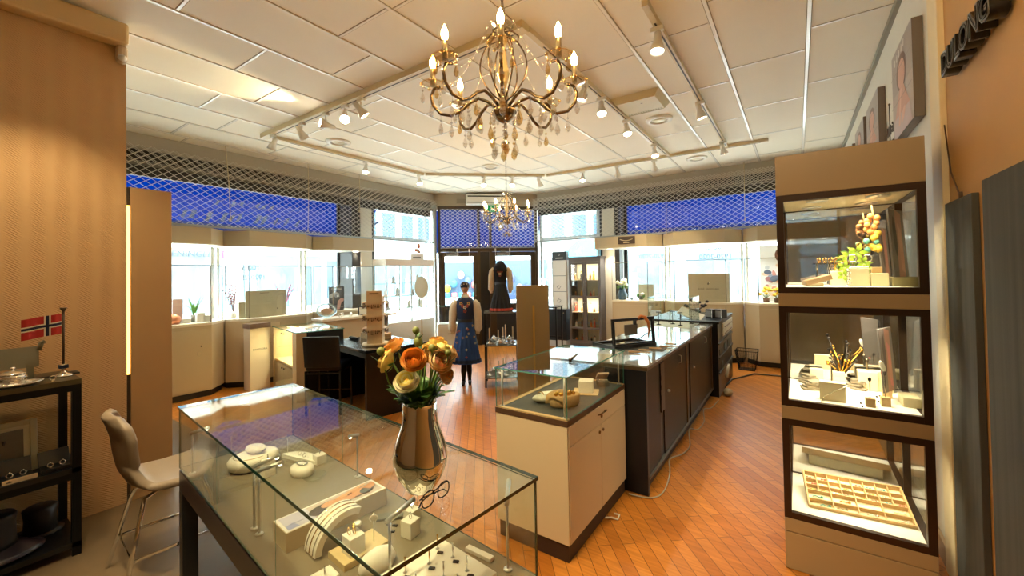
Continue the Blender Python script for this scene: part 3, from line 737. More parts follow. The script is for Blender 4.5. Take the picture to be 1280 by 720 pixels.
ch = chandelier('large crystal chandelier with eight lit candle bulbs, hanging nearest the camera', (pc.x, pc.y, 2.2))
pc2 = atd(6.0, 633, 250)
ch2 = dup(ch, (pc2.x, pc2.y, 2.2), .55, 'small-looking crystal chandelier hanging further back in front of the doors')
# its own chain end is set for the nearer one; the second hangs at almost the same height
# ---- vents
for i, (x, y) in enumerate(((-1.385, 5.325), (-1.357, 7.55), (-5.3, 3.405), (-4.433, 5.803))):
    t = thing('ceiling_vent', ['round ceiling vent in the warm ceiling tiles beside the ceiling box', 'round ceiling vent nearest the rear street windows', 'round ceiling vent by the left street track', 'round ceiling vent right behind the large chandelier'][i], 'ceiling vent', (x, y, CE-.03), 0, 'round ceiling vents')
    mb = MB(); mb.lathe([(.165, .03), (.16, .012), (.115, .0), (.105, .006), (.11, .03)], n=28); mb.build('rim', WHITEM, t)
    mb = MB(); mb.lathe([(0, .004), (.06, .004), (.085, .015), (.09, .029), (0, .029)], n=24); mb.build('valve_disc', P('vent_disc', '#c8b894', .4, .3), t)
# ---- boxy luminaire on the ceiling
pb = Vector((-1.42, 4.62, 0))
t = thing('ceiling_unit', 'cream box unit with sloping ends screwed to the ceiling beside the inner track', 'ceiling unit', (-1.40, 4.62, CE-.07), 0)
mb = MB()
for z0, z1, a, b in ((0, .069, .21, .26),):
    lo = [(-a, -.2, 0), (a, -.2, 0), (a, .2, 0), (-a, .2, 0)]; hi = [(-b, -.24, z1), (b, -.24, z1), (b, .24, z1), (-b, .24, z1)]
    L_ = [mb.v(p) for p in lo]; H_ = [mb.v(p) for p in hi]; mb.f(L_[::-1]); mb.f(H_)
    for i in range(4): mb.f([L_[i], L_[(i+1) % 4], H_[(i+1) % 4], H_[i]])
mb.build('housing', P('cream_housing', '#d5c79c', .5), t)
mb = MB(); mb.box(-.2, .2, .185, .2, -.004, .002)
for i in range(14): mb.box(-.19+.028*i, -.178+.028*i, .15, .18, -.003, .002)
mb.build('grille', P('cream_grille', '#b7a97f', .5), t)
mb = MB(); mb.box(.03, .05, -.1, -.09, -.003, .001); mb.build('indicator', P('dark_indicator', '#4a4030', .5), t)
# ---- air conditioner over the doors, with the exit sign
q = dpt(1.12, -.14)
t = thing('air_conditioner', 'long white wall air conditioner over the glazed doors', 'air conditioner', (q.x, q.y, 3.29), DANG)
mb = MB(); mb.box(-.52, .52, -.11, .13, 0, .24, .02); mb.build('casing', WHITE, t)
mb = MB(); mb.box(-.48, .48, -.114, -.105, .165, .195); mb.box(-.49, .49, -.113, -.1, .028, .05); mb.build('air_slot', P('dark_slot', '#34322c', .5), t)
q = dpt(1.22, -.09)
t = thing('exit_sign', 'small green emergency exit sign under the air conditioner', 'sign', (q.x, q.y, 3.13), DANG)
mb = MB(); mb.box(-.15, .15, -.03, .03, 0, .15, .004); mb.build('box', P('exit_green', '#0c7a4a', .4, emis='#0c8a50', estr=.25), t)
M = Matrix.Translation((0, -.0308, .075)) @ Matrix.Rotation(PI/2, 4, 'X')
o = art('running_figure_and_door', [('r', .03, -.055, .06, .11, '#eef6ee'), ('e', -.03, .035, .012, .012, 0, '#eef6ee'), ('p', [(-.05, .02), (-.01, .025), (.005, -.01), (-.02, -.015)], '#eef6ee'), ('p', [(-.03, -.012), (-.01, -.012), (.012, -.05), (-.002, -.055)], '#eef6ee'), ('p', [(-.03, -.012), (-.015, -.014), (-.05, -.05), (-.065, -.04)], '#eef6ee')], t, M)
q = dpt(.5, -.0)
t = thing('ventilation_cover', 'pale rectangular ventilation cover on the wall left of the air conditioner', 'vent cover', (q.x, q.y+.02, 3.34), DANG)
mb = MB(); mb.box(-.14, .14, -.015, .01, 0, .12, .004); mb.build('plate', BAND, t)
mb = MB()
for i in range(5): mb.box(-.12, .12, -.02, -.01, .015+.02*i, .023+.02*i)
mb.build('slats', P('vent_slat', '#8d8675', .6), t)
# small speaker/detector under the left cornice
p = atx(-4.1, 166, 53)
t = thing('motion_detector', 'small pale motion detector at the top corner of the woven left wall', 'detector', (-4.06, .87, 3.27), 0)
mb = MB(); mb.box(-.08, .0, -.03, .035, 0, .13, .025); mb.build('body', P('detector_white', '#cbb79a', .5), t)
mb = MB(); mb.ball((-.01, 0, .03), (.03, .028, .025), 10, 6); mb.build('lens', WHITE, t)
# ------------------------------------------------------------------ left wall: panel, light strip, shelf unit
t = thing('wall_panel', 'plain tall beige panel standing at the end of the woven left wall', 'panel', (-4.2, .93, 0), 0)
mb = MB(); mb.box(0, .06, 0, .25, .004, 2.362, .003); mb.build('board', P('beige_panel', '#b69264', .5, noise=.03), t)
t = thing('led_light_strip', 'glowing warm light strip between the woven wall and the beige panel', 'light strip', (-4.146, .908, 0))
mb = MB(); mb.box(0, .006, 0, .018, .95, 2.22); mb.build('strip', STRIP, t)
mb = MB(); mb.box(-.012, 0, 0, .02, .004, 2.36); mb.build('channel', P('dark_channel', '#3b2c1c', .5), t)
# shelf unit: black steel frame, glass/laminate shelves; long side along the wall
SY0, SY1, SX0, SX1 = -.75, .585, -4.06, -3.615
t = thing('shelf_unit', 'black metal open shelf unit against the woven left wall', 'shelf unit', (0, 0, 0))
for x in (SX0+.02, SX1-.02):
    for y in (SY0+.02, SY1-.02):
        mb = MB(); mb.box(x-.02, x+.02, y-.02, y+.02, 0.004, 1.03); mb.build('post', BLACKM, t)
for z, nm in ((1.03, 'top'), (.5, 'shelf'), (.055, 'shelf')):
    mb = MB(); mb.box(SX0, SX1, SY0, SY1, z, z+.03); o = mb.build(nm, P('dark_olive_shelf', '#4b4228', .35, noise=.1) if nm == 'top' else BLACK, t)
    mb = MB()
    for y in (SY0, SY1-.035): mb.box(SX0+.04, SX1-.04, y, y+.035, z-.04, z)
    for x in (SX0, SX1-.035): mb.box(x, x+.035, SY0+.04, SY1-.04, z-.04, z)
    if z > .06: mb.build('rail', BLACKM, t)
mb = MB(); mb.box(SX0+.005, SX0+.012, SY0+.04, SY1-.04, .09, .99); mb.build('back_glass', GLASS, t)
ZT = 1.06
def S_(px, py, z=ZT): return atz(z, px, py)
# Norwegian table flag
p = S_(70, 462); p.x = max(p.x, -3.98)
p = Vector((-3.80, .535, ZT))
t = thing('table_flag', 'small red, white and blue cross flag on a dark pole on the shelf unit', 'flag', p, .0)
mb = MB(); mb.lathe([(0, 0), (.045, 0), (.045, .008), (.02, .02), (.009, .03), (.009, .05), (.018, .05), (.018, .075), (.007, .078), (0, .078)], n=20); mb.build('base', SILVER, t)
mb = MB(); mb.cyl((0, 0, .07), (0, 0, .41), .006, n=10); mb.cyl((0, 0, .405), (0, 0, .43), .006, .018, n=10); mb.build('pole', P('dark_pole', '#4a3a2b', .35, .4), t)
# flag in the wall plane (y-z), waving; hangs towards -y
def flagpart(cells, m, off, par):
    mb = MB()
    for (u0, u1, v0, v1) in cells:
        n = max(2, int((u1-u0)/.03)+1)
        for i in range(n):
            a = u0+(u1-u0)*i/n; b = u0+(u1-u0)*(i+1)/n
            def W(u, v, k): return (.012*math.sin(u*9)+off*k, -.008-u*.165, .27+v*.125-u*.026)
            for k in (1, -1): mb.f([mb.v(W(a, v0, k)), mb.v(W(b, v0, k)), mb.v(W(b, v1, k)), mb.v(W(a, v1, k))])
    return mb
fl = flagpart([(0, 1, 0, 1)], 0, .0004, t).build('cloth', P('flag_red', '#b3261f', .7), t, fix=False)
flagpart([(0, 1, .38, .62), (.28, .44, 0, .38), (.28, .44, .62, 1)], 0, .0008, fl).build('white_cross', P('flag_white', '#e6ddc8', .7), fl, fix=False)
flagpart([(0, 1, .44, .56), (.32, .40, 0, .44), (.32, .40, .56, 1)], 0, .0012, fl).build('blue_cross', P('flag_blue', '#141f3d', .7), fl, fix=False)
mb = MB(); mb.box(-.02, .02, -.02, .02, .052, .073); mb.build('ribbon', P('flag_blue', '#141f3d', .7), t)
# blank notice card
mb = MB(); mb.at((0, 0, .075), 0, 0, 0); mb.box(-.002, .002, -.14, .02, 0, .125); mb.tube([(0, .02, .10), (0, .03, .14), (0, .045, .15)], .012, 8); mb.box(-.0015, .0015, -.03, .0, -.075, 0)
solo('notice_card', mb, P('grey_card', '#8e8a74', .7), 'blank grey card on a stand under the small flag', 'card', (-3.86, .42, ZT), 0)
# lidded silver bowl, dish, beads, brown shapes
t = thing('lidded_bowl', 'round silver bowl with a knobbed lid on the shelf unit', 'bowl', (-3.78, .33, ZT+.0))
mb = MB(); mb.lathe([(0, 0), (.03, 0), (.045, .012), (.058, .03), (.056, .05), (.05, .056), (0, .056)], n=24); mb.build('bowl', SILVER, t)
mb = MB(); mb.lathe([(.054, .056), (.05, .064), (.03, .075), (.008, .079), (.007, .086), (.013, .092), (.008, .1), (0, .102)], n=24); mb.build('lid', SILVER, t)
t = thing('silver_dish', 'shallow oval silver dish holding small charms in front of the lidded bowl', 'dish', (-3.68, .33, ZT))
mb = MB(); mb.lathe([(0, .004), (.05, .006), (.085, .02), (.09, .024), (.086, .012), (.05, 0), (0, 0)], n=28, sx=.75, sy=1.25); mb.build('dish', SILVER, t)
for i in range(6):
    mb = MB(); mb.at((.03*math.cos(i*1.1), .06*math.sin(i*1.1), .016)); mb.ball((0, 0, 0), (.009, .012, .009), 8, 6); mb.build('charm', SILVER, t)
t = thing('bead_tray', 'dark tray of silver beads at the near end of the shelf top', 'tray', (-3.78, .12, ZT))
mb = MB(); mb.box(-.1, .1, -.1, .1, 0, .015, .004); mb.build('tray', BLACK, t)
mb = MB()
for i in range(8):
    for j in range(8): mb.ball((-.08+.023*i, -.08+.023*j, .024), .0095, 7, 5)
o = mb.build('beads', SILVER, t); o['kind'] = 'stuff'
for i, (y, x) in enumerate(((.17, -3.9), (.25, -3.92))):
    mb = MB(); mb.lathe([(0, 0), (.035, .002), (.05, .025), (.042, .05), (.02, .062), (0, .066)], n=16, sx=1.0, sy=1.25)
    solo('leather_pouch', mb, P('tan_pouch', '#a4663a', .6, noise=.15), ['tan leather pouch behind the bead tray, next to the notice card', 'tan leather pouch behind the bead tray, farther from the notice card'][1-i], 'pouch', (x, y, ZT), .2, 'tan pouches on the shelf top')
mb = MB(); mb.box(-.012, .012, -.012, .012, 0, .03, .006); mb.torus((0, 0, .04), .013, .004, (1, 0, 0), 14, 6)
solo('ring_block', mb, SILVER, 'tiny ring on a block at the edge of the shelf top', 'ring', (-3.64, .23, ZT))
mb = MB(); mb.box(-.01, .01, -.008, .008, 0, .014, .003); mb.torus((0, 0, .024), .012, .003, (1, 0, 0), 14, 6)
solo('ring_block', mb, SILVER, 'tiny ring on a block beside the oval silver dish', 'ring', (-3.645, .47, ZT))
mb = MB(); mb.box(-.05, .05, -.09, .09, 0, .012, .003)
solo('slate_tray', mb, BLACK, 'flat black tray under the base of the small flag', 'tray', (-3.86, .52-.0, ZT-.0), .0)
# picture frame on the middle shelf
t = thing('framed_photo', 'pale picture frame with a grey photo leaning on the middle shelf', 'picture frame', (-3.80, .30, .53))
Mx = Matrix.Translation((0, -.02, .0)) @ Matrix.Rotation(-.16, 4, 'Y')
mb = MB(); mb.M = Mx
for q in ((-.15, -.12), (.12, .15)): mb.box(0, .018, q[0], q[1], 0, .30, .003)
for z in ((0, .03), (.27, .30)): mb.box(0, .018, -.12, .12, *z)
mb.build('frame', P('pale_frame', '#a8a389', .4), t)
mb = MB(); mb.M = Mx; mb.box(.003, .008, -.12, .12, .03, .27); mb.build('mount', P('pale_mount', '#c4bfa8', .6), t)
mb = MB(); mb.M = Mx; mb.box(.008, .011, -.095, .095, .045, .25); mb.box(.0112, .0116, .03, .095, .12, .25) ; mb.build('photo', P('grey_photo', '#62615c', .3, noise=.3, scale=12), t)
mb = MB(); mb.tube([(-.06, 0, 0), (-.02, 0, .2)], .008, 6); mb.build('strut', BLACK, t)
def jewel_box(label, loc, w=.12, d=.1):
    t = thing('jewellery_box', label, 'jewellery box', loc, 0, 'black jewellery boxes on the middle shelf')
    mb = MB(); mb.box(-d/2, d/2, -w/2, w/2, 0, .022, .003); mb.build('base', BLACK, t)
    mb = MB(); mb.M = Matrix.Translation((-d/2, 0, .022)) @ Matrix.Rotation(-.5, 4, 'Y'); mb.box(-.012, .0, -w/2, w/2, 0, .085, .003); mb.build('lid', BLACK, t)
    mb = MB(); mb.torus((.01, -.025, .034), .012, .003, (1, 0, .3), 12, 5); mb.torus((.01, .025, .034), .012, .003, (1, 0, .3), 12, 5); mb.ball((.012, -.025, .048), .006, 6, 4); mb.ball((.012, .025, .048), .006, 6, 4); mb.build('earrings', SILVER, t)
jewel_box('open black jewellery box on the middle shelf by the outer post', (-3.69, .49, .53), .13)
jewel_box('open black jewellery box on the middle shelf in front of the picture frame', (-3.69, .335, .53), .13)
jewel_box('open black jewellery box on the middle shelf nearest the photo\'s edge', (-3.69, .18, .53), .13)
t = thing('price_label', 'pale price label standing in front of a black jewellery box', 'label', (-3.635, .345, .53))
mb = MB(); mb.box(-.003, .003, -.065, .065, 0, .024); mb.build('card', P('pale_card', '#c9b48f', .6), t)
mb = MB(); mb.box(.0031, .0034, -.05, -.03, .008, .012); mb.box(.0031, .0034, -.045, -.036, .014, .018); mb.build('print', BLACK, t)
# hats on the bottom shelf
FELT = P('dark_felt', '#15171d', .45, noise=.1)
t = thing('felt_hat', 'dark felt hat with a broad brim, lying on the bottom shelf', 'hat', (-3.77, .255, .086))
mb = MB(); mb.lathe([(0, .05), (.09, .05), (.15, .035), (.20, .018), (.235, .012), (.238, .02), (.2, .032), (.14, .07), (.095, .085), (0, .09)], n=32, sx=.62, sy=.85); mb.build('brim', P('dark_brim', '#241f2b', .28, noise=.1), t)
mb = MB(); mb.lathe([(.10, .07), (.092, .10), (.088, .2), (.094, .235), (.085, .25), (0, .245)], n=28, sx=.9); mb.build('crown', FELT, t)
t = thing('felt_hat', 'black felt hat behind the broad-brimmed one on the bottom shelf', 'hat', (-3.93, .455, .086))
mb = MB(); mb.lathe([(0, .0), (.10, .0), (.105, .012), (.075, .02), (0, .02)], n=28, sx=.9); mb.build('brim', FELT, t)
mb = MB(); mb.lathe([(.075, .018), (.07, .10), (.078, .16), (.06, .17), (0, .17)], n=24); mb.build('crown', FELT, t)
for i in range(4):
    t = thing('gift_box', ['black gift box with a pale label, lowest of the stack on the bottom shelf', 'black gift box with a pale label, second in the stack on the bottom shelf', 'black gift box with a pale label, third in the stack on the bottom shelf', 'grey open gift box on top of the stack on the bottom shelf'][i], 'gift box', (-3.76, -.06, .086+.061*i), .03*i, 'gift boxes stacked on the bottom shelf')
    mb = MB(); mb.box(-.1, .1, -.09, .09, 0, .06, .004); mb.build('box', BLACK if i < 3 else P('grey_box', '#4a4640', .5), t)
    if i < 3: mb = MB(); mb.box(.1005, .101, .0, .085, .02, .036); mb.build('label', P('pale_label', '#8c8370', .6), t)
    else: mb = MB(); mb.box(-.08, .08, -.02, .02, .06, .1); mb.box(-.08, .08, .05, .085, .06, .12); mb.build('insert', P('dark_insert', '#2a2622', .6), t)

# ------------------------------------------------------------------ bar stool
t = thing('bar_stool', 'taupe padded shell bar stool with chrome legs beside the glass table', 'stool', (-3.06, .865, 0), 1.5); t.scale = (1.06, 1.06, 1.06)
def stool_shell(u, v):
    # u across (-1..1), v 0 front edge .. 1 top of the back; local x = facing
    s = 2*u-1
    path = [(.20, -.02), (.19, .0), (.10, .005), (0, .0), (-.10, .008), (-.165, .045), (-.20, .12), (-.215, .20), (-.225, .29), (-.245, .36), (-.262, .405)]
    f = v*(len(path)-1); i = min(int(f), len(path)-2); k = f-i
    x = path[i][0]*(1-k)+path[i+1][0]*k; z = path[i][1]*(1-k)+path[i+1][1]*k
    w = [.15, .19, .205, .205, .2, .175, .145, .165, .19, .18, .10]
    ww = w[i]*(1-k)+w[i+1]*k
    curl = .05*s*s
    if v > .6: x += curl*.9
    elif v < .45: z += curl*.5
    else: x += curl*.5; z += curl*.3
    return Vector((x, ww*s, .475+z))
mb = MB(); mb.surf(stool_shell, 17, 31)
o = mb.build('seat_shell', TAUPE, t)
sm = o.modifiers.new('thick', 'SOLIDIFY'); sm.thickness = .042; sm.offset = 0
sb = o.modifiers.new('soft', 'SUBSURF'); sb.levels = 1; sb.render_levels = 1
for sx in (1, -1):
    for sy in (1, -1):
        mb = MB(); mb.tube([(.05*sx, .04*sy, .44), (.12*sx-.01, .10*sy, .43), (.145*sx, .135*sy, .385), (.23*sx, .215*sy, .005)], .0105, 10); mb.build('leg', CHROME, t)
mb = MB(); zf = .17; fx, fy = .187, .173
mb.tube([(fx, fy, zf), (fx, -fy, zf), (-fx, -fy, zf), (-fx, fy, zf)], .009, 8, closed=True); mb.build('foot_ring', CHROME, t)

# ------------------------------------------------------------------ glass display table (turned about six degrees)
TA = Vector((-2.84, .838, 0)); TANG = math.radians(-5.93); TL, TW, TZ, CZ = 2.03, .6, .95, .612
RT = Matrix.Translation(TA) @ Matrix.Rotation(TANG, 4, 'Z')
RTi = RT.inverted()
tb = thing('display_table', 'large glass-topped display table on black legs in the foreground', 'display table', TA, TANG)
mb = MB(); mb.box(-.005, TL+.005, -.005, TW+.005, TZ-.012, TZ, 0, 1); mb.build('glass_top', [GLASSTOP, EDGE], tb)
for nm, q in (('glass_side', (0, TL, 0, .006)), ('glass_side', (0, TL, TW-.006, TW)), ('glass_side', (0, .006, .006, TW-.006)), ('glass_side', (TL-.006, TL, .006, TW-.006))):
    mb = MB(); mb.box(*q, CZ, TZ-.0125, 0, 1); mb.build(nm, [GLASS, EDGE], tb)
mb = MB()
for x in (.68, 1.36): mb.box(x, x+.002, .0062, .0072, CZ, TZ-.011); mb.box(x, x+.002, TW-.0072, TW-.0062, CZ, TZ-.011)
mb.build('pane_joint', EDGEL, tb)
mb = MB(); mb.box(.006, TL-.006, .006, TW-.006, CZ-.012, CZ); mb.build('case_floor', GREYF, tb)
mb = MB(); mb.box(0, TL, 0, TW, CZ-.12, CZ-.0125, .002); mb.build('apron', P('dark_brown_apron', '#20161a', .35), tb)
for x in (.0, TL-.07):
    for y in (0, TW-.07): mb = MB(); mb.box(x, x+.07, y, y+.07, .004, CZ-.121); mb.build('leg', BLACK, tb)
def tl(u, v, z=CZ): return RT @ Vector((u, v, z))
def tloc(px, py, z=CZ): return RTi @ atz(z, px, py)
# small pole lamps standing in the case
def pole_lamp(label, foot, h, ang, tilt=.35, ln=.1):
    p = RT @ Vector((*foot, CZ))
    t = thing('pole_lamp', label, 'display lamp', p, TANG+ang, 'small pole lamps in the display table')
    mb = MB(); mb.lathe([(0, 0), (.016, 0), (.016, .004), (.009, .007), (0, .007)], n=14); mb.build('foot', STEEL, t)
    mb = MB(); mb.cyl((0, 0, .006), (0, 0, h), .0048, n=10); mb.build('pole', STEEL, t)
    mb = MB(); d = Vector((math.cos(tilt), 0, math.sin(tilt))); mb.cyl(Vector((-.012, 0, h-.008)), Vector((0, 0, h-.008))+d*ln, .0085, n=12); mb.build('lamp_head', STEEL, t)
    mb = MB(); e = Vector((0, 0, h-.008))+d*ln; mb.ball(e-d*.012+Vector((0, 0, -.0085)), (.008, .006, .003), 8, 6); mb.build('diode', DOWN, t)
for lb, (px, py), h, a in (('pole lamp in the display table, at the end nearest the stool', (237, 593), .22, .6),
                           ('front pole lamp of the close pair beside the oblong picture block', (324, 668), .26, .8), ('rear pole lamp of the close pair beside the oblong picture block', (318, 661), .26, 1.15),
                           ('pole lamp in the middle of the far long side of the display table', (457, 592), .22, -.9),
                           ('pole lamp at the right end of the display table', (635, 712), .24, 2.2),
                           ('thick pole lamp at the near corner of the display table', (488, 745), .25, 1.5)):
    q = tloc(px, py); pole_lamp(lb, (min(max(q.x, .03), TL-.03), min(max(q.y, .03), TW-.03)), h, a)
# ---- display props
def tpos(px, py, z=CZ): return atz(z, px, py)
def ring(parent, name, c, R=.0105, r=.0016, ax=(1, 0, 0), m=None, gem=True):
    mb = MB(); mb.torus(c, R, r, ax, 18, 6)
    if gem: mb.lathe([(0, .004), (.004, .002), (0, -.004)], (c[0], c[1], c[2]+R+.002), 6, False)
    return mb.build(name, m or SILVER, parent)
def ring_block(label, p, rz, w=.05, h=.07, m=None, gold=False, group='ring blocks in the display table', n=1):
    t = thing('ring_display_block', label, 'display block', p, rz, group)
    mb = MB(); mb.box(-w/2, w/2, -w/2, w/2, 0, h, .003); mb.build('block', m or PADDED, t)
    for i in range(n): ring(t, 'ring', ((i-(n-1)/2)*.02, 0, h+.011), ax=(.3, 1, 0), m=GOLD if gold else SILVER)
    return t
def bust(label, p, rz, s=1.):
    t = thing('necklace_display', label, 'necklace display', p, rz)
    mb = MB(); mb.at((0, 0, 0), sc=s)
    mb.lathe([(0, 0), (.09, 0), (.115, .02), (.12, .06), (.11, .078), (.085, .085), (0, .09)], n=36, sx=1., sy=1.25); mb.build('pad', PADDED, t)
    mb = MB(); mb.at((0, .01, .088), sc=s); mb.lathe([(0, 0), (.072, 0), (.075, .008), (.07, .018), (0, .022)], n=32, sy=.72); mb.build('neck', PADDED, t)
    mb = MB(); mb.at((0, 0, .0), sc=s); mb.tube([(.095*math.cos(a), .115*math.sin(a), .0835) for a in [2.4+i*.12 for i in range(34)]], .0018, 6); mb.build('necklace', GOLD, t)
    return t
bust('large oval cream necklace stand at the stool end of the display table', tl(.31, .27), TANG+.15, .85)
# flat half-moon pad + blocks behind it
t = thing('crescent_pad', 'pale flat crescent pad behind the large oval necklace stand', 'display pad', tl(.44, .45), TANG+.3)
mb = MB(); mb.prism([(.13*math.cos(a), .075*math.sin(a)) for a in [i*PI/14 for i in range(15)]], 0, .02); mb.build('pad', PADW, t)
ring(t, 'ring', (.03, .02, .03)); ring(t, 'ring', (-.02, .03, .03))
ring_block('beige block with a ring standing against the large oval necklace stand', tl(.49, .28), TANG+.1, .055, .085)
ring_block('beige block with a flower ring beside the oval bracelet cushion', tl(.56, .52), TANG, .055, .05)
t = thing('ring_holder', 'thin stem with a flower ring behind the large oval necklace stand', 'ring stand', tl(.33, .44), TANG)
mb = MB(); mb.cyl((0, 0, 0), (0, 0, .10), .002, n=8); mb.lathe([(0, 0), (.012, 0), (.01, .004), (0, .004)], n=12); mb.build('stem', STEEL, t); ring(t, 'ring', (0, 0, .112))
t = thing('bracelet_cushion', 'oval cream cushion with a silver bangle in the display table', 'bracelet cushion', tl(.62, .40), TANG+.2)
mb = MB(); mb.lathe([(0, 0), (.06, 0), (.068, .008), (.07, .03), (.064, .042), (.04, .05), (0, .052)], n=32, sy=.75); mb.build('cushion', PADDED, t)
mb = MB(); mb.M = Matrix.Diagonal((1, .62, 1, 1)); mb.torus((0, 0, .058), .033, .0035, n=28); mb.build('bangle', SILVER, t)
mb = MB(); mb.lathe([(0, 0), (.006, 0), (.006, .004), (0, .004)], n=8)
# long block with a printed photo on top
q = tloc(352, 672); q2 = tloc(480, 610)
t = thing('picture_block', 'long beige block with a printed photograph of a reclining woman on top', 'display block', tl(1.165, .305), TANG+PI/2)
mb = MB(); mb.box(-.215, .215, -.064, .064, 0, .075, .002); mb.build('block', P('pale_oak_block', '#cdb893', .5, noise=.05), t)
art('printed_photo', [('r', -.2, -.055, .4, .11, '#efe9e0'), ('r', -.19, -.047, .38, .094, '#c7b3a4'), ('r', -.19, -.047, .1, .094, '#c9c4d6'), ('p', [(-.19, -.047), (-.15, -.047), (-.16, -.01), (-.19, -.02)], '#9ea3cf'),
    ('e', -.04, -.012, .062, .036, .0, '#3c2a22'), ('e', -.02, -.004, .048, .03, .15, '#2f221d'), ('e', -.015, .004, .034, .02, .1, '#dca27c'), ('e', .05, -.004, .055, .03, .1, '#d99a6c'), ('p', [(.02, .02), (.15, .045), (.16, .035), (.05, .0)], '#e0a878'),
    ('e', .1, -.004, .04, .026, .1, '#d6976a'), ('e', .135, -.012, .032, .02, .3, '#5f6264'), ('p', [(.13, .01), (.185, .03), (.185, .0), (.15, -.02)], '#cf8f63'), ('e', .07, .004, .012, .005, .3, '#6b3a2a'), ('r', -.18, -.03, .05, .004, '#8f90a8')], t, Matrix.Translation((0, 0, .0751)) @ Matrix.Diagonal((1.06, 1.12, 1, 1)))
# arched bracelet ramp
t = thing('bracelet_ramp', 'curved cream ramp carrying several thin bangles in the display table', 'bracelet display', tl(1.31, .27), TANG+PI/2)
mb = MB()
for i in range(17):
    a = PI*.02+PI*.62*i/16; b = PI*.02+PI*.62*(i+1)/16
    if i == 16: break
    R0, R1 = .105, .13
    def A_(r, an): return (-r*math.cos(an), r*math.sin(an))
    for y0, y1 in ((-.045, .045),):
        v = [mb.v((A_(r, an)[0], y, A_(r, an)[1])) for y in (y0, y1) for r, an in ((R0, a), (R1, a), (R1, b), (R0, b))]
        mb.f([v[0], v[1], v[2], v[3]]); mb.f([v[7], v[6], v[5], v[4]]); mb.f([v[1], v[5], v[6], v[2]]); mb.f([v[4], v[0], v[3], v[7]])
        if i == 0: mb.f([v[0], v[4], v[5], v[1]])
        if i == 15: mb.f([v[3], v[2], v[6], v[7]])
mb.build('ramp', PADDED, t)
for y in (-.028, 0, .028):
    mb = MB(); mb.tube([(-.132*math.cos(PI*(.03+.6*i/16)), y, .132*math.sin(PI*(.03+.6*i/16))) for i in range(17)], .0022, 6); mb.build('bangle', GOLD if y == 0 else SILVER, t)
t = thing('step_stand', 'low wooden step with a cream block and rings in front of the curved ramp', 'display stand', tl(1.435, .27), TANG+PI/2)
mb = MB(); mb.box(-.09, .09, -.06, .06, 0, .025, .002); mb.build('step', CREAMW, t)
mb = MB(); mb.box(-.06, .0, -.045, .015, .025, .09, .002); mb.build('block', PADDED, t)
for x, y in ((-.045, -.01), (-.03, -.02), (-.02, 0)): ring(t, 'ring', (x, y, .102), m=GOLD)
mb = MB(); mb.cyl((.05, -.02, .025), (.05, -.02, .10), .0018, n=6); mb.build('stem', STEEL, t); ring(t, 'ring', (.05, -.02, .112), .014, .002, (.6, 1, .2))
mb = MB(); mb.lathe([(0, .118), (.013, .115), (.016, .108), (0, .103)], n=16, c=(-.005, .0, 0)); mb.build('pearl_shell', PEARL, t)
ring_block('rear one of the two beige ring blocks under the eyeglasses', tl(1.42, .52), TANG+.2, .052, .05)
ring_block('front beige ring block under the eyeglasses', tl(1.50, .455), TANG+.2, .055, .065)
# ring cone (padded half roll)
t = thing('padded_roll', 'cream half-round padded roll behind the big ring tray', 'display pad', tl(1.562, .27), TANG+PI/2)
mb = MB(); mb.lathe([(0, 0), (.05, 0), (.055, .02), (.045, .05), (.02, .065), (0, .068)], n=24, sx=1.3, sy=.75); mb.build('roll', PADDED, t)
# the large ring tray
t = thing('ring_tray', 'large flat cream tray of standing rings at the right end of the glass table', 'ring tray', tl(1.785, .33), TANG)
mb = MB(); mb.box(-.155, .145, -.17, .17, 0, .022, .003); mb.build('tray', PADDED, t)
for i, (x, y) in enumerate(((-.11, .12), (-.03, .125), (.06, .11), (-.07, .05), (.02, .04), (.10, .03), (-.1, -.03), (-.01, -.05), (.08, -.06), (-.06, -.12))):
    mb = MB(); mb.cyl((x, y, .022), (x, y, .04), .0016, n=6); mb.lathe([(0, 0), (.008, 0), (0, .004)], (x, y, .022), 8)
    s_ = mb.build('ring_pin', STEEL, t); ring(s_, 'ring', (x, y, .054), .014, .0017, (.7, 1, 0), GOLD if i % 3 == 0 else SILVER)
    mb = MB(); mb.at((x+.03, y-.012, .0225), .5); mb.box(-.011, .011, -.006, .006, 0, .005, .001); mb.build('price_tag', BLACK, t)
mb = MB(); mb.torus((.05, -.12, .028), .03, .004, n=24); mb.build('bangle', GOLD, t)
mb = MB(); mb.at((0, 0, 0), .1); mb.box(-.06, .06, -.012, .012, 0, .014, .002)
solo('bar_pad', mb, PADDED, 'narrow cream bar pad behind the big ring tray', 'display pad', tl(1.80, .545), TANG)
mb = MB(); mb.box(-.055, .055, -.022, .022, 0, .012, .002)
solo('grey_bar', mb, P('grey_display_bar', '#6d6a5c', .4), 'narrow grey bar behind the curved ramp', 'display pad', tl(1.33, .47), TANG+.9)
for i, (px, py) in enumerate(((1.40, .45), (1.425, .42), (1.37, .44))):
    mb = MB(); mb.box(-.011, .011, -.006, .006, 0, .006, .001)
    solo('price_tag', mb, BLACK, ['tiny black price tag on the case floor, middle of three beside the curved ramp', 'tiny black price tag on the case floor, nearest of three beside the curved ramp', 'tiny black price tag touching the end of the curved ramp'][i], 'price tag', tl(px, py), TANG+.6, 'loose price tags on the case floor')
ring_block('cream block at the near corner of the display table', tl(1.52, .1), TANG, .07, .05)
t = thing('glass_dish', 'small clear glass dish beside the oval bracelet cushion', 'dish', tl(.72, .42), TANG)
mb = MB(); mb.lathe([(0, .002), (.04, .003), (.055, .016), (.057, .017), (.043, 0), (0, 0)], n=24); mb.build('dish', GLASS, t)

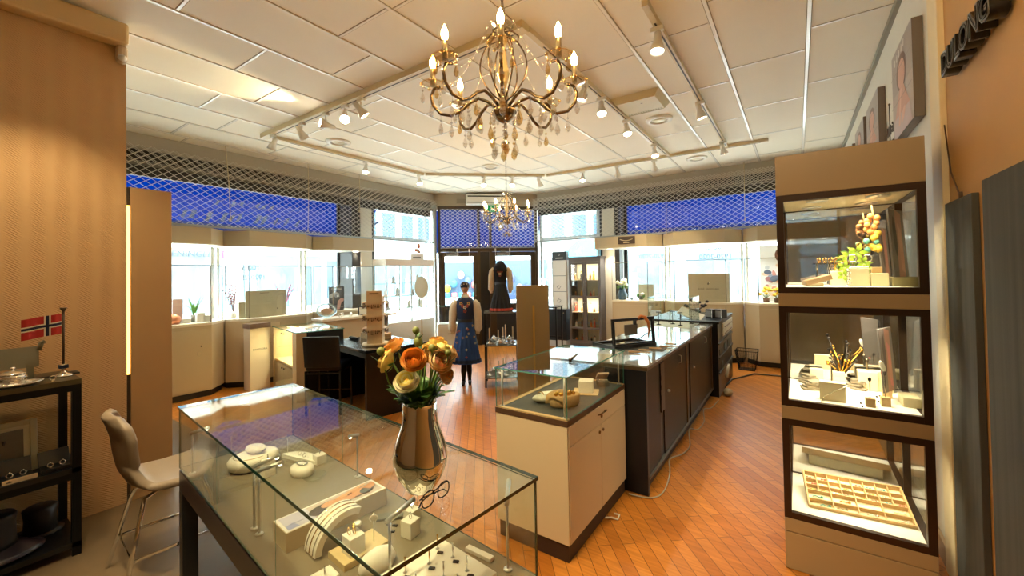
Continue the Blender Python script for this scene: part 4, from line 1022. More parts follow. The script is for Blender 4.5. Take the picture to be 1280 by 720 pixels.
# ------------------------------------------------------------------ vase with ranunculus on the table top
vp = atz(TZ, 526, 612)
t = thing('mirror_vase', 'silver mirror-finish vase on the glass table', 'vase', vp)
VP = [(0, 0), (.036, 0), (.044, .004), (.055, .02), (.075, .055), (.087, .09), (.0885, .115), (.082, .15), (.068, .19), (.058, .22), (.055, .245), (.056, .285), (.054, .286), (.0525, .245), (.056, .218), (.065, .19), (.079, .15), (.085, .115), (.07, .06), (.04, .02), (0, .018)]
mb = MB(); mb.lathe(VP, n=48); mb.build('body', P('mirror_silver', '#eeeae2', .025, 1.), t)
fv = vp+Vector((0, 0, .26))
def flower(label, p, r, face, petal, core, kind='ranunculus'):
    """a many-petalled bloom on a bent green stem rising out of the vase"""
    p = Vector(p); face = Vector(face).normalized()
    t = thing('ranunculus', label, 'flower', p, 0, 'ranunculus in the mirror vase')
    q = face.to_track_quat('Z', 'Y').to_matrix().to_4x4()
    rnd = random.Random(int(p.x*1e4) ^ int(p.z*1e4))
    for L_, (rr, hh, tilt, n, m) in enumerate(((1., .62, 1.15, 6, petal), (.86, .66, .95, 6, petal), (.7, .68, .75, 6, petal), (.54, .70, .48, 6, core), (.38, .70, .24, 5, petal), (.22, .68, .05, 4, core))):
        mb = MB(); mb.M = q
        for i in range(n):
            a = 2*PI*i/n+L_*.5+rnd.random()*.3; w = .62
            def pet(u, v):
                s = (2*u-1)*w; rad = r*rr*(math.sin(min(v*1.25, 1)*PI/2)**.8)*(1-.10*max(0, v-.75)*4*(1-tilt*.6)); z = r*(-.55+hh*1.35*v**1.6)+(.05*r*math.sin(3*s+L_))
                if tilt > .8: z = r*(-.55+.95*v-.35*v*v*tilt)
                k = math.cos(s*PI/2*.9)**.35 if abs(s) < 1 else 0
                rad *= .55+.45*k if v > .5 else 1
                return Vector((rad*math.cos(a+s*.95), rad*math.sin(a+s*.95), z))
            mb.surf(pet, 6, 6)
        mb.build('petals', m, t, fix=False)
    mb = MB(); mb.M = q; mb.ball((0, 0, r*.06), r*.13, 8, 6); mb.build('heart', P('golden_heart', '#d9a23a', .6), t)
    mb = MB(); mb.M = q
    for i in range(5):
        a = 2*PI*i/5; mb.surf(lambda u, v: Vector((r*(.1+.75*v)*math.cos(a+(2*u-1)*.45*(1-v)), r*(.1+.75*v)*math.sin(a+(2*u-1)*.45*(1-v)), -r*.62+r*.22*v*v)), 3, 4)
    mb.build('sepals', GREEN, t, fix=False)
    b = p-face*(r*.55); root = fv+Vector(((p.x-fv.x)*.22, (p.y-fv.y)*.22, .0))-p
    b = b-p
    mid = (b+root)/2+Vector((b.x*.0, 0, .0))-face*.02
    pts = []
    for i in range(9):
        u = i/8; pts.append(b*(1-u)**2+(mid-Vector((0, 0, .0)))*2*u*(1-u)+root*u*u)
    mb = MB(); mb.tube(pts, .0034, 6); mb.build('stem', P('stem_green', '#6c8a3c', .5, noise=.15), t)
DV = (vp-EYEV).dot(CF)
def fpos(px, py, dd=0.): return atd(DV+dd, px, py)
tocam = (EYEV-vp).normalized(); cr_, cu_ = CR, CU
YO = P('yellow_orange_petal', '#ffd070', .55, noise=.3, scale=45)
F = [('open orange ranunculus facing the front, centre of the bunch', (517, 449), .043, tocam+cu_*.2, ORANGE, P('deep_orange', '#ffb066', .55, noise=.25, scale=50), -.05),
     ('cream ranunculus low at the front of the bunch', (508, 476), .043, tocam+cu_*.45-cr_*.2, IVORY, YELLOW, -.06),
     ('orange ranunculus with a red heart on the right of the bunch', (551, 451), .042, tocam*.8+cr_*.35+cu_*.2, PEACH, P('red_orange', '#ffa27c', .55, noise=.3, scale=50), -.03),
     ('orange bloom seen from behind on the left of the bunch', (483, 451), .042, -cr_*.9-tocam*.1+cu_*.35, YO, ORANGE, -.01),
     ('orange bloom tilted up at the upper left of the bunch', (492, 432), .04, cu_*.6-cr_*.55+tocam*.3, ORANGE, PEACH, .02),
     ('yellow-orange bloom at the top of the bunch', (546, 428), .037, cu_*.9+tocam*.1, YO, ORANGE, .05),
     ('orange bloom half hidden in the middle of the bunch', (533, 443), .036, cr_*.5+tocam*.3+cu_*.5, ORANGE, PEACH, .03),
     ('yellow-green young bloom at the right of the bunch', (555, 434), .028, cu_*.8+cr_*.5, YELLOW, YO, -.01),
     ('pink-edged bloom on the far right of the bunch', (564, 441), .033, cr_*.8+cu_*.4, PEACH, ORANGE, .02),
     ('small peach bloom low on the right of the bunch', (558, 468), .033, cr_*.8+tocam*.5+cu_*.1, PEACH, ORANGE, -.02),
     ('yellow bloom half hidden at the back of the bunch', (532, 435), .03, cu_*.9-cr_*.1, YO, YELLOW, .06)]
for lb, (px, py), r, fc, m1, m2, dd in F: flower(lb, fpos(px, py, dd), r, fc, m1, m2)
for i, (px, py, dd, r) in enumerate(((520, 413, 0, .012), (523, 427, .0, .016), (476, 439, -.03, .013), (540, 435, -.03, .012), (560, 441, -.03, .011))):
    p = fpos(px, py, dd)
    t = thing('flower_bud', ['highest round green bud above the bunch', 'green bud just below the highest one', 'round green bud at the left of the bunch', 'green bud in front of the yellow blooms', 'green bud at the right of the bunch'][i], 'flower bud', p, 0, 'green buds in the mirror vase')
    mb = MB(); mb.ball((0, 0, 0), (r, r, r*1.05), 12, 8); mb.build('bud', P('bud_green', '#76803c', .55, noise=.2, scale=60), t)
    mb = MB(); root = fv+Vector(((p.x-fv.x)*.25, (p.y-fv.y)*.25, .0))-p
    mb.tube([Vector((0, 0, -r*.8)), Vector((root.x*.25, root.y*.25, root.z*.5)), root], .0026, 6); mb.build('stem', MATS['stem_green'], t)
    mb = MB()
    for k in range(3):
        a = k*2.1; mb.surf(lambda u, v: Vector(((.006+.03*v)*math.cos(a+(2*u-1)*.5*(1-v)), (.006+.03*v)*math.sin(a+(2*u-1)*.5*(1-v)), -r-.02+.025*v)), 3, 4)
    mb.build('leaflet', GREEN, t, fix=False)
rl = random.Random(5)
LEAFM = [GREEN, P('deep_leaf', '#2f5a24', .5, noise=.3, scale=20), P('light_leaf', '#5c8a35', .5, noise=.25, scale=20)]
t = thing('foliage_bunch', 'feathery green leaves filling the mouth of the mirror vase', 'foliage', fv)
for k in range(64):
    a = rl.random()*2*PI; el = .6+rl.random()*.75; ln = .04+rl.random()*.065
    base = Vector((.035*math.cos(a), .035*math.sin(a), rl.random()*.03+.02)); d = Vector((math.cos(a)*math.cos(el), math.sin(a)*math.cos(el), math.sin(el)))
    s = Vector((-math.sin(a), math.cos(a), 0)); w = .010+rl.random()*.012
    mb = MB()
    def leaf(u, v):
        e = math.sin(PI*min(v*1.02, 1))**.7*(1+.35*math.sin(v*18)); c = base+d*(ln*v)+Vector((0, 0, -.03*v*v))
        return c+s*((2*u-1)*w*e)+Vector((0, 0, .004*abs(2*u-1)))
    mb.surf(leaf, 4, 10); mb.build('leaf', LEAFM[k % 3], t, fix=False)
# ---- eyeglasses lying on the table top
g1, g2 = atz(TZ+.024, 530, 628), atz(TZ+.024, 559, 609)
gp = (g1+g2)/2
ga = g2-g1
t = thing('eyeglasses', 'dark framed eyeglasses standing on the glass table in front of the vase', 'eyeglasses', Vector((gp.x, gp.y, TZ)), math.atan2(ga.y, ga.x))
for sx in (-1, 1):
    mb = MB(); pts = []
    for i in range(28):
        a = 2*PI*i/28; c, s = math.cos(a), math.sin(a); rx, rz = .0255, .0225
        pts.append((sx*.034+rx*math.copysign(abs(c)**.8, c), -.004*abs(c)*0, .0255+rz*math.copysign(abs(s)**.8, s)))
    mb.tube(pts, .0021, 6, closed=True); mb.build('rim', P('dark_tortoise', '#231c1e', .2), t)
    mb = MB(); mb.f([mb.v((x*.0+sx*.034+(x-sx*.034)*.97, 0, z)) for x, y, z in pts]); mb.build('lens', GLASS, t)
    mb = MB(); mb.tube([(sx*.060, 0, .036), (sx*.064, .007+.003*sx, .035), (sx*.05, .011+.003*sx, .034), (-sx*.045, .014+.003*sx, .018), (-sx*.058, .012+.003*sx, .006)], .0019, 6); mb.build('temple', P('dark_tortoise', '#231c1e', .2), t)
mb = MB(); mb.tube([(-.0095, 0, .03), (0, -.002, .033), (.0095, 0, .03)], .0022, 6); mb.build('bridge', MATS['dark_tortoise'], t)
# ------------------------------------------------------------------ cream cabinet with a glass case on top
BX0, BX1, BY0, BY1 = -1.60, -1.095, 2.11, 3.045
t = thing('display_cabinet', 'cream cabinet with a glass case on top, in front of the dark counter', 'display cabinet', (0, 0, 0))
mb = MB(); mb.box(BX0, BX1, BY0, BY1, .105, .775, .002); mb.build('body', CREAM, t)
mb = MB(); mb.box(BX0+.01, BX1-.012, BY0+.012, BY1, .002, .104); mb.build('plinth', DKBROWN, t)
mb = MB(); mb.box(BX0-.002, BX1+.004, BY0-.004, BY1, .776, .808); mb.build('edge_band', P('brown_edge_band', '#4c3626', .4), t)
mb = MB()
for q in ((BX0, BX1, BY0, BY0+.035), (BX0, BX1, BY1-.035, BY1), (BX0, BX0+.035, BY0+.035, BY1-.035)): mb.box(*q, .8085, .813)
mb.build('inner_rim', LWOOD, t)
mb = MB(); mb.box(BX0+.036, BX1-.002, BY0+.036, BY1-.036, .8085, .811); mb.build('case_floor', P('slate_case_floor', '#3b3b37', .5), t)
mb = MB(); mb.box(BX1, BX1+.006, BY0+.01, BY1-.01, .66, .772, .001); d = mb.build('drawer', CREAM, t)
mb = MB(); mb.tube([(BX1+.006, BY0+.42, .725), (BX1+.022, BY0+.42, .73), (BX1+.022, BY0+.53, .73), (BX1+.006, BY0+.53, .725)], .005, 6); mb.cyl((BX1+.004, BY0+.475, .705), (BX1+.014, BY0+.475, .705), .012); mb.build('handle', BRASS, d)
ym = (BY0+BY1)/2+.0
for a, b, k in ((BY0+.01, ym-.002, ym-.03), (ym+.002, BY1-.01, ym+.03)):
    mb = MB(); mb.box(BX1, BX1+.006, a, b, .112, .654, .001); d = mb.build('door', CREAM, t)
    mb = MB(); mb.cyl((BX1+.004, k, .61), (BX1+.013, k, .61), .010); mb.build('lock', BRASS, d)
GZ = 1.06
mb = MB(); mb.box(BX0-.004, BX1+.004, BY0-.004, BY1+.02, GZ-.008, GZ, 0, 1); mb.build('glass_top', [GLASSTOP, EDGEL], t)
for q in ((BX0, BX1, BY0, BY0+.006), (BX0, BX1, BY1-.006, BY1), (BX0, BX0+.006, BY0+.006, BY1-.006), (BX1-.006, BX1, BY0+.006, BY1-.006)):
    mb = MB(); mb.box(*q, .813, GZ-.0085, 0, 1); mb.build('glass_side', [GLASS, EDGEL], t)
for x, y in ((BX0+.03, BY0+.03), (BX1-.03, BY0+.03), (BX1-.03, BY1-.03)):
    mb = MB(); mb.cyl((x, y, .811), (x, y, GZ-.01), .006, n=10); mb.cyl((x, y, .811), (x, y, .817), .014, n=12); mb.build('support_rod', STEEL, t)
cz = .811
def mp(px, py, z=cz): return atz(z, px, py)
# basket purse, stones, blocks, watch box
t = thing('wicker_purse', 'small open wicker purse with charms in the glass case of the cream cabinet', 'purse', mp(706, 507), .9); t.scale = (1.2, 1.2, 1.2)
mb = MB(); mb.lathe([(0, 0), (.065, 0), (.075, .01), (.078, .06), (.074, .062), (.07, .02), (0, .015)], n=20, sx=1.1, sy=.65); mb.build('base', BASKET, t)
mb = MB(); mb.M = Matrix.Translation((0, .045, .06)) @ Matrix.Rotation(-1.25, 4, 'X'); mb.lathe([(0, .0), (.078, .0), (.078, .012), (.07, .03), (0, .034)], (0, .05, 0), 20, True, 1.1, .7); mb.build('lid', BASKET, t)
mb = MB()
for i in range(9): mb.ball((-.05+.0125*i, .012*math.sin(i*2.), .064), .011, 7, 5)
mb.build('charms', GOLD, t)
t = thing('shell_pouch', 'pale striped shell-shaped pouch next to the wicker purse', 'pouch', mp(676, 503), .5)
mb = MB(); mb.ball((0, 0, .026), (.055, .036, .026), 16, 10); mb.build('body', P('pale_stripe', '#c9c6b4', .6, noise=.3, scale=50), t)
mb = MB(); mb.torus((0, 0, .05), .02, .003, (0, 1, .2), 14, 5); mb.build('handle', GOLD, t)
mb = MB(); mb.box(-.09, .09, -.035, .035, 0, .008, .002); solo('paper_pad', mb, P('white_pad', '#e6e3d4', .6), 'white flat card behind the wicker purse', 'card', mp(692, 491), .9)
t = thing('cream_block', 'plain cream block in the glass case of the cream cabinet', 'display block', mp(733, 490), .35)
mb = MB(); mb.box(-.05, .05, -.05, .05, .006, .085, .003); mb.build('block', PADDED, t)
mb = MB(); mb.box(-.09, .085, -.085, .07, 0, .006, .001); mb.build('base_card', P('peach_card', '#d9b98c', .6), t)
t = thing('watch_box', 'open pale watch box leaning behind the plain cream block', 'watch box', mp(753, 481), .6)
mb = MB(); mb.box(-.04, .04, -.05, .04, 0, .035, .003); mb.build('base', P('grey_box_base', '#6a6253', .5), t)
mb = MB(); mb.M = Matrix.Translation((0, .035, .035)) @ Matrix.Rotation(.95, 4, 'X'); mb.box(-.042, .042, 0, .014, 0, .095, .003); o = mb.build('lid', P('pink_beige_lid', '#d2b7a3', .5), t)
mb = MB()
for i in range(6): mb.ball((-.03+.012*i, -.02, .04), .008, 7, 5)
mb.build('beads', SILVER, t)
mb = MB(); mb.tube([(0, 0, 0), (.03, .02, .012), (.07, .05, .03), (.075, .055, .034)], [.012, .009, .005, .002], 8)
solo('letter_opener', mb, P('dark_silver', '#77706a', .25, .9), 'dark pointed letter opener lying on the glass top of the cream cabinet', 'letter opener', mp(712, 450, GZ+.008), .7)

# ------------------------------------------------------------------ long dark service counter
KX0, KX1, KY0, KY1, KZ = -1.62, -.935, 3.065, 5.93, .957
def fy(px, py=540): return atx(KX1, px, py).y
t = thing('service_counter', 'long dark service counter with brown sliding doors and a bright reflecting top', 'counter', (0, 0, 0))
mb = MB(); mb.box(KX0, KX1-.02, KY0+.04, KY1, .1, KZ-.04); mb.build('carcass', BLACKW, t)
mb = MB(); mb.box(KX0+.03, KX1-.04, KY0+.06, KY1-.02, .002, .1); mb.build('plinth', P('brown_black_plinth', '#2a1c14', .5), t)
mb = MB(); mb.box(KX0-.02, KX1+.01, KY0-.0, KY1, KZ-.038, KZ-.012); mb.build('top_board', P('bronze_top_edge', '#5d4c39', .35, .4), t)
mb = MB(); mb.box(KX0-.015, KX1+.005, KY0+.002, KY1-.002, KZ-.0118, KZ); mb.build('glass_top', P('counter_top_glass', '#9fa3a3', .07, spec=.9, coat=1.), t)
mb = MB(); mb.box(KX0, KX1, KY0, KY0+.039, .004, KZ-.04); mb.build('end_panel', NAVY, t)
ys = [KY0+.06, fy(828), fy(833), fy(861), fy(866), fy(892)]
mb = MB(); mb.box(KX1-.03, KX1-.012, ys[0], ys[1], .115, KZ-.05); mb.build('front_panel', WALNUT, t)
for a, b, kx in ((ys[2], ys[3], fy(838)), (ys[4], KY1-.06, fy(870))):
    mb = MB(); mb.box(KX1-.03, KX1-.012, a, b, .125, KZ-.05); d = mb.build('sliding_door', WALNUT, t)
    mb = MB(); mb.cyl((KX1-.012, kx, .62), (KX1+.006, kx, .62), .012); mb.build('lock', STEEL, d)
    mb = MB(); y0 = (a*.35+b*.65)
    mb.tube([(KX1-.012, y0, .86), (KX1+.012, y0, .85), (KX1+.012, y0, .79), (KX1-.012, y0, .78)], .005, 6); mb.build('handle', STEEL, d)
for yy in (ys[3], KY1-.05): mb = MB(); mb.box(KX1-.034, KX1-.004, yy+.005, yy+.045, .12, KZ-.042); mb.build('post', P('bronze_post', '#6f5c44', .35, .5), t)
mb = MB(); mb.box(KX1-.02, KX1-.004, ys[1]+.004, ys[2]-.004, .5, KZ-.06)
for i in range(3): mb.box(KX1-.005, KX1-.002, ys[1]+.012, ys[2]-.012, .6+.08*i, .64+.08*i)
mb.build('switch_strip', P('black_switch_strip', '#0c0d10', .3), t)
mb = MB(); mb.box(KX1-.035, KX1-.002, KY0+.05, KY1, .1, .118); mb.box(KX1-.03, KX1+.004, KY0+.05, KY1, .121, .126); mb.build('door_rail', P('grey_rail', '#75705f', .35, .7), t)
# jewels seen under the near end of the top -> flat tray laid on the counter
mb = MB(); mb.box(-.17, .17, -.1, .1, 0, .006, .001)
solo('velvet_pad', mb, P('dark_velvet', '#2d2a20', .7, noise=.3, scale=30), 'dark velvet pad lying on the near end of the service counter', 'display pad', atz(KZ, 812, 437)+Vector((-.05, .05, 0)), .1)
for i in range(5):
    mb = MB(); p = atz(KZ+.006, 792+13*i, 441-2.4*i); mb.tube([(.05*math.cos(k*.42), .022*math.sin(k*.42), .004) for k in range(16)], .004, 6)
    solo('bracelet', mb, P('tan_beads', '#b58a52', .4, noise=.3, scale=90), ['bracelet at the near end of the dark velvet pad', 'second bracelet from the near end of the dark velvet pad', 'middle bracelet on the dark velvet pad', 'fourth bracelet along the dark velvet pad', 'bracelet at the far end of the dark velvet pad'][i], 'bracelet', Vector((min(p.x, -1.0), p.y+.02, KZ+.0065)), .3, 'bracelets on the velvet pad')
# open glass-lidded tray standing on the counter
p0 = atz(KZ, 769, 438); p1 = atz(KZ, 817, 432); e = p1-p0; e.z = 0; wd = e.length; rz = math.atan2(e.y, e.x)
hl = 0
for hh in [i*.005 for i in range(10, 120)]:
    pp = p0+Vector((0, 0, hh)); dlt = pp-EYEV; pyv = CY-FPX*dlt.dot(CU)/dlt.dot(CF)
    hl = hh
    if pyv < 400: break
t = thing('jewellery_case', 'black framed jewellery case with its glass lid standing open on the service counter', 'jewellery case', p0, rz)
mb = MB(); mb.box(-.02, wd+.02, -.02, .30, 0, .01)
for q in ((-.02, wd+.02, -.02, 0), (-.02, wd+.02, .28, .30), (-.02, 0, 0, .28), (wd, wd+.02, 0, .28)): mb.box(*q, .01, .035)
mb.build('tray', BLACK, t)
rj = random.Random(3)
for i in range(12):
    mb = MB(); x, y = rj.random()*(wd-.06)+.03, rj.random()*.2+.03
    if i % 2: mb.torus((x, y, .016), .022, .004, (0, 0, 1), 14, 5)
    else: mb.ball((x, y, .018), (.02, .012, .008), 8, 5)
    mb.build('jewel', PEARL if i % 3 == 0 else GOLD, t)
mb = MB(); L0 = Matrix.Rotation(-.06, 4, 'X'); mb.M = L0
for q in ((-.02, .005, 0, hl), (wd-.005, wd+.02, 0, hl), (.005, wd-.005, hl-.025, hl), (.005, wd-.005, .036, .05)): mb.box(q[0], q[1], -.008, .012, q[2], q[3])
lid = mb.build('lid', BLACK, t)
mb = MB(); mb.M = L0; mb.box(.005, wd-.005, 0, .004, .05, hl-.025); mb.build('pane', GLASS, lid)
mb = MB(); mb.cyl((wd+.005, .01, hl*.55), (wd+.005, .2, .035), .005, n=6); mb.build('stay', BLACKM, t)
mb = MB(); a_ = wd*.72; mb.tube([(a_-.06, .03, hl-.03), (a_-.02, 0, hl+.012), (a_+.01, -.02, hl), (a_+.04, -.03, hl-.05), (a_+.05, -.03, hl-.12), (a_+.03, -.03, hl-.19)], [.012, .014, .016, .015, .012, .003], 8)
o = solo('braided_strap', mb, P('orange_black_braid', '#b5662a', .6, noise=.6, scale=60), 'orange and black braided strap hung over the open glass lid', 'strap', p0, rz)
t = thing('hanging_photo', 'small brown photograph clipped inside the open glass lid', 'photograph', p0, rz)
mb = MB(); mb.box(wd*.28, wd*.62, .02, .023, hl*.42, hl*.78); mb.build('print', P('brown_photo', '#5a4636', .4, noise=.5, scale=25), t)
mb = MB(); mb.box(wd*.52, wd*.58, .012, .03, hl*.76, hl*.99); mb.build('clip', BLACK, t)
# small all-glass case with earring stands
g0 = atz(KZ, 828, 402)
t = thing('glass_showcase', 'small all-glass showcase with earring stands on the service counter', 'showcase', (KX0+.28, g0.y-.25, KZ))
for q, n_ in (((-.25, .25, -.3, -.294), 's'), ((-.25, .25, .294, .3), 's'), ((-.25, -.244, -.294, .294), 's'), ((.244, .25, -.294, .294), 's')):
    mb = MB(); mb.box(*q, .004, .36, 0, 1); mb.build('glass_side', [GLASS, EDGEL], t)
mb = MB(); mb.box(-.252, .252, -.302, .302, .3605, .367, 0, 1); mb.build('glass_top', [GLASS, EDGEL], t)
mb = MB(); mb.box(-.25, .25, -.3, .3, 0, .004); mb.build('base', P('pale_base', '#d8d3c2', .5), t)
gl = t.location.copy()
for i, (x, y) in enumerate(((-.16, -.15), (-.02, .0), (.1, -.12), (.18, .15), (-.1, .18))):
    s_ = thing('earring_stand', ['black earring stand in the small glass showcase, nearest its left corner', 'black earring stand in the middle of the small glass showcase', 'black earring stand at the front of the small glass showcase', 'black earring stand at the counter edge of the small glass showcase', 'black earring stand at the back of the small glass showcase'][i], 'earring stand', gl+Vector((x, y, .004)), .2*i, 'earring stands in the small glass showcase')
    mb = MB(); mb.lathe([(0, 0), (.03, 0), (.03, .006), (.006, .01), (.004, .17), (0, .17)], n=12); mb.tube([(-.03, 0, .165), (.03, 0, .165)], .004, 6); mb.build('stand', BLACKM, s_)
    for sx in (-.026, .026): mb = MB(); mb.cyl((sx, 0, .16), (sx, 0, .12), .0015, n=5); mb.ball((sx, 0, .115), .008, 7, 5); mb.build('earring', SILVER, s_)
# far end: black tray with a sloping white pad, black plant, two watch cases, on the drawer unit
UX0, UX1, UY0, UY1, UZ = -1.35, -.86, 5.95, 7.3, .985
t = thing('drawer_unit', 'black drawer unit with white drawers and open compartments at the end of the service counter', 'drawer unit', (0, 0, 0))
mb = MB(); mb.box(UX0, UX1-.012, UY0, UY1, .004, UZ-.03); mb.build('carcass', BLACK, t)
mb = MB(); mb.box(UX0-.42, UX1+.01, UY0-.02, UY1, UZ-.0295, UZ); mb.build('top', BLACK, t)
yq = UY0+.38
for z in (.86, .77): mb = MB(); mb.box(UX1-.011, UX1+.006, yq, UY1-.02, z-.02, z+.06, .003); d = mb.build('drawer', P('warm_white_drawer', '#d8cdb6', .4), t); mb = MB(); mb.box(UX1+.007, UX1+.014, yq+.1, UY1-.15, z+.0, z+.012); mb.build('handle', P('brown_grip', '#8a6d4f', .4), d)
for z in (.68, .5, .3): mb = MB(); mb.box(UX1-.011, UX1+.006, UY0+.01, UY1-.02, z, z+.02); mb.build('shelf_edge', P('grey_shelf_edge', '#55524b', .4, .3), t)
for (y, z, w, h) in ((UY0+.1, .53, .15, .08), (UY0+.5, .53, .2, .1), (UY0+.85, .53, .2, .1), (UY0+.25, .33, .2, .1)):
    mb = MB(); mb.box(UX1-.011, UX1-.004, y, y+w, z, z+h); mb.build('box_front', P('grey_file_box', '#4d4f4f', .5), t)
mb = MB(); mb.tube([(0, 0, 0), (.03, -.03, .1), (.035, -.1, .15), (.03, -.17, .12), (.02, -.19, .0)], .022, 8); solo('plastic_bag', mb, P('clear_white_plastic', '#b3aea0', .4), 'crumpled whitish plastic bag hanging from the black drawer unit', 'bag', (UX1+.03, UY0+.42, .22))
mb = MB(); mb.ball((0, 0, .05), (.06, .09, .05), 10, 6); solo('cable_bundle', mb, P('tan_cable_bundle', '#9b8a6c', .5, noise=.5, scale=60), 'tangle of tan cables on the floor under the black drawer unit', 'cable', (UX1+.07, UY0+.15, .0))
xp = aty(6.16, 863, 391).x
mb = MB(); mb.M = Matrix.Translation((0, 0, .062)) @ Matrix.Rotation(.36, 4, 'Y') @ Matrix.Rotation(.35, 4, 'X'); mb.box(-.16, .16, -.11, .11, 0, .014, .002)
t = solo('sloping_pad', mb, P('bright_white_pad', '#f6f5ee', .12), 'sloping white writing pad at the far end of the service counter', 'writing pad', (xp, 6.16, UZ))
mb = MB(); mb.prism([(-.14, -.1), (.12, -.1), (.12, .1), (-.14, .1)], .0005, .006); mb.cyl((-.13, 0, .006), (-.13, 0, .1), .008); mb.build('pad_rest', BLACK, t)
t = thing('black_plant', 'black leafy plant in a dark pot at the end of the service counter', 'plant', (aty(6.5, 871, 390).x, 6.5, UZ))
mb = MB(); mb.lathe([(0, 0), (.05, 0), (.06, .09), (.055, .09), (0, .08)], n=14); mb.build('pot', BLACK, t)
rp = random.Random(9)
for i in range(14):
    a = rp.random()*6.28; e_ = .5+rp.random()*.9; L_ = .12+rp.random()*.14; d = Vector((math.cos(a)*math.cos(e_), math.sin(a)*math.cos(e_), math.sin(e_)))
    mb = MB(); mb.tube([(0, 0, .07), d*L_*.6+Vector((0, 0, .07)), d*L_+Vector((0, 0, .07))], .003, 5); mb.ball(d*L_+Vector((0, 0, .07)), (.026, .026, .02), 7, 5); mb.build('sprig', P('black_leaf', '#14171a', .5), t)
for i in range(2):
    t = thing('watch_stand', ['black watch stand by the black plant, the inner of the two', 'black watch stand by the black plant, the outer of the two'][i], 'watch stand', (aty(6.42, 889.5+11.5*i, 390).x, 6.42, UZ), -.45, 'black watch stands')
    mb = MB(); mb.box(-.05, .05, -.065, .065, 0, .125, .004); mb.build('block', BLACK, t)
    mb = MB(); mb.box(-.04, .04, -.0665, -.0655, .02, .105); mb.build('face', P('grey_watch_face', '#8d8d85', .3), t)
    for x in (-.052, .044): mb = MB(); mb.box(x, x+.008, -.068, -.0668, .005, .129); mb.build('strap', SILVER, t)
t = thing('waste_basket', 'dark wire mesh waste basket on the floor by the rear cabinets', 'waste basket', atz(0, 936, 458)+Vector((0, -.24, 0)))
def wb(z): return .12+.05*z/.32
mb = MB()
for z in (0.004, .32): mb.tube([(wb(z)*math.cos(2*PI*i/4+PI/4)*1.35, wb(z)*math.sin(2*PI*i/4+PI/4)*1.35, z) for i in range(4)], .006, 6, closed=True)
mb.build('rim', BLACKM, t)
mb = MB(); c4 = lambda z: [Vector((wb(z)*math.cos(2*PI*i/4+PI/4)*1.35, wb(z)*math.sin(2*PI*i/4+PI/4)*1.35, z)) for i in range(4)]
lo, hi = c4(.004), c4(.32)
for i in range(4):
    for k in range(13):
        u = k/13; mb.cyl(lo[i].lerp(lo[(i+1) % 4], u), hi[i].lerp(hi[(i+1) % 4], u), .0018, n=4, caps=False)
    for k in range(1, 9):
        u = k/9; mb.cyl(lo[i].lerp(hi[i], u), lo[(i+1) % 4].lerp(hi[(i+1) % 4], u), .0018, n=4, caps=False)
mb.build('wire_mesh', BLACKM, t); mb = MB(); mb.prism([(p.x, p.y) for p in lo], .004, .008); mb.build('bottom', BLACKM, t)
mb = MB(); mb.tube([(-.9, 6.1, .012), (-.85, 7.0, .012), (-.6, 7.55, .012), (-.2, 7.6, .012), (.3, 7.2, .012)], .011, 6)
solo('black_cable', mb, P('dark_cable', '#3b3026', .5), 'thick dark cable curving over the wood floor past the waste basket', 'cable')
mb = MB(); pts = [(-1.09, 2.62, .02), (-1.06, 2.66, .012), (-1.02, 2.66, .01), (-1.03, 2.72, .01), (-1.06, 2.70, .02)]
mb.tube(pts, .006, 6); solo('white_cable', mb, P('white_cable', '#d9d3c3', .5), 'short white cable loop at the plinth of the cream cabinet', 'cable')
mb = MB(); pts = [(-1.06, 3.0, .02), (-1.0, 3.02, .01), (-.9, 3.06, .009), (-.86, 3.2, .009), (-.88, 3.45, .03), (-.915, 3.6, .08), (-.885, 3.9, .02), (-.87, 4.15, .012), (-.915, 4.35, .09), (-.88, 4.6, .02), (-.875, 4.9, .012), (-.91, 5.1, .08), (-.88, 5.4, .02), (-.86, 5.8, .01)]
mb.tube(smooth(pts), .005, 6); solo('white_cable', mb, P('grey_cable', '#a79f8d', .5), 'long white cable drooping along the foot of the service counter', 'cable')

MIRRORG = glassmat('half_mirror_glass', (.5, .5, .5), 7.5)
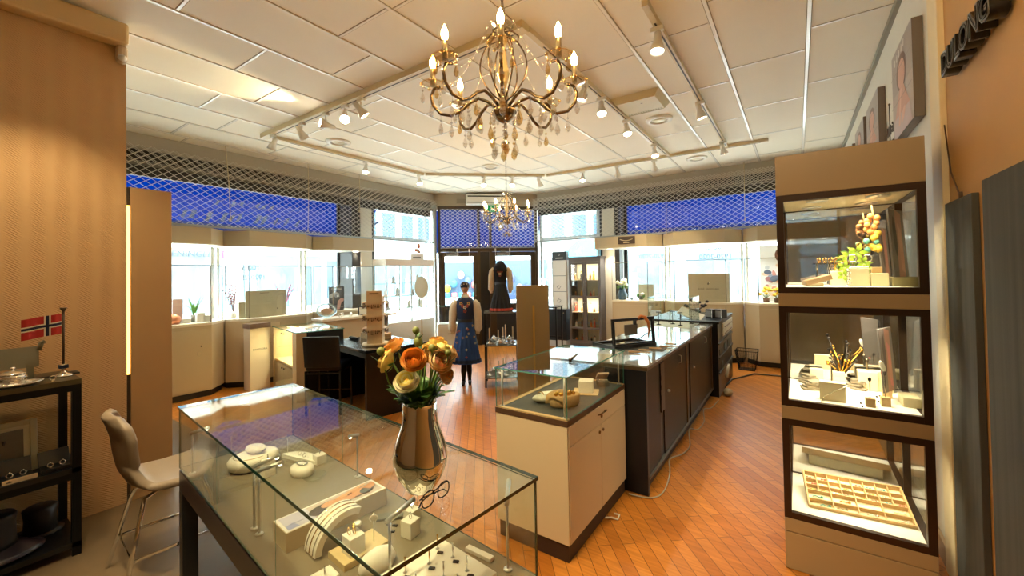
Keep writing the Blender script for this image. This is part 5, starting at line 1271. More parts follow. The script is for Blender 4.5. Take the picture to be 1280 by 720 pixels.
# ------------------------------------------------------------------ tall display tower with three lit glass cases
WX0, WX1, WY0, WY1 = -.09, .517, 2.75, 3.33
tw = thing('display_tower', 'tall taupe display tower with three lit glass cases against the right wall', 'display tower', (0, 0, 0))
for nm, z0, z1 in (('plinth', .004, .204), ('band', .208, .28), ('band', .826, .896), ('band', 1.446, 1.518), ('header', 2.062, 2.282)):
    mb = MB(); mb.box(WX0, WX1, WY0, WY1, z0, z1, .002); mb.build(nm, TOWERM, tw)
CASES = []
for z0, z1 in ((.2805, .8255), (.8965, 1.4455), (1.5185, 2.0615)):
    mb = MB(); w = .034
    for q in ((WX0, WX0+w), (WX1-w, WX1)):
        mb.box(*q, WY0, WY0+.03, z0, z1); mb.box(q[0], q[1], WY1-.03, WY1, z0, z1)
    for q in ((z0, z0+w), (z1-w, z1)):
        mb.box(WX0+w, WX1-w, WY0+.0005, WY0+.0295, *q); mb.box(WX0+w, WX1-w, WY1-.0295, WY1-.0005, *q)
        mb.box(WX0+.0005, WX0+w, WY0+.03, WY1-.03, *q); mb.box(WX1-w, WX1-.0005, WY0+.03, WY1-.03, *q)
    fr = mb.build('case_frame', BRONZE, tw)
    mb = MB(); mb.box(WX0+w, WX1-w, WY0+.01, WY0+.015, z0+w, z1-w); mb.build('front_glass', GLASS, tw)
    mb = MB(); mb.box(WX0+.012, WX0+.017, WY0+.03, WY1-.03, z0+w, z1-w); mb.build('side_glass', GLASS, tw)
    mb = MB(); mb.box(WX1-.017, WX1-.012, WY0+.03, WY1-.03, z0+w, z1-w); mb.build('side_glass', GLASS, tw)
    mb = MB(); mb.box(WX0+w, WX1-w, WY1-.02, WY1-.015, z0+w, z1-w); mb.build('back_glass', MIRRORG, tw)
    mb = MB(); mb.box(WX0+w, WX1-w, WY0+.03, WY1-.03, z0+.004, z0+w-.002); mb.build('case_floor', P('white_case_floor', '#eee8d8', .5), tw)
    mb = MB(); mb.box(WX0+w, WX1-w, WY0+.03, WY1-.03, z1-w+.004, z1-.004); mb.build('case_ceiling', P('cream_case_ceiling', '#dccca6', .5), tw)
    for i, (x, y) in enumerate(((.10, 2.86), (.36, 2.88), (.08, 3.14), (.34, 3.16))):
        zz = z1-w+.003
        mb = MB(); mb.lathe([(.034, 0), (.052, 0), (.05, -.006), (.036, -.008)], (x, y, zz), 20); mb.build('downlight_rim', STEEL, tw)
        mb = MB(); mb.lathe([(0, -.004), (.034, -.004), (.034, 0), (0, 0)], (x, y, zz), 20); mb.build('downlight', DOWN, tw)
    l = bpy.data.lights.new('case_lamp', 'AREA'); l.shape = 'RECTANGLE'; l.size = .35; l.size_y = .3; l.energy = 3.4 if z0 > .5 else 1.9; l.color = (1, .86, .62); l.spread = math.radians(140)
    o = bpy.data.objects.new('case_lamp', l); COL.objects.link(o); o.location = (.22, 3.02, z1-w-.012)
    CASES.append((z0+w-.002, z1-w))
Z1, Z2, Z3 = CASES[0][0], CASES[1][0], CASES[2][0]
PALEB = P('pale_block', '#e3d9b0', .5); TANB = P('tan_block', '#b99a6a', .5)
def block(label, c, d, z, m=PALEB, rz=0, group=None, name='display_block', extra=None):
    mb = MB(); mb.box(-d[0]/2, d[0]/2, -d[1]/2, d[1]/2, 0, d[2], .003)
    return solo(name, mb, m, label, 'display block', Vector((c[0], c[1], z)), rz, group)
def yx(px, y): return aty(y, px, 345).x
# top case
Y_ = 3.0
block('pale green-yellow block in the top case of the tower, furthest from the wall', (yx(1047, Y_+.12), Y_+.12), (.07, .07, .085), Z3, rz=.0)
block('tall pale block in the middle of the top case of the tower', (yx(1073, Y_), Y_), (.085, .08, .10), Z3)
block('pale block next to the leaning pictures in the top case of the tower', (yx(1099, Y_-.02), Y_-.02), (.07, .07, .07), Z3)
b_ = block('small tan box on the pale block in the top case of the tower', (yx(1096, Y_+.0), Y_+.0), (.045, .045, .035), Z3+.07, TANB)
block('long low grey block under the leaning pictures in the top case of the tower', (yx(1132, 2.98), 2.98), (.12, .1, .05), Z3, P('olive_block', '#8d8257', .5))
t = thing('ring_wedge', 'tilted tan box lid lying at the near end of the top case of the tower', 'box', (yx(1022, 2.95), 2.95, Z3), .25)
mb = MB(); mb.M = Matrix.Rotation(-.28, 4, 'Y'); mb.box(-.06, .07, -.04, .04, .022, .05, .003); mb.build('lid', P('rose_tan_box', '#a98a66', .5), t)
mb = MB(); mb.box(-.05, .02, -.03, .03, 0, .02, .002); mb.build('support', PALEB, t)
t = thing('bangle_stand', 'thin stand with gold bangles in the top case of the tower', 'jewellery stand', (yx(1022, 3.2), 3.2, Z3))
mb = MB(); mb.cyl((0, 0, 0), (0, 0, .13), .004, n=8); mb.cyl((.06, 0, 0), (.06, 0, .13), .004, n=8); mb.box(-.02, .09, -.02, .02, .13, .136); mb.build('stand', BRASS, t)
for i in range(3): mb = MB(); mb.torus((.01+.03*i, 0, .152), .016, .003, (1, .3, 0), 14, 5); mb.build('ring', GOLD, t)
t = thing('orchid_spray', 'lime green orchid spray arching out of the top case blocks', 'flower', (yx(1068, 3.1), 3.1, Z3+.0))
mb = MB(); mb.tube([(0, 0, 0), (-.02, 0, .08), (-.01, 0, .16), (.02, 0, .2)], .004, 6); mb.build('stem', MATS['stem_green'], t)
for i, (x, z, s_) in enumerate(((-.02, .17, .05), (.015, .19, .055), (-.045, .11, .04), (.04, .13, .045), (-.05, .06, .04), (.055, .1, .035))):
    mb = MB()
    for k in range(5):
        a = 2*PI*k/5; mb.at((x, -.01, z), 0); mb.surf(lambda u, v: Vector((s_*v*math.cos(a+(2*u-1)*.55*math.sin(PI*min(v+.15, 1))), -.012*v*(1-v)*4, s_*v*math.sin(a+(2*u-1)*.55*math.sin(PI*min(v+.15, 1))))), 4, 6)
    mb.build('bloom', GREENL, t, fix=False)
t = thing('blossom_garland', 'hanging garland of orange and yellow dried blossoms in the top case of the tower', 'garland', (yx(1092, 3.12), 3.12, Z3+.46))
mb = MB(); mb.tube([(0, 0, 0), (.01, 0, -.1), (.0, 0, -.22)], .004, 6); mb.build('stem', BASKET, t)
rg = random.Random(2)
for i in range(34):
    z = -.06-.2*rg.random(); mb = MB(); mb.at((.04*(rg.random()-.5)*(1-z*2), .03*(rg.random()-.5), z)); mb.ball((0, 0, 0), (.016, .014, .018), 7, 5)
    mb.build('blossom', [P('dried_orange', '#cc8a45', .7), P('dried_yellow', '#dcb33c', .7), P('dried_teal', '#5fa08a', .7)][0 if z > -.16 else (1 if rg.random() < .6 else 2)], t)
t = thing('charm_bracelet', 'silver charm bracelet hanging between the pale blocks of the top case', 'bracelet', (yx(1061, 2.94), 2.94, Z3))
mb = MB()
for i in range(11): mb.ball((.006*math.sin(i*2), 0, .008+.009*i), .0065, 7, 5)
mb.build('beads', SILVER, t)
mb = MB(); mb.torus((0, 0, 0), .045, .003, (0, 1, .25), 24, 5); mb.M = Matrix.Translation((0, 0, -.03)); mb.torus((0, 0, 0), .045, .003, (0, 1, .2), 24, 5)
o = solo('bangle', mb, GOLD, 'pair of thin gold bangles leaning over the lime orchid', 'bangle', (yx(1055, 3.16), 3.16, Z3+.13))
mb = MB(); mb.cyl((0, 0, -.11), (0, 0, .0), .002, n=6)
for k, (p_, lb) in enumerate((((1066, 2.97, .155), 'round silver ring standing on the middle block of the top case'), ((1085, 3.1, .155), 'round silver ring beside the dried garland in the top case'))):
    mb = MB(); mb.torus((0, 0, 0), .02, .004, (.2, 1, 0), 18, 6); mb.cyl((0, 0, -.02), (0, 0, -.155 if k else -.055), .0015, n=5); solo('ring', mb, SILVER, lb, 'ring', (yx(p_[0], p_[1]), p_[1], Z3+p_[2]), 0, 'rings in the top case')
mb = MB()
for i in range(9): mb.ball((-.035+.009*i, .006*math.sin(i), .006), .006, 7, 5)
solo('pearl_string', mb, PEARL, 'short string of pearls on the middle block of the top case', 'pearls', (yx(1074, 2.99), 2.985, Z3+.101))
def leaning_picture(label, x, y, z, h, w, tone):
    t = thing('leaning_picture', label, 'picture', (x, y, z), 1.15)
    mb = MB(); mb.M = Matrix.Rotation(-.06, 4, 'X'); mb.box(-w/2, w/2, 0, .008, 0, h); mb.build('board', P('grey_board', '#5b544f', .4), t)
    M = Matrix.Rotation(-.06, 4, 'X') @ Matrix.Translation((0, -.0004, h/2)) @ Matrix.Rotation(PI/2, 4, 'X')
    art('printed_photo', [('r', -w/2, -h/2, w, h, '#8a7d78'), ('p', [(-w*.1, h*.5), (w*.3, h*.45), (w*.25, -h*.5), (-w*.2, -h*.5)], '#c98f7c'), ('p', [(-w*.02, h*.3), (w*.2, h*.2), (w*.22, -h*.45), (w*.02, -h*.4)], tone), ('e', -w*.25, h*.1, w*.12, h*.3, .05, '#5c4a48'), ('e', w*.1, -h*.2, w*.12, h*.12, .2, '#d99a86')], t, M)
leaning_picture('tall pink photograph leaning at the wall side of the top case, in front', yx(1128, 2.98), 2.98, Z3+.05, .36, .2, '#e0a591')
leaning_picture('tall pink photograph leaning deeper in the top case', yx(1110, 3.16), 3.16, Z3, .33, .12, '#d98d86')
# middle case
def c2(px, py):
    p = atz(Z2, px, py); p.y = min(p.y, 3.235); return p
CB = P('cream_block', '#ead9b0', .5)
def blk2(label, px, py, d, rz=0, m=CB):
    p = c2(px, py); return block(label, p, d, Z2, m, rz)
blk2('large cream wedge block at the front of the middle tower case', 1041, 500, (.115, .05, .10), -.05)
blk2('small cream block behind the large wedge of the middle tower case', 1046, 475, (.06, .06, .09), 0)
blk2('cream block standing in for a reflection, rear centre of the middle tower case', 1077, 474, (.09, .09, .11), 0)  # solid block added in place of a reflection in the back glass
blk2('cream block behind the earring stems of the middle tower case', 1102, 488, (.1, .06, .115), 0)
block('cream block standing in for a reflection, rear left of the middle tower case', (.085, 3.26), (.07, .06, .09), Z2, CB)  # another added block where the back glass only mirrors one
blk2('low half-lit block at the wall side of the middle tower case', 1137, 506, (.07, .13, .05), .0, P('low_block', '#dccfa5', .5))
leaning_picture('dark photograph with a pink streak leaning at the wall side of the middle tower case', .405, 3.03, Z2+.05, .34, .17, '#e88e8a')
rs = random.Random(4)
for i, (px, py, w) in enumerate(((1017, 487, .075), (1012, 468, .075), (1076, 481, .09), (1062, 462, .06))):
    t = thing('driftwood_stone', ['flat grey layered stone near the outer front of the middle tower case', 'pile-like layered stone standing in for a reflection, outer back of the middle tower case', 'flat layered stone in the centre of the middle tower case', 'pale curved driftwood standing in for a reflection, centre of the middle tower case'][i], 'stone', c2(px, py), .4*i, 'layered stones in the middle tower case')  # the outer back stone and the driftwood stand in for mirror images
    for k in range(4):
        mb = MB(); mb.at((.012*rs.random(), .01*rs.random(), .008+.013*k), rs.random()*.6, .1*(rs.random()-.5), .12*(rs.random()-.5)); mb.box(-w*(1-.12*k)/1.2, w*(1-.12*k)/1.2, -w*.42, w*.42, -.006, .007, .004)
        mb.build('layer', P('layered_stone', '#8d8069', .8, noise=.4, scale=40), t)
for i, (px, py, hb, hs) in enumerate(((1088, 508, .045, .10), (1107, 507, .045, .13), (1109, 497, .045, .12))):
    t = thing('earring_holder', ['wooden block with dark earring on a stem, nearest the middle case\'s front glass', 'wooden block with a tall stem and white petal earring in the middle tower case', 'wooden block with a thin stem right behind the petal earring'][i], 'earring stand', c2(px, py), 0, 'wooden earring stems in the middle tower case')
    mb = MB(); mb.box(-.02, .02, -.02, .02, 0, hb, .002); mb.build('block', TANB, t)
    mb = MB(); mb.cyl((0, 0, hb), (0, 0, hb+hs), .0022, n=6); mb.build('stem', BRASS, t)
    mb = MB(); mb.ball((0, 0, hb+hs*.95), (.008, .006, .012), 8, 6); mb.build('earring', BLACK, t)
    if i == 1: mb = MB(); mb.at((-.008, 0, hb+hs+.03), 0, 0, -.3); mb.ball((0, 0, 0), (.012, .006, .03), 10, 6); mb.build('petal', PEARL, t)
    if i == 2: mb = MB(); mb.ball((-.012, 0, hb+hs*.35), .007, 7, 5); mb.ball((-.02, 0, hb+hs*.75), .006, 7, 5); mb.build('red_bead', P('red_bead', '#d8482c', .3), t)
t = thing('gold_branch', 'twisted metallic branch standing behind the blocks of the middle tower case', 'ornament', Vector((.20, 3.245, Z2)))
rb = random.Random(8)
for i in range(16):
    a = rb.random()*6.28; e_ = .4+rb.random()*1.1; L_ = .1+.18*rb.random(); d = Vector((math.cos(a)*math.cos(e_)*.6, math.sin(a)*math.cos(e_)*.35, math.sin(e_)))
    mb = MB(); mb.tube([(0, 0, .05), d*L_*.5+Vector((.01*rb.random(), 0, .06)), d*L_+Vector((0, 0, .05))], [.007, .005, .002], 6); mb.ball(d*L_+Vector((0, 0, .05)), .009, 6, 4); mb.build('twig', GOLD if i % 2 else P('dark_twig', '#37302a', .4, .5), t)
mb = MB(); mb.lathe([(0, 0), (.03, 0), (.012, .02), (.01, .06), (0, .06)], n=12); mb.build('foot', BRASS, t)
t = thing('ring_pillar', 'slim brass pillar on a dark foot in the rear of the middle tower case', 'ring stand', Vector((.33, 3.25, Z2)))
mb = MB(); mb.lathe([(0, 0), (.02, 0), (.02, .008), (.006, .02), (.005, .15), (.012, .17), (0, .19)], n=14); mb.build('pillar', BRASS, t)
for i, (px, py) in enumerate(((1001, 483), (1004, 486), (1076, 505), (1078, 509), (1096, 497), (1100, 496), (1098, 503), (1101, 505), (1061, 468), (1055, 459))):
    mb = MB(); mb.ball((0, 0, .005), (.006, .005, .005), 8, 5); mb.cyl((0, 0, .005), (.006, 0, .010), .0012, n=5)
    solo('stud_earring', mb, BLACK, 'tiny black stud earring lying on the white floor of the middle tower case', 'earring', c2(px, py), i*.7, 'black stud earrings in the middle tower case')
mb = MB(); mb.tube([c2(1017, 503)-c2(1030, 500), (-.03, .0, .02), (0, -.028, .05), (.05, -.03, .085), (.075, -.02, .1)], .0016, 5)
solo('silver_chain', mb, SILVER, 'fine silver chain drawn across the large wedge block of the middle tower case', 'necklace', c2(1030, 500)+Vector((.03, -.0, 0)))
# bottom case: divided wooden trays
def divided_tray(label, p, rz, W, D, rows, tilt=.16):
    t = thing('divided_tray', label, 'jewellery tray', p, rz)
    M0 = Matrix.Translation((0, 0, .03)) @ Matrix.Rotation(tilt, 4, 'X')
    mb = MB(); mb.M = M0; mb.box(-W/2, W/2, -D/2, D/2, 0, .006); mb.build('bottom', P('pale_tray_lining', '#ecdcb4', .6), t)
    mb = MB(); mb.M = M0
    for q in ((-W/2-.008, W/2+.008, -D/2-.008, -D/2), (-W/2-.008, W/2+.008, D/2, D/2+.008), (-W/2-.008, -W/2, -D/2, D/2), (W/2, W/2+.008, -D/2, D/2)): mb.box(*q, -.004, .034)
    mb.build('rim', LWOOD, t)
    mb = MB(); mb.M = M0; y = -D/2; items = []
    for rd, cols in rows:
        h = D*rd
        for c in range(1, cols): mb.box(-W/2+W*c/cols-.0022, -W/2+W*c/cols+.0022, y, y+h, .006, .03)
        for c in range(cols): items.append((-W/2+W*(c+.5)/cols, y+h*.5, W/cols, h))
        y += h
        if y < D/2-.01: mb.box(-W/2, W/2, y-.0022, y+.0022, .006, .03)
    mb.build('dividers', LWOOD, t)
    rr = random.Random(6)
    for i, (x, y, w, h) in enumerate(items):
        if rr.random() < .25: continue
        mb = MB(); mb.M = M0 @ Matrix.Translation((x+(rr.random()-.5)*w*.4, y, .008))
        if w < .06: mb.ball((-.006, 0, .005), (.007, .006, .005), 7, 5); mb.ball((.008, 0, .005), (.007, .006, .005), 7, 5)
        else: mb.tube([(-.02, 0, .004), (-.005, .008, .004), (.012, 0, .004), (.022, .004, .004)], .0028, 5); mb.ball((.024, .004, .005), .007, 7, 5)
        mb.build('jewel', [GOLD, BRASS, PEARL, P('turquoise_stone', '#4aa3a0', .3), P('red_stone', '#b0463a', .3), SILVER][rr.randrange(6)], t)
    mb = MB(); mb.M = Matrix.Identity(4); mb.box(-W/2+.03, W/2-.03, D/2-.05, D/2-.01, 0.001, .03+D/2*math.sin(tilt)-.008); mb.build('support', PALEB, t)
    mb = MB(); mb.box(-W/2+.03, W/2-.03, -D/2+.01, -D/2+.04, .001, .03-D/2*math.sin(tilt)+.0); mb.build('support', PALEB, t)
p = atz(Z1, 1078, 632)
divided_tray('large divided wooden tray of gold jewellery in the bottom tower case', (.235, 3.02, Z1), .10, .44, .25, ((.2, 4), (.25, 4), (.17, 8), (.18, 8), (.2, 8)), .34)
# ------------------------------------------------------------------ right wall: posters, sign, fabric panels
def wall_poster(label, y0, y1, z0, z1, tone):
    W, H = y1-y0, z1-z0
    t = thing('wall_poster', label, 'poster', (.649, (y0+y1)/2, (z0+z1)/2), 0, 'portrait posters on the white wall')
    mb = MB(); mb.box(-.05, -.001, -W/2, W/2, -H/2, H/2, .002); mb.build('box_frame', P('grey_brown_canvas', '#6f6257', .5), t)
    M = basis((-.0504, 0, 0), Vector((0, -1, 0)), Vector((0, 0, 1)), Vector((-1, 0, 0)))
    art('printed_photo', [('r', -W/2, -H/2, W, H, '#a99d92'), ('r', -W/2, -H/2, W, H*.5, '#b8a79b'), ('e', 0, H*.16, W*.25, H*.2, 0, '#7a5a48'), ('e', 0, H*.14, W*.18, H*.16, 0, '#d3a188'), ('p', [(-W*.1, 0), (W*.1, 0), (W*.36, -H*.28), (W*.42, -H/2), (-W*.42, -H/2), (-W*.36, -H*.28)], '#cf9d86'),
        ('p', [(-W*.36, -H*.28), (W*.36, -H*.28), (W*.45, -H/2), (-W*.45, -H/2)], tone), ('p', [(-W*.05, -H*.02), (W*.02, -H*.02), (-W*.1, -H*.4), (-W*.18, -H*.4)], '#dfb39d'), ('e', W*.07, -H*.33, W*.12, H*.05, .5, '#e0b59f'), ('r', -W/2, -H*.12, W, .004, '#8f7f74'), ('r', -W/2, H*.22, W, .004, '#8f7f74')], t, M)
    return t, W, H
t, W, H = wall_poster('largest portrait poster on the white wall, right above the tower', 3.40, 4.02, 2.55, 3.15, '#c9b4b0')
art('pale_script', [('p', [(x, .20+.006*k), (x+.022, .20+.006*k), (x+.03, .245+.006*k), (x+.012, .245+.006*k)], '#e9e4da') for k, x in enumerate((-.2, -.13, -.06, .02, .09))], t, basis((-.0525, 0, 0), Vector((0, -1, 0)), Vector((0, 0, 1)), Vector((-1, 0, 0))))
wall_poster('second portrait poster on the white wall, farther than the largest one', 4.66, 5.36, 2.66, 3.19, '#bfb2a6')
wall_poster('third portrait poster on the white wall', 5.58, 6.30, 2.72, 3.22, '#b0a69b')
wall_poster('farthest portrait poster on the white wall, almost hidden by the tower', 6.62, 7.2, 2.75, 3.2, '#b0a69b')
t = thing('wall_lettering', 'small dark 100 år lettering on a thin rod over the tower', 'sign', (.60, 4.15, 2.42), 0)
mb = MB(); mb.tube([(.02, .18, 0), (.02, .16, .5)], .004, 6); mb.ball((.02, .16, .5), .008, 8, 6); mb.build('rod', P('dark_rod', '#4a3d33', .4, .3), t)
text('lettering', '100 år', .11, C('#4b423a'), t, (0, -.0, .26), (PI/2, 0, -PI/2), .003)
text('lettering', '1920-2020', .085, C('#4b423a'), t, (0, -.0, .14), (PI/2, 0, -PI/2), .003)
# DULONG letters
t = thing('wall_sign', 'row of black three-dimensional capital letters on the amber wall', 'sign', (.6, 2.44, 2.56), 0)
LS = P('letter_black', '#14120f', .25, .2); LE = P('letter_grey_rim', '#6b665c', .3, .6)
for i, (ch, px, py) in enumerate((('D', 1189, 86), ('U', 1196, 74), ('L', 1204, 59), ('O', 1213, 37), ('N', 1226, 17), ('G', 1240, -4))):
    p = atx(.585, px, py)
    o = text('letter', ch, .14, LS, t, Vector((.59, p.y, 2.56))-t.location, (PI/2, 0, -PI/2), .024, offset=.004, bevel=.0015)
    text('letter_face', ch, .14, LE, o, (0, 0, .0262), (0, 0, 0), .001, offset=.0045)
    text('letter_inset', ch, .14, LS, o, (0, 0, .0286), (0, 0, 0), .001, offset=-.004)
def fabric(label, y0, y1, z1):
    t = thing('fabric_panel', label, 'wall panel', (.62, 0, 0), 0, 'blue-grey fabric panels on the amber wall')
    mb = MB(); mb.box(-.02, .004, y0, y1, .16, z1, .003); mb.build('panel', FABRICP, t)
fabric('narrower blue-grey fabric panel on the amber wall, nearest the tower', 2.49, 2.86, 1.955)
fabric('wider blue-grey fabric panel on the amber wall, with the higher top', 1.3, 2.37, 1.985)
mb = MB(); mb.tube([(.615, 2.89, 2.35), (.612, 2.8, 2.1), (.61, 2.67, 1.965)], .003, 6); mb.cyl((.612, 2.67, 1.955), (.612, 2.67, 1.985), .007, n=8)
solo('picture_wire', mb, P('dark_wire', '#4b3520', .5), 'thin dark wire running down to the narrower fabric panel', 'wire')
# ------------------------------------------------------------------ window display cabinets along both streets
def display_unit(label, M, L, c0, c1, kh=1.04, back=.62, bx=0., lights=3, plab=None):
    """base cabinet with chamfered ends, glass back doors, and a pelmet above; local x along the window, y towards the street"""
    loc = M.translation; rz = M.to_euler().z
    ch = .24
    plan = [(0 if not c0 else ch, 0), (L if not c1 else L-ch, 0)] + ([(L, ch)] if c1 else []) + [(L, back), (0, back)] + ([(0, ch)] if c0 else [])
    def inset(d): return [(min(max(x, d), L-d), y+(d if y < back*.9 else 0)) for x, y in plan]
    full = plan
    if bx: plan = [(max(x, bx), y) for x, y in plan]
    t = thing('window_cabinet', label, 'display cabinet', loc, rz, 'window display cabinets')
    mb = MB(); mb.prism(plan, .09, kh-.035); mb.build('body', BEIGE, t)
    mb = MB(); mb.prism(inset(.025), .003, .09); mb.build('plinth', P('black_plinth', '#17130f', .5), t)
    mb = MB(); mb.prism([(x, y-(.006 if y < back*.9 else 0)) for x, y in plan], kh-.034, kh); mb.build('top', P('pale_window_board', '#ddd3ba', .45), t)
    a, b = max(bx, ch if c0 else 0)+.03, L-(ch if c1 else 0)-.03
    n = 1 if b-a < .75 else 2
    for i in range(n):
        x0 = a+(b-a)*i/n; x1 = a+(b-a)*(i+1)/n
        mb = MB(); mb.box(x0+.004, x1-.004, -.012, -.001, .12, kh-.09, .001); d = mb.build('door', BEIGE, t)
        mb = MB(); mb.torus((x1-.12, -.014, .62), .03, .004, (0, 1, 0), 18, 5); mb.build('finger_pull', P('satin_pull', '#b5a98f', .3, .6), d)
        mb = MB(); mb.cyl((x1-.1, -.02, .72), (x1-.1, -.011, .72), .010); mb.build('lock', P('dark_lock', '#4b4438', .3, .6), d)
    # glass back doors
    gz0, gz1 = kh+.004, 1.845
    segs = [((max(bx, ch if c0 else 0), .02), (L-(ch if c1 else 0), .02))]
    if c1: segs.append(((L-ch, .02), (L-.012, ch+.01)))
    if c0: segs.append(((.012, ch+.01), (ch, .02)))
    for p, q in segs:
        p, q = Vector((*p, 0)), Vector((*q, 0)); e = (q-p); ln = e.length; an = math.atan2(e.y, e.x)
        mb = MB(); mb.at(p, an); mb.box(.006, ln-.006, -.003, .003, gz0, gz1, 0, 1); g = mb.build('glass_door', [PANE, P('pale_glass_edge', '#9fb3ab', .2)], t)
        mb = MB(); mb.at(p, an); mb.box(0, ln, -.006, .006, gz1, gz1+.012)
        for x in (0, ln): mb.box(x-.005, x+.005, -.006, .006, gz0, gz1)
        if ln > .9: mb.box(ln/2-.004, ln/2+.004, -.006, .006, gz0, gz1)
        mb.build('frame', P('grey_brown_frame', '#857c6b', .4, .3), g)
    # pelmet
    plan = full
    p_ = thing('window_pelmet', plab or label.replace('cabinet', 'pelmet').replace('base', ''), 'pelmet', loc, rz, 'pelmets over the window cabinets')
    mb = MB(); mb.prism([(x, y) for x, y in plan if True][:len(plan)], 2.16, 2.39)
    mb.build('board', BEIGE, p_)
    mb = MB(); mb.prism([(x, y-(.005 if y < back*.9 else 0)) for x, y in plan], 2.148, 2.1595); mb.build('lower_edge', P('white_lower_edge', '#e9e4d6', .4), p_)
    for i in range(lights):
        x = .25+(L-.5)*i/max(1, lights-1)
        mb = MB(); mb.lathe([(0, -.004), (.05, -.004), (.055, 0), (0, 0)], (x, .22, 2.147), 16); mb.build('downlight', DOWN, p_)
        l = bpy.data.lights.new('pelmet_lamp', 'SPOT'); l.energy = 18; l.color = (1, .93, .8); l.spot_size = 1.8; l.spot_blend = .8; l.shadow_soft_size = .04
        o = bpy.data.objects.new('pelmet_lamp', l); COL.objects.link(o); o.parent = p_; o.location = (x, .22, 2.135)
    for x in (bx+.03, L-.03): mb = MB(); mb.box(x-.02, x+.02, back-.06, back-.02, kh, 2.147); mb.build('post', P('pale_post', '#cfd2cc', .4, .2), t)
    return t
XL = -6.9
ML = lambda y: Matrix.Translation((XL, y, 0)) @ Matrix.Rotation(PI/2, 4, 'Z') @ Matrix.Identity(4)
# local x -> +y world, local y -> -x world : towards the street
display_unit('window cabinet on the left street side behind the beige panel', ML(.96), 1.70, False, True, lights=3, plab='pelmet over the left street window nearest the beige panel')
display_unit('window cabinet on the left street side behind the low white sign panel', ML(2.68), 1.37, True, True, lights=3, plab='middle pelmet over the left street window')
display_unit('window cabinet on the left street side in front of the white pillar', ML(4.07), 1.1, True, False, kh=1.04, lights=2, plab='pelmet beside the white pillar of the left street window')
MR = lambda x: Matrix.Translation((x, 8.2, 0))
display_unit('window cabinet on the rear street side behind the glass showcase', MR(-3.52), 1.33, False, True, kh=1.08, bx=.36, lights=3, plab='pelmet with a small dark framed plaque over the rear street window')
display_unit('window cabinet on the rear street side carrying the large beige sign board', MR(-2.17), 1.36, True, True, kh=1.08, lights=3, plab='middle pelmet over the rear street window')
display_unit('window cabinet on the rear street side partly behind the tall tower', MR(-.79), 1.42, True, False, kh=1.08, lights=3, plab='pelmet over the rear street window partly behind the tall tower')
# plaque on the pelmet
p = aty(8.19, 783, 298)
t = thing('pelmet_plaque', 'small dark framed plaque with a pale curved line on a rear pelmet', 'plaque', (p.x, 8.197, 2.30))
mb = MB(); mb.box(-.17, .17, -.018, 0, -.075, .075, .003); mb.build('board', P('dark_plaque', '#3a2a1f', .4), t)
mb = MB(); mb.tube([(-.13+.026*i, -.02, .02-.03*math.sin(i*PI/10)) for i in range(11)], .007, 5); mb.box(-.06, .06, -.02, -.017, -.055, -.035); mb.build('ornament', P('plaque_cream', '#d9c9a0', .4), t)
# writing on the window glass, facing the street (reads mirrored from inside)
def glass_text(label, body1, body2, M, s):
    t = thing('window_lettering', label, 'lettering', M.translation, M.to_euler().z, 'anniversary lettering on the window glass')
    a = text('lettering', body1, s, C('#4a5560'), t, (0, 0, s*.62), (PI/2, 0, PI), .0008); text('lettering', body2, s*.92, C('#4a5560'), t, (0, 0, -s*.62), (PI/2, 0, PI), .0008)
for px, lb in ((894, 'mirrored anniversary lettering on the rear window above the large beige sign board'), (816, 'mirrored anniversary lettering on the rear window nearer the doors')):
    p = aty(8.915, px, 315); glass_text(lb, '100 år', '1920-2020', Matrix.Translation((p.x, 8.912, p.z)), .15)
p = aty(8.915, 1010, 314); glass_text('mirrored anniversary lettering on the rear window seen through the tower', '100 år', '1920-2020', Matrix.Translation((p.x, 8.912, p.z)), .15)
p = atx(-7.56, 312, 341); glass_text('mirrored anniversary lettering on the left street window', '100 år', '1920-2020', Matrix.Translation((-7.565, p.y, p.z)) @ Matrix.Rotation(PI/2, 4, 'Z'), .13)
# ------------------------------------------------------------------ things standing in the windows
KL = 1.042
def sill_l(px, x=-7.15): p = atx(x, px, 395); return Vector((x, p.y, KL))
def sill_r(px, y=8.45): p = aty(y, px, 375); return Vector((p.x, y, 1.082))
def tulip_pot(label, p, h=.2):
    t = thing('potted_plant', label, 'plant', p)
    mb = MB(); mb.lathe([(0, 0), (.04, 0), (.05, .1), (.046, .1), (0, .09)], n=18); mb.build('pot', P('grey_pot', '#8c8a7c', .5), t)
    r = random.Random(1)
    for i in range(16):
        a = r.random()*6.28; tl = .04+.1*r.random(); L_ = h*(.7+.5*r.random())
        mb = MB(); s = Vector((-math.sin(a), math.cos(a), 0)); d = Vector((math.cos(a), math.sin(a), 0))
        mb.surf(lambda u, v: Vector((0, 0, .09))+d*(tl*v*v+.015)+Vector((0, 0, L_*v))+s*((2*u-1)*.016*math.sin(PI*min(.15+v*.85, 1))), 3, 7); mb.build('leaf', P('tulip_green', '#5fa03a', .5, noise=.2), t, fix=False)
tulip_pot('small green leafy pot plant in the left street window nearest the beige panel', sill_l(243, -7.2), .26)
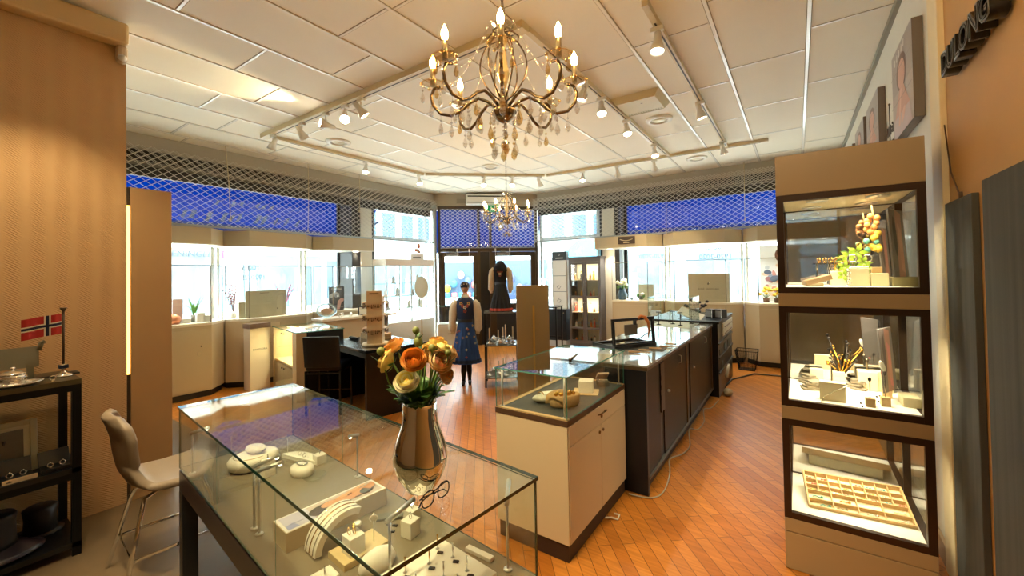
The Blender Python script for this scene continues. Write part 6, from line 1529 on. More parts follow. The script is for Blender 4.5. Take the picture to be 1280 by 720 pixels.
def blossom_branch(label, p, h=.5, col='#c7a0a8', pot='#d9d6cc'):
    t = thing('blossom_branches', label, 'branches', p)
    mb = MB(); mb.lathe([(0, 0), (.035, 0), (.05, .05), (.03, .1), (.027, .1), (0, .02)], n=16); mb.build('vase', P('pale_vase', '#d9d6cc', .3), t)
    r = random.Random(hash(label) % 1000 if False else len(label))
    for i in range(7):
        a = r.random()*6.28; L_ = h*(.6+.5*r.random()); tl = .08+.12*r.random(); d = Vector((math.cos(a)*tl, math.sin(a)*tl, L_))
        mb = MB(); mb.tube([(0, 0, .08), d*.5+Vector((0, 0, .1)), d+Vector((0, 0, .08))], .004, 5); b_ = mb.build('branch', P('brown_branch', '#6d5148', .6), t)
        mb = MB()
        for k in range(7): q = d*(.35+.1*k)+Vector((.03*(r.random()-.5), .03*(r.random()-.5), .09)); mb.ball(q, .013, 6, 4)
        mb.build('blossoms', P('blossom'+col[1:], col, .6), b_)
blossom_branch('bare branches with small dark pink buds in a pale vase, left street window', sill_l(292, -7.32), .45, '#a9808c')
blossom_branch('branches with bright pink blossoms in a pale vase, left street window', sill_l(354, -7.25), .42, '#d77fa6')
def sign_board(label, p, w, h, m, rz=0, th=.015, lines=()):
    t = thing('sign_board', label, 'sign board', p, rz)
    mb = MB(); mb.box(-w/2, w/2, -th/2, th/2, 0, h, .002); mb.build('board', m, t)
    mb = MB(); mb.box(-w*.3, w*.3, th/2, th/2+.06, 0, .01); mb.build('foot', m, t)
    return t
GREYB = P('greige_board', '#b3ab90', .5)
t = sign_board('large plain greige board in the left street window, behind the glass', sill_l(333, -7.06), .62, .42, GREYB, PI/2)
mb = MB(); mb.box(-.1, .04, -.009, -.0078, .375, .385); mb.build('print', C('#6a6455'), t)
mb = MB(); mb.cyl((.17, -.0079, .12), (.17, -.012, .12), .012); mb.build('knob', C('#5a4a3c'), t)
sign_board('smaller greige board standing next to the large plain one in the left street window', sill_l(308, -7.12), .22, .25, GREYB, PI/2)
# pink mug-like ornament + pale card nearest the beige panel
t = thing('copper_bowl', 'round copper bowl at the edge of the beige panel in the left street window', 'bowl', sill_l(217, -7.1))
mb = MB(); mb.lathe([(0, 0), (.06, 0), (.085, .05), (.075, .1), (.03, .135), (.01, .15), (0, .15)], n=20); mb.build('body', P('copper', '#c9825f', .3, .7), t)
sign_board('narrow rose card standing behind the copper bowl', sill_l(222, -7.2), .12, .34, P('rose_card', '#caa79a', .6), PI/2)
for i, px in enumerate((232, 250, 258)):
    mb = MB(); mb.box(-.05, .05, -.05, .05, 0, (.06, .13, .09)[i], .003)
    solo('white_plinth', mb, WHITE, ['low white plinth left of the green pot plant', 'tall white plinth right of the green pot plant', 'white plinth at the end of the window nearest the beige panel'][i], 'plinth', sill_l(px, -7.12 if i else -7.16), 0, 'white plinths in the left street window')
# poster of a hand with a watch
p = sill_l(421, -7.0)
t = thing('standing_poster', 'dark grey poster of two hands standing in the left street window', 'poster', p, PI/2)
w_, h_ = .30, .44
mb = MB(); mb.box(-w_/2, w_/2, 0, .012, 0, h_, .001); mb.build('board', C('#34363a'), t)
M = Matrix.Translation((0, -.0004, h_/2)) @ Matrix.Rotation(PI/2, 4, 'X')
art('printed_hands', [('r', -w_/2, -h_/2, w_, h_, '#4a4d52'), ('p', [(-w_*.5, 0), (-w_*.5, .07), (-.02, .13), (.05, .09), (.06, .02), (.0, .05)], '#b7b4b2'), ('e', .0, .05, .045, .035, .3, '#8d9299'), ('p', [(.0, -h_*.47), (.02, -.05), (.08, -.0), (.14, .0), (.15, -.04), (.09, -.09), (.06, -.2)], '#d8a79b'), ('r', -.14, -.16, .28, .006, '#c7c2bb'), ('r', -.14, -.13, .2, .004, '#c7c2bb'), ('e', .02, .045, .02, .02, 0, '#dfe3e6')], t, M)
text('lettering', 'DULONG', .05, C('#d9d6d0'), t, (0, -.004, h_*.89), (PI/2, 0, 0), .0005)
# round clear ornament bowl on the long white shelf table
# white long table in front of the left corner window
T0 = (-6.75, 4.35); 
t = thing('white_side_table', 'long white shelf table with a grey column leg in front of the left corner window', 'table', (-6.45, 4.62, 0), math.radians(84))
mb = MB(); mb.box(-.85, .55, -.2, .2, .93, .97, .004); mb.build('top', P('white_table_top', '#ece6d8', .35), t)
mb = MB(); mb.cyl((.45, 0, .03), (.45, 0, .93), .04); mb.lathe([(0, 0), (.12, 0), (.12, .015), (.05, .03), (0, .03)], (.45, 0, .003), 24); mb.build('leg', P('grey_column', '#7f7c74', .35, .6), t)
mb = MB(); mb.box(-.8, .3, -.16, .17, .003, .925); mb.build('pedestal', BEIGE, t)
RTt = Matrix.Translation(t.location) @ Matrix.Rotation(math.radians(84), 4, 'Z')
def on_side(px, py): p = atz(.97, px, py); return Vector((p.x, p.y, .97))
q = on_side(407, 400)
t = thing('glass_ornament', 'round clear glass ring ornament standing on the long white shelf table', 'ornament', Vector((-6.5, 3.93, .97)), math.radians(55))
mb = MB(); mb.M = Matrix.Translation((0, 0, .13)) @ Matrix.Diagonal((1.35, 1, 1, 1)); mb.torus((0, 0, 0), .105, .016, (0, 1, 0), 28, 10); mb.build('ring', P('ice_glass', '#dff2f6', .03, spec=1., trans=.7), t)
mb = MB(); mb.ball((0, 0, .12), (.09, .006, .05), 16, 8); mb.build('inner_disc', P('brown_inner', '#bfa38c', .3), t)
mb = MB(); mb.lathe([(0, 0), (.05, 0), (.045, .012), (.012, .018), (0, .018)], n=16); mb.build('foot', GLASS, t)
for i, (px, lb) in enumerate(((450, 'open black photo frame on the long white shelf table'),)):
    t = thing('photo_stand', lb, 'frame', Vector((-6.42, 4.62, .97)), math.radians(60))
    mb = MB()
    for qq in ((-.12, -.10, 0, .16), (.10, .12, 0, .16), (-.10, .10, .14, .16), (-.10, .10, 0, .015)): mb.box(qq[0], qq[1], -.01, .01, qq[2], qq[3])
    mb.build('frame', BLACK, t)
    mb = MB(); mb.box(-.10, .10, .002, .006, .015, .14); mb.build('backing', P('frame_backing', '#e8e2d5', .6), t)
rr = random.Random(12)
for i, (x, y) in enumerate(((-6.4, 4.12), (-6.5, 4.22), (-6.38, 4.3), (-6.5, 4.4), (-6.38, 4.48))):
    t = thing('silver_bracelet', ['silver bangle on the long white shelf table, nearest the glass ring ornament', 'second silver bangle along the long white shelf table', 'middle silver bangle on the long white shelf table', 'fourth silver bangle along the long white shelf table', 'silver bangle on the long white shelf table, nearest the black frame'][i], 'bracelet', (x, y, .97), 0, 'silver bangles on the white shelf table')
    mb = MB(); mb.torus((0, 0, .035), .034, .005, (1, .4*i, .3), 18, 6); mb.build('bangle', SILVER, t)
    mb = MB(); mb.box(-.02, .02, -.02, .02, 0, .008, .001); mb.build('pad', PADW, t)
# white glass showcases by the left corner window
t = thing('white_showcase', 'white glass showcase with three shelves near the left corner post', 'showcase', (-6.83, 5.80, 0), math.radians(90))
mb = MB(); mb.box(-.55, .75, -.2, .2, .003, .72, .004); mb.build('base', P('white_showcase_base', '#dcd9cc', .4), t)
for x in (-.55, .1, .725):
    for y in (-.2, .18): mb = MB(); mb.box(x, x+.025, y, y+.02, .72, 1.86); mb.build('post', P('pale_post', '#cfd2cc', .4, .2), t)
for z in (.98, 1.24, 1.5, 1.86): mb = MB(); mb.box(-.55, .745, -.19, .19, z, z+.008, 0, 1); mb.build('glass_shelf', [GLASS, EDGEL], t)
mb = MB(); mb.box(-.525, .72, -.195, -.19, .73, 1.85); mb.build('glass_front', PANE, t)
mb = MB(); mb.box(-.55, .75, -.21, .21, 1.87, 2.0); mb.build('header', P('cream_header', '#e6d8c6', .5), t)
for i, (x, z) in enumerate(((-.4, 1.25), (-.1, 1.25), (.3, 1.25), (-.35, .99), (.2, .99), (.5, .99), (-.2, 1.51), (.45, 1.51))):
    q = Matrix.Translation((-6.83, 5.80, 0)) @ Matrix.Rotation(math.radians(90), 4, 'Z') @ Vector((x, 0, z+.0))
    mb = MB(); mb.lathe([(0, 0), (.045, 0), (.05, .01), (.03, .03), (.032, .10+.03*(i % 2)), (.01, .14+.03*(i % 2)), (0, .145+.03*(i % 2))], n=14)
    solo('pale_bust', mb, P('pale_bust', '#e3ded0', .5), ['%s display bust on the %s glass shelf of the white showcase' % (a, b) for a, b in (('first pale', 'middle'), ('second pale', 'middle'), ('third pale', 'middle'), ('first pale', 'lowest'), ('second pale', 'lowest'), ('third pale', 'lowest'), ('first pale', 'third'), ('second pale', 'third'))][i], 'display bust', q, 0, 'pale busts in the white showcase')
mb = MB(); 
q = Matrix.Translation((-6.83, 5.80, 0)) @ Matrix.Rotation(math.radians(90), 4, 'Z') @ Vector((.45, -.0, 2.0))
t = thing('easel_card', 'pale card with a picture of orange flowers on top of the white showcase', 'card', q, math.radians(40))
mb = MB(); mb.box(-.14, .14, 0, .01, 0, .13); mb.build('card', C('#e9e6df'), t)
mb = MB(); mb.box(-.09, .08, -.0015, 0, .04, .065); mb.build('print', C('#4c4a48'), t)
rr = random.Random(15)
for i in range(9): mb = MB(); mb.at((.09*(rr.random()-.5), .02, .17+.16*rr.random())); mb.ball((0, 0, 0), (.035, .012, .03), 8, 5); mb.build('printed_flower', C(['#d98a5a', '#e2b48c', '#8d5a44', '#c96a4a'][i % 4]), t)
t = thing('standing_pole_sign', 'pale paddle-shaped sign on a thin pole by the left corner post', 'sign', atz(0, 528, 447), .6)
mb = MB(); mb.cyl((0, 0, .01), (0, 0, 1.42), .012); mb.lathe([(0, 0), (.14, 0), (.14, .01), (0, .014)], (0, 0, .003), 20); mb.build('pole', P('pale_brass', '#c9b78c', .35, .6), t)
mb = MB(); mb.ball((0, -.01, 1.42), (.14, .015, .22), 20, 12); mb.build('paddle', P('pale_paddle', '#d9d6c2', .4), t)
t = thing('white_cabinet', 'low white cabinet with glass flap below the left corner window', 'cabinet', (-6.15, 6.72, 0), math.radians(50))
mb = MB(); mb.box(-.4, .32, -.2, .2, .003, .62, .004); mb.build('body', P('white_showcase_base', '#dcd9cc', .4), t)
mb = MB(); mb.box(-.37, .29, -.206, -.2, .08, .56, .001); mb.build('door', P('white_door', '#d5d2c6', .4), t)
mb = MB(); mb.box(-.2, -.06, -.2075, -.206, .4, .42); mb.build('print', C('#8c897d'), t)
mb = MB(); mb.box(-.39, .31, -.19, .19, .99, .998, 0, 1); mb.build('glass_shelf', [GLASS, EDGEL], t)
mb = MB(); mb.box(-.39, .31, -.195, -.19, .622, .9895); mb.build('glass_front', PANE, t)
# ---- rear windows
for i, (px, nm) in enumerate(((778, 'b'), (803, 's'))):
    p = sill_r(px, 8.42)
    t = thing('flower_vase', ['blue-grey vase of pale yellow flowers in the rear window', 'low dark bowl of white flowers beside the blue-grey vase in the rear window'][i], 'vase', p)
    if i == 0: prof = [(0, 0), (.07, 0), (.10, .06), (.105, .11), (.06, .19), (.055, .24), (.065, .25), (.05, .24), (0, .1)]
    else: prof = [(0, 0), (.06, 0), (.085, .04), (.08, .08), (.07, .08), (0, .05)]
    mb = MB(); mb.lathe(prof, n=22); mb.build('vase', P('blue_grey_glaze', '#3c5361', .25) if i == 0 else P('dark_glaze', '#2f3a3c', .3), t)
    r = random.Random(20+i); zt_ = .26 if i == 0 else .09
    for k in range(13 if i == 0 else 9):
        a = r.random()*6.28; rad = .11*math.sqrt(r.random()); 
        mb = MB(); mb.at((rad*math.cos(a), rad*math.sin(a), zt_+(.04+.12*r.random() if i == 0 else .02+.03*r.random())))
        mb.ball((0, 0, 0), (.042, .042, .034), 9, 6); mb.build('bloom', P('pale_yellow_bloom', '#eeeac0', .6, noise=.15, scale=40) if i == 0 else P('white_bloom', '#f1efe6', .6), t)
    for k in range(5): mb = MB(); a = k*1.3; mb.at((.09*math.cos(a), .09*math.sin(a), zt_)); mb.ball((0, 0, 0), (.035, .02, .04), 7, 5); mb.build('leaf', GREEN, t)
mb = MB(); mb.ball((0, 0, .02), (.035, .03, .02), 10, 6); solo('dark_pebble', mb, P('dark_glaze', '#2f3a3c', .3), 'dark pebble between the two flower vases in the rear window', 'pebble', sill_r(790, 8.38))
sign_board('plain pale green-grey board beside the flower vases in the rear window', sill_r(808, 8.36)+Vector((0.0, 0, 0)), .30, .32, P('green_grey_board', '#b9bb9f', .5))
p = sill_r(886, 8.3)
t = sign_board('large beige sign board with a small emblem and dark lettering in the rear window', p, .70, .52, P('beige_sign', '#c3b592', .5))
text('lettering', 'JULIE SANDLAU', .05, C('#5f5747'), t, (0, -.0085, .235), (PI/2, 0, 0), .0004)
art('emblem', [('e', -.0, 0, .012, .022, -.7, '#5f5747'), ('e', .02, .018, .010, .016, -.7, '#e9e4d5'), ('p', [(-.02, -.018), (.0, -.028), (.015, -.01)], '#5f5747')], t, Matrix.Translation((0, -.0082, .34)) @ Matrix.Rotation(PI/2, 4, 'X'))
# yellow flowers and watch cushions at the tower end
for i, px in enumerate((950, 962, 972)):
    p = Vector((-.46+.17*i, 8.5-.1*(i % 2), 1.082))
    t = thing('yellow_flowerpot', ['dark pot of yellow flowers in the rear window, farthest from the tower', 'dark pot of yellow flowers in the rear window, middle of three', 'dark pot of yellow flowers in the rear window, touching the tower'][i], 'plant', p, 0, 'yellow flowers in the rear window')
    mb = MB(); mb.lathe([(0, 0), (.045, 0), (.055, .08), (.05, .08), (0, .07)], n=16); mb.build('pot', P('brown_pot', '#6b4a35', .5), t)
    r = random.Random(40+i)
    for k in range(12): a = r.random()*6.28; rad = .12*r.random(); mb = MB(); mb.at((rad*math.cos(a), rad*math.sin(a), .13+.13*r.random())); mb.ball((0, 0, 0), (.032, .032, .024), 7, 5); mb.build('bloom', P('bright_yellow', '#f0c93c', .6), t)
    mb = MB()
    for k in range(6): a = k; mb.tube([(0, 0, .07), (.08*math.cos(a), .08*math.sin(a), .16)], .004, 5)
    mb.build('stems', GREEN, t)
# poster with colourful crowd on the rear window near the tower
p = aty(8.8, 966, 335)
t = thing('standing_poster', 'colourful poster of a person in the rear window right next to the tower', 'poster', (p.x+.1, 8.78, 1.082))
mb = MB(); mb.box(-.3, .3, 0, .012, .05, 1.0, .001); mb.box(-.2, .2, .0, .1, 0, .05); mb.build('board', C('#cfd3d6'), t)
rq = random.Random(71); art('printed_figure', [('r', -.3, -.47, .6, .95, '#dfe5ea'), ('e', .02, .3, .085, .12, 0, '#6d4a3c'), ('e', .03, .28, .06, .085, 0, '#d99a76')]+[('e', -.22+.44*rq.random(), -.42+.55*rq.random(), .02+.035*rq.random(), .03+.05*rq.random(), rq.random()*2, ['#8f9fb6', '#c58f86', '#e3c8b4', '#55657f', '#d8a684', '#b9c6d4', '#9b6f78'][k % 7]) for k in range(46)], t, Matrix.Translation((0, -.0004, .53)) @ Matrix.Rotation(PI/2, 4, 'X'))
# ------------------------------------------------------------------ grey glazed cabinet with figurines
g0 = Vector((-4.22, 8.52, 0)); 
pL = atz(0, 719, 430.5); pR = atz(0, 757, 430); 
cw = .62; t = thing('glazed_cabinet', 'tall grey two-door glazed cabinet with figurines on its shelves', 'cabinet', (-4.18, 8.28, 0), .0)
GW = .74; GD = .34; GH = 1.98
mb = MB(); mb.box(0, GW, 0, GD, .003, .14); mb.box(0, GW, 0, GD, GH-.09, GH); mb.box(0, .045, .03, GD, .14, GH-.09); mb.box(GW-.045, GW, .03, GD, .14, GH-.09); mb.box(-.02, GW+.02, -.02, GD+.01, GH, GH+.03); mb.build('carcass', GREYWOOD, t)
mb = MB(); mb.box(.045, GW-.045, GD-.015, GD-.005, .14, GH-.09); mb.build('back', P('pale_cabinet_back', '#c9c0a4', .6), t)
SH = [.14, .46, .80, 1.14, 1.50]
for z in SH[1:]: mb = MB(); mb.box(.046, GW-.046, .03, GD-.016, z-.02, z); mb.build('shelf', P('lit_shelf', '#b4a78a', .5), t)
for a, b in ((.0, GW/2-.002), (GW/2+.002, GW)):
    mb = MB()
    for q in ((a, a+.05, .142, GH-.092), (b-.05, b, .142, GH-.092)): mb.box(q[0], q[1], 0, .028, q[2], q[3])
    for z in (.142, .46-.03, 1.14-.03, GH-.14): mb.box(a+.05, b-.05, 0, .028, z, z+.045)
    d = mb.build('door', GREYWOOD, t)
    mb = MB(); mb.box(a+.05, b-.05, .01, .014, .18, GH-.13); mb.build('pane', GLASS, d)
    mb = MB(); mb.ball((b-.025 if a < .1 else a+.025, -.012, 1.0), .012, 8, 6); mb.build('knob', SILVER, d)
figc = [('orange', '#d9772c'), ('brown', '#7a4a2c'), ('dark', '#2b2a2c'), ('red', '#b5402c'), ('yellow', '#d9a23c'), ('white', '#d9d2c2'), ('tan', '#b58a5a')]
shn = ['bottom', 'second', 'middle', 'fourth', 'top']
for si, z in enumerate(SH):
    for ki in range(6):
        col = figc[(si*5+ki*3) % 7]; x = .10+.108*ki
        if abs(x-GW/2) < .0: continue
        o = thing('figurine', '%s figurine, %s from the doors, on the %s shelf of the grey cabinet' % (col[0], 'first second third fourth fifth sixth'.split()[ki], shn[si]), 'figurine', (-4.18+x, 8.28+.12+.07*(ki % 2), z), ki, 'figurines in the grey glazed cabinet')
        h = .10+.05*((si+ki) % 3)
        mb = MB(); mb.lathe([(0, 0), (.032, 0), (.03, .01), (.02, h*.3), (.026, h*.5), (.012, h*.72), (0, h*.74)], n=10); mb.build('body', C(col[1]), o)
        mb = MB(); mb.ball((0, 0, h*.8), (.016, .016, .02), 8, 6); mb.build('head', C('#c99a72'), o)
        mb = MB(); mb.lathe([(.02, h*.86), (.017, h*.9), (.004, h*1.02), (0, h*1.02)], n=9); mb.build('cap', C(figc[(si+ki*2+1) % 7][1]), o)
for z_ in (1.88, 1.10):
    l = bpy.data.lights.new('cabinet_lamp', 'AREA'); l.shape = 'RECTANGLE'; l.size = .55; l.size_y = .06; l.energy = 5; l.color = (1, .9, .7)
    o = bpy.data.objects.new('cabinet_lamp', l); COL.objects.link(o); o.parent = t; o.location = (GW/2, .06, z_)
# sign column and black cabinet beside it
t = thing('black_cabinet', 'low black cabinet with a white plinth left of the grey glazed cabinet', 'cabinet', (-4.80, 8.22, 0), 0)
mb = MB(); mb.box(0, .56, 0, .3, .16, .83, .003); mb.build('body', NAVY, t)
mb = MB(); mb.box(.01, .55, .01, .29, .003, .158); mb.build('plinth', P('pale_blue_plinth', '#c3cdd2', .4), t)
mb = MB(); mb.cyl((.07, -.008, .55), (.07, 0, .55), .012); mb.cyl((.5, -.008, .77), (.5, 0, .77), .012); mb.build('lock', SILVER, t)
mb = MB(); mb.box(-.01, .57, -.01, .31, .831, .85); mb.build('top', BLACK, t)
t = thing('sign_column', 'white display column with a dark header and small printed cards, on the low black cabinet', 'display column', (-4.64, 8.38, .851), 0)
mb = MB(); mb.box(0, .34, 0, .1, 0, 1.24, .003); mb.build('column', WHITE, t)
mb = MB(); mb.box(-.01, .36, -.012, .11, 1.1, 1.3, .002); h = mb.build('header', P('charcoal_header', '#2c302f', .4), t)
mb = MB(); mb.torus((.17, -.014, 1.225), .02, .004, (0, 1, 0), 14, 5); mb.box(.08, .27, -.0145, -.012, 1.14, 1.16); mb.build('emblem', WHITE, h)
for z in (.38, .74): mb = MB(); mb.box(0, .34, -.004, 0, z, z+.012); mb.build('shelf_line', C('#7d8583'), t)
for z in (.48, .17): mb = MB(); mb.tube([(.1, -.005, z), (.14, -.005, z+.05), (.2, -.005, z+.02), (.16, -.005, z-.03), (.12, -.005, z-.02)], .006, 5); mb.build('printed_motif', C('#6c6a66'), t)
mb = MB(); mb.box(-.02, -.002, 0, .1, 0, 1.1); mb.box(.342, .37, .0, .1, 0, 1.1); mb.build('side_rail', P('tan_rail', '#a89478', .4), t)
# tall beige screen with a gold strip
p = atz(0, 666, 496)
mb = MB(); t = thing('standing_screen', 'tall beige standing screen with a slim gold strip beyond the cream cabinet', 'screen', (-2.64, 4.0, 0), .62)
pp0 = atd(4.55, 645, 357); pp1 = atd(4.55, 686, 357)
w_ = (pp1-pp0).length; zt_ = pp0.z
t.location = ((pp0.x+pp1.x)/2, (pp0.y+pp1.y)/2, 0); t.rotation_euler.z = math.atan2(pp1.y-pp0.y, pp1.x-pp0.x)+.12
mb = MB(); mb.box(-w_/2, w_/2, 0, .03, .03, zt_, .002); mb.build('board', P('olive_beige_board', '#94815c', .45), t)
mb = MB(); mb.box(-.004, .018, -.006, 0, .2, zt_-.22); mb.build('gold_strip', P('gold_strip', '#d2ab5e', .3, .6), t)
mb = MB(); mb.box(-w_/2, w_/2, -.08, .12, .003, .03); mb.build('foot', BLACK, t)
# thin black metal stand right behind it
t = thing('metal_stand', 'thin black metal frame table behind the tall beige screen', 'table', (-4.55, 7.3, 0), .2)
for x in (0, .5):
    for y in (0, .4): mb = MB(); mb.box(x, x+.025, y, y+.025, .003, .95); mb.build('leg', BLACKM, t)
mb = MB(); mb.box(-.01, .535, -.01, .435, .951, .975); mb.build('top', BLACK, t)
mb = MB(); mb.box(.026, .499, .005, .02, .3, .32); mb.box(.026, .499, .405, .42, .3, .32); mb.build('rail', BLACKM, t)
# ------------------------------------------------------------------ folk-costume mannequins
def costume(label, loc, rz, s, vest, skirt, trim, hem, base_z, cap=None, hood=False, legs=True):
    t = thing('costume_mannequin', label, 'mannequin', loc, rz)
    M0 = Matrix.Scale(s, 4); H = 1.0
    # skirt with pleats
    mb = MB(); mb.M = M0
    z0, z1 = (.34, .98) if legs else (.0, .56)
    def sk(u, v):
        a = 2*PI*u; r = .115+.118*(1-v)**1.0+(.012*(1-v))*math.cos(a*16)
        return Vector((r*math.cos(a), .8*r*math.sin(a), z0+(z1-z0)*v))
    mb.surf(sk, 96, 14, close_u=True); so = mb.build('skirt', skirt, t, fix=False)
    mb = MB(); mb.M = M0
    def hm(u, v):
        a = 2*PI*u; r = .236-.012*v+(.014)*math.cos(a*16); return Vector((r*math.cos(a), .8*r*math.sin(a), z0+.012+.05*v))
    mb.surf(hm, 96, 3, close_u=True); mb.build('hem_band', hem, so, fix=False)
    mb = MB(); mb.M = M0
    zb = z1
    mb.lathe([(.112, zb-.02), (.118, zb+.04), (.14, zb+.18), (.152, zb+.27), (.145, zb+.33), (.10, zb+.385), (.05, zb+.40), (0, zb+.40)], n=32, sy=.72); mb.build('bodice', vest, t)
    mb = MB(); mb.M = M0; mb.lathe([(.117, zb-.01), (.121, zb+.0), (.121, zb+.035), (.117, zb+.045)], n=32, sy=.76); mb.build('belt', P('dark_belt', '#22202a', .5), t)
    mb = MB(); mb.M = M0; mb.lathe([(.07, zb+.375), (.062, zb+.41), (.05, zb+.435), (.047, zb+.40)], n=24, sy=.85); mb.build('collar', P('linen', '#e6dcc4', .8), t)
    for sx in (1, -1):
        mb = MB(); mb.M = M0
        mb.tube([(sx*.13, 0, zb+.33), (sx*.175, 0, zb+.27), (sx*.195, -.005, zb+.16), (sx*.205, -.012, zb+.03), (sx*.205, -.018, zb-.10), (sx*.195, -.02, zb-.15)], [.05, .066, .064, .058, .06, .036], 16)
        mb.build('sleeve', P('linen_sleeve', '#e0d3ba', .8, noise=.06, scale=30), t)
        mb = MB(); mb.M = M0; mb.tube([(sx*.195, -.02, zb-.15), (sx*.193, -.022, zb-.185)], [.034, .03], 14); mb.build('cuff', P('cuff', '#cbb896', .7), t)
    # embroidery as raised sprigs
    r = random.Random(30)
    fr = -1
    mb_f = []
    for k in range(0 if hood else 16):
        a = -PI/2+(r.random()-.5)*2.1; v = .12+.8*r.random(); q = sk(a/(2*PI), v); 
        mb = MB(); mb.M = M0; q = q*1.0+Vector((math.cos(a)*.006, math.sin(a)*.006, 0))
        for j in range(4): mb.ball(q+Vector((.012*math.cos(j*1.57), 0, .012*math.sin(j*1.57))), (.008, .005, .008), 6, 4)
        mb.build('embroidered_flower', trim[k % len(trim)], so)
    for (x, z, m) in ((0, .24, 0), (-.06, .3, 1), (.06, .3, 1), (0, .18, 2), (-.035, .26, 2), (.035, .26, 2)):
        mb = MB(); mb.M = M0; rr_ = .118+.034*min(1, z/.27); y = -.72*math.sqrt(max(.0, 1-(x/.15)**2))*rr_-.004
        for j in range(5): mb.ball((x+.018*math.cos(j*1.257), y, zb+z+.018*math.sin(j*1.257)), (.011, .006, .011), 6, 4)
        mb.build('embroidered_flower', trim[m % len(trim)], t)
    mb = MB(); mb.M = M0; mb.lathe([(.045, zb+.39), (.04, zb+.44), (.036, zb+.47), (0, zb+.47)], n=18); mb.build('neck', P('mannequin_skin', '#b98a68', .5), t)
    if cap:
        mb = MB(); mb.M = M0; mb.ball((0, 0, zb+.545), (.062, .072, .085), 20, 14); mb.build('head_form', P('mannequin_skin', '#b98a68', .5), t)
        mb = MB(); mb.M = M0; mb.ball((0, .006, zb+.572), (.075, .082, .072), 20, 12); c_ = mb.build('cap', cap, t)
        mb = MB(); mb.M = M0
        for j in range(8): mb.ball((.05*math.cos(j*.9), -.07+.02*abs(math.cos(j)), zb+.57+.035*math.sin(j*1.7)), (.012, .006, .012), 6, 4)
        mb.build('cap_embroidery', trim[0], c_)
    if hood:
        mb = MB(); mb.M = M0; mb.lathe([(.165, zb+.27), (.15, zb+.34), (.10, zb+.42), (.06, zb+.47), (.03, zb+.49), (0, zb+.495)], n=24, sy=.8); mb.build('shoulder_cape', vest, t)
        mb = MB(); mb.M = M0; mb.box(-.025, .025, -.13, -.118, zb+.19, zb+.24, .004); mb.build('silver_brooch', P('brooch', '#d9c7a0', .3, .8), t)
    if legs:
        for sx, dy in ((-.035, -.01), (.045, .03)):
            mb = MB(); mb.M = M0; mb.tube([(sx, dy, .36), (sx*1.1, dy, .2), (sx*1.15, dy, .075), (sx*1.2, dy-.01, .035)], [.04, .045, .028, .03], 12); mb.tube([(sx*1.2, dy+.03, .03), (sx*1.25, dy-.05, .03), (sx*1.35, dy-.13, .018)], [.03, .03, .018], 10); mb.build('leg', P('dark_stocking', '#17171a', .5), t)
    else:
        mb = MB(); mb.M = M0; mb.cyl((0, 0, -.0), (0, 0, .1), .05); mb.lathe([(0, 0), (.13, 0), (.13, .01), (0, .015)], n=20); mb.build('stand', BLACKM, t)
    return t
TR = [P('thread_white', '#d9d0b8', .7), P('thread_gold', '#c9a25a', .7), P('thread_red', '#a8483e', .7), P('thread_pink', '#c9847a', .7)]
BL = P('blue_wool', '#1c2f54', .8, noise=.1); BD = P('dark_wool', '#14161c', .8)
pm = atz(0, 583, 480)
costume('mannequin in a dark blue embroidered folk costume with white sleeves and a cap', (pm.x, pm.y, .003), math.radians(38), .955, BL, P('blue_skirt', '#1f4684', .75, noise=.12, scale=12), TR, BL, 0, cap=P('cap_blue', '#1b2232', .7))
# black metal rack with candlesticks carries the second costume
pr = Vector((-3.70, 5.05, 0))
RK = math.radians(36)
t = thing('metal_rack', 'open black metal rack with candlesticks next to the blue costume mannequin', 'rack', (pr.x, pr.y, 0), RK)
RW, RD, RH = .50, .42, 1.08
for x in (-RW/2, RW/2-.025):
    for y in (-RD/2, RD/2-.025): mb = MB(); mb.box(x, x+.025, y, y+.025, .003, RH); mb.build('post', BLACKM, t)
for z, nm in ((RH, 'top'), (.60, 'shelf'), (.13, 'shelf')): mb = MB(); mb.box(-RW/2-.002, RW/2+.002, -RD/2-.002, RD/2+.002, z, z+.02); mb.build(nm, P('grey_glass_shelf', '#6f6f68', .15), t)
MRK = Matrix.Translation(pr) @ Matrix.Rotation(RK, 4, 'Z')
sil = [P('silver_bright', '#dedad0', .12, 1.)]
n_ = 0
posn = {0: '', 1: ''}
for z, rowname in ((.62, 'upper'), (.15, 'lower')):
    for i, (x, y, h) in enumerate(((-.18, -.1, .2), (-.05, .05, .14), (.06, -.12, .26), (.17, .02, .2), (.02, .14, .17))):
        q = MRK @ Vector((x, y, z+.001))
        c = thing('candlestick', '%s of five candlesticks on the %s shelf of the black rack' % (('outermost by the costume, first', 'second', 'tall third', 'fourth', 'rear fifth')[i], rowname), 'candlestick', q, 0, 'candlesticks on the black rack')
        mb = MB(); mb.lathe([(0, 0), (.045, 0), (.04, .012), (.012, .025), (.009, .05), (.02, .065), (.018, .075), (.0, .075)], n=18); mb.build('holder', SILVER, c)
        mb = MB(); mb.lathe([(.011, .075), (.0095, .075+h*.8), (.003, .075+h*.82), (0, .075+h*.82)], n=12); mb.build('candle', P('ivory_candle', '#e3d3ad', .5), c)
    for i, (x, y) in enumerate(((-.12, .14), (.12, .12), (-.02, -.15))):
        q = MRK @ Vector((x, y, z+.001))
        c = thing('silver_pot', '%s small silver pot on the %s shelf of the black rack' % (('costume-side', 'screen-side', 'front')[i], rowname), 'pot', q, 0, 'silver pots on the black rack')
        mb = MB(); mb.lathe([(0, 0), (.03, 0), (.045, .03), (.04, .06), (.02, .07), (.012, .085), (0, .09)], n=16); mb.build('body', SILVER, c)
        mb = MB(); mb.torus((.05, 0, .04), .018, .004, (0, 1, 0), 12, 5); mb.build('handle', SILVER, c)
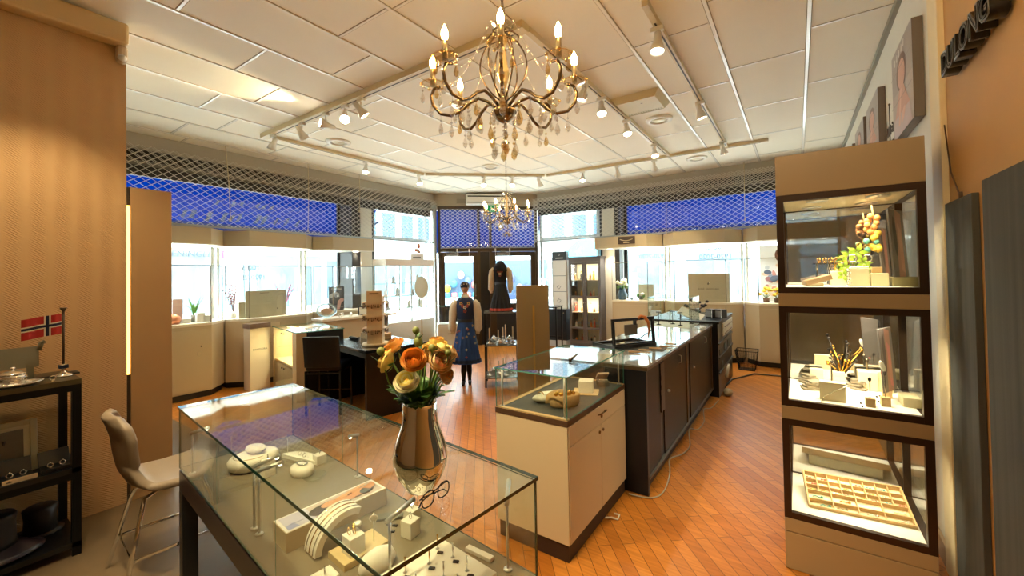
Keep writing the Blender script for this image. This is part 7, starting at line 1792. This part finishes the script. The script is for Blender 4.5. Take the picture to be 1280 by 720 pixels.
costume('mannequin torso in a black folk costume with a red hem, standing on the black rack', (pr.x-.0, pr.y, RH+.021), math.radians(30), .72, BD, P('black_skirt', '#17171b', .8), [TR[2], TR[2], TR[2]], P('red_hem', '#b23b26', .7, noise=.2, scale=40), 0, hood=True, legs=False)
t = thing('yellow_pot_flowers', 'small pot of pale yellow flowers on the corner of the black rack', 'plant', MRK @ Vector((.30, -.05, RH-.06)))
t2 = thing('side_shelf', 'pale side shelf table carrying the small pot of yellow flowers', 'table', MRK @ Vector((.36, .0, 0)), RK)
mb = MB(); mb.box(-.1, .3, -.2, .2, 1.0, 1.018); mb.build('top', P('pale_shelf_top', '#d9cfae', .5), t2)
for x in (-.09, .27):
    for y in (-.18, .17): mb = MB(); mb.box(x, x+.02, y, y+.02, .003, 1.0); mb.build('leg', BLACKM, t2)
t.location = MRK @ Vector((.33, -.1, 1.0185))
mb = MB(); mb.lathe([(0, 0), (.035, 0), (.045, .07), (.04, .07), (0, .06)], n=14); mb.build('pot', P('amber_pot', '#c98f3c', .5), t)
r = random.Random(50)
for k in range(11): a = r.random()*6.28; mb = MB(); mb.at((.06*r.random()*math.cos(a)*1.2, .06*r.random()*math.sin(a), .10+.09*r.random())); mb.ball((0, 0, 0), (.026, .026, .02), 7, 5); mb.build('bloom', YELLOW if k % 3 else GREENL, t)
# ------------------------------------------------------------------ counter group on the left
# low counter: sign panel, lit glass-top display, black desk with chair
ISL = math.radians(-9)
q0 = atz(.97, 337, 408)
U = Vector((math.cos(ISL), math.sin(ISL), 0)); V = Vector((-math.sin(ISL), math.cos(ISL), 0))
t = thing('sign_counter', 'low white counter end with a brown top edge and small dark lettering on its side', 'counter', (-6.62, 2.80, 0), 0)
mb = MB(); mb.box(-.2, 0, 0, .28, .003, .955, .002); mb.build('body', P('warm_white_panel', '#d9cdb5', .4), t)
mb = MB(); mb.box(-.21, .012, -.01, .29, .915, .985, .002); mb.build('top_edge', P('brown_top_edge', '#6e5647', .4), t)
text('lettering', 'PANDORA', .042, C('#4a443c'), t, (.0015, .14, .60), (PI/2, 0, PI/2), .0008)
# display counter: find its front edge on the floor plan so that corners project where the photo has them
DZ = .93
A0 = atz(DZ, 333, 405); A1 = atz(DZ, 370, 416); A2 = atz(DZ, 441, 405)
ux = (A1-A0); ux.z = 0; dang = math.atan2(ux.y, ux.x); DLn = min(ux.length, (A1.x+6.57)/math.cos(dang))
print('lit', A0, A1, DLn, dang)
t = thing('lit_display_counter', 'cream counter with a lit glass-topped display and glass doors, on the left', 'display counter', (A1.x, A1.y, 0), dang)
DD = .62
mb = MB(); mb.box(-.17, 0, .131, DD, .003, DZ-.014); mb.build('dark_side', BLACKW, t)
for a, b, d_ in ((-DLn, -DLn+.04, DD), (-.17, 0, .13)): mb = MB(); mb.box(a, b, 0, d_, .003, DZ-.014); mb.build('side_panel', P('pale_birch', '#d3bc90', .45, noise=.05), t)
mb = MB(); mb.box(-DLn+.04, -.17, .02, DD, .003, .1); mb.box(-DLn+.04, -.17, .02, DD, .42, .45); mb.box(-DLn+.04, -.17, DD-.02, DD, .1, DZ-.014); mb.build('inner_shelves', P('pale_interior', '#e3d3a4', .5), t)
mb = MB(); mb.box(-DLn-.01, .01, -.01, DD+.01, DZ-.012, DZ, 0, 1); mb.build('glass_top', [GLASSTOP, EDGEL], t)
for a, b in ((-DLn+.042, (-DLn-.13)/2-.002), ((-DLn-.13)/2+.002, -.172)):
    for z0, z1 in ((.455, DZ-.02), (.105, .415)):
        mb = MB(); mb.box(a, b, .004, .01, z0, z1); d = mb.build('glass_door', GLASS, t)
        mb = MB(); mb.cyl((b-.05 if a < -DLn/2-.3 else a+.05, -.006, z1-.05), (b-.05 if a < -DLn/2-.3 else a+.05, .004, z1-.05), .012); mb.build('lock', P('dark_lock', '#4b4438', .3, .6), d)
l = bpy.data.lights.new('counter_lamp', 'AREA'); l.shape = 'RECTANGLE'; l.size = .7; l.size_y = .1; l.energy = 4; l.color = (1, .85, .5)
o = bpy.data.objects.new('counter_lamp', l); COL.objects.link(o); o.parent = t; o.location = (-DLn/2-.1, .2, DZ-.03)
mb = MB(); mb.box(-DLn+.1, -.25, .17, .23, DZ-.024, DZ-.0125); mb.build('lamp_bar', emat('counter_led', '#ffe6a0', 6), t)
TI = Matrix.Translation((A1.x, A1.y, 0)) @ Matrix.Rotation(dang, 4, 'Z')
mb = MB(); mb.box(-.12, .12, -.1, .1, 0, .006); solo('white_papers', mb, P('paper_white', '#eeeae0', .6), 'sheet of white paper lying on the lit glass-topped counter', 'paper', TI @ Vector((-DLn*.5, .35, DZ)), dang+.2)
# black desk
KZ2 = .80
D0 = atz(KZ2, 384, 420); D1 = atz(KZ2, 457, 439)
dx = D1-D0; dx.z = 0; dl = 1.16; da = math.atan2(dx.y, dx.x)
t = thing('black_desk', 'black desk with panel ends joined to the lit counter on the left', 'desk', (D1.x, D1.y, 0), da)
dd = .82
mb = MB(); mb.box(-dl, 0, 0, dd, KZ2-.035, KZ2, .003); mb.build('top', P('black_desk_top', '#1c2630', .16, coat=.6), t)
mb = MB(); mb.box(-.05, -.003, .01, dd-.01, .003, KZ2-.036); mb.build('end_panel', BLACKW, t)
mb = MB(); mb.box(-dl+.01, -dl+.06, .01, dd-.01, .003, KZ2-.036); mb.build('end_panel', BLACKW, t)
mb = MB(); mb.box(-dl+.06, -.05, dd-.06, dd-.03, .003, KZ2-.036); mb.build('back_panel', BLACK, t)
mb = MB(); mb.box(-dl+.06, -.05, .03, .06, KZ2-.10, KZ2-.036); mb.build('front_rail', P('dark_rail', '#24221f', .4), t)
DI = Matrix.Translation((D1.x, D1.y, 0)) @ Matrix.Rotation(da, 4, 'Z')
# black chair drawn up to the desk
ccx = DI @ Vector((-dl*.62, -.13, 0))
t = thing('counter_chair', 'black leather counter chair with a thin metal frame, drawn up to the black desk', 'chair', ccx, da+math.radians(48))
mb = MB(); mb.box(-.21, .21, -.2, .22, .53, .60, .025); mb.build('seat', P('black_leather', '#101114', .4, bump=.05, bscale=90), t)
mb = MB()
def bk(u, v): return Vector((-.21+.42*u, -.2-.045*v-.02*math.sin(PI*u), .58+.37*v))
mb.M = Matrix.Identity(4); mb.surf(bk, 8, 8); o = mb.build('backrest', MATS['black_leather'], t, fix=False); sm = o.modifiers.new('thick', 'SOLIDIFY'); sm.thickness = .035; sm.offset = 0; bv = o.modifiers.new('bev', 'BEVEL'); bv.width = .01; bv.segments = 2
for sx in (-1, 1):
    for sy in (-1, 1): mb = MB(); mb.box(sx*.2-.011, sx*.2+.011, sy*.2-.011, sy*.2+.011, .003, .535); mb.build('leg', P('dark_chrome', '#4a4a4c', .25, .9), t)
mb = MB(); mb.box(-.2, .2, .192, .208, .2, .216); mb.build('stretcher', MATS['dark_chrome'], t)
mb = MB(); mb.box(-.2, .2, -.208, -.192, .5, .516); mb.box(-.208, -.192, -.2, .2, .5, .516); mb.box(.192, .208, -.2, .2, .5, .516); mb.build('frame', MATS['dark_chrome'], t)
# earring carousel
ep = atz(KZ2, 470, 431); 
t = thing('earring_carousel', 'tall beige earring carousel with three tiers on the black desk', 'display stand', Vector((ep.x, ep.y, KZ2)), .75); t.scale = (1.22, 1.22, 1.22)
EB = P('kraft_board', '#ecd6b0', .6, noise=.05)
mb = MB(); mb.lathe([(0, 0), (.13, 0), (.135, .01), (.13, .025), (0, .025)], n=32); mb.build('turntable', EB, t)
mb = MB(); mb.box(-.075, .075, -.075, .075, .025, .50, .003); mb.box(-.075, .075, -.076, -.07, .48, .555, .002); mb.box(.07, .076, -.075, .02, .42, .50); mb.build('column', EB, t)
mb = MB(); mb.box(-.045, .045, -.0785, -.077, .52, .532); mb.build('print', C('#7d6544'), t)
re_ = random.Random(77)
for z in (.36, .23, .10):
    for k in range(4):
        mb = MB(); mb.M = Matrix.Rotation(PI/2*k, 4, 'Z'); mb.box(-.08, .08, -.115, -.076, z+.075, z+.079); mb.box(-.08, .08, -.117, -.115, z+.06, z+.085); sh = mb.build('ledge', EB, t)
        mb = MB(); mb.M = Matrix.Rotation(PI/2*k, 4, 'Z')
        for i in range(9):
            x = -.07+.0175*i; L_ = .02+.03*re_.random(); mb.cyl((x, -.112, z+.072), (x, -.112, z+.072-L_), .0018, n=4); mb.ball((x, -.112, z+.07-L_), (.006, .005, .007), 6, 4)
        mb.build('earrings', P('bronze_earring', '#7a5c37', .3, .8), sh)
for i in range(2):
    mb = MB(); mb.box(-.19+.01*i, .19-.01*i, -.12, .12, 0, .032, .002)
    for q in ((-.19, .19, -.12, -.11), (-.19, .19, .11, .12)): mb.box(q[0]+.012*i, q[1]-.012*i, *q[2:], .032, .04)
    solo('wooden_tray', mb, LWOOD, ['lower of the two stacked wooden trays on the black desk', 'upper of the two stacked wooden trays on the black desk'][i], 'tray', (DI @ Vector((-dl*.72, .55, KZ2)))+Vector((0, 0, .041*i)), da+.1+.06*i, 'stacked wooden trays')
mb = MB()
for i in range(6): mb.ball((-.1+.04*i, 0, .02), (.018, .03, .02), 7, 5)
solo('black_beads', mb, BLACK, 'row of black velvet rolls beside the stacked wooden trays', 'display pad', DI @ Vector((-dl*.84, .3, KZ2)), da)
mb = MB(); mb.tube([(0, 0, 0), (.0, .0, .05)], .004, 6)
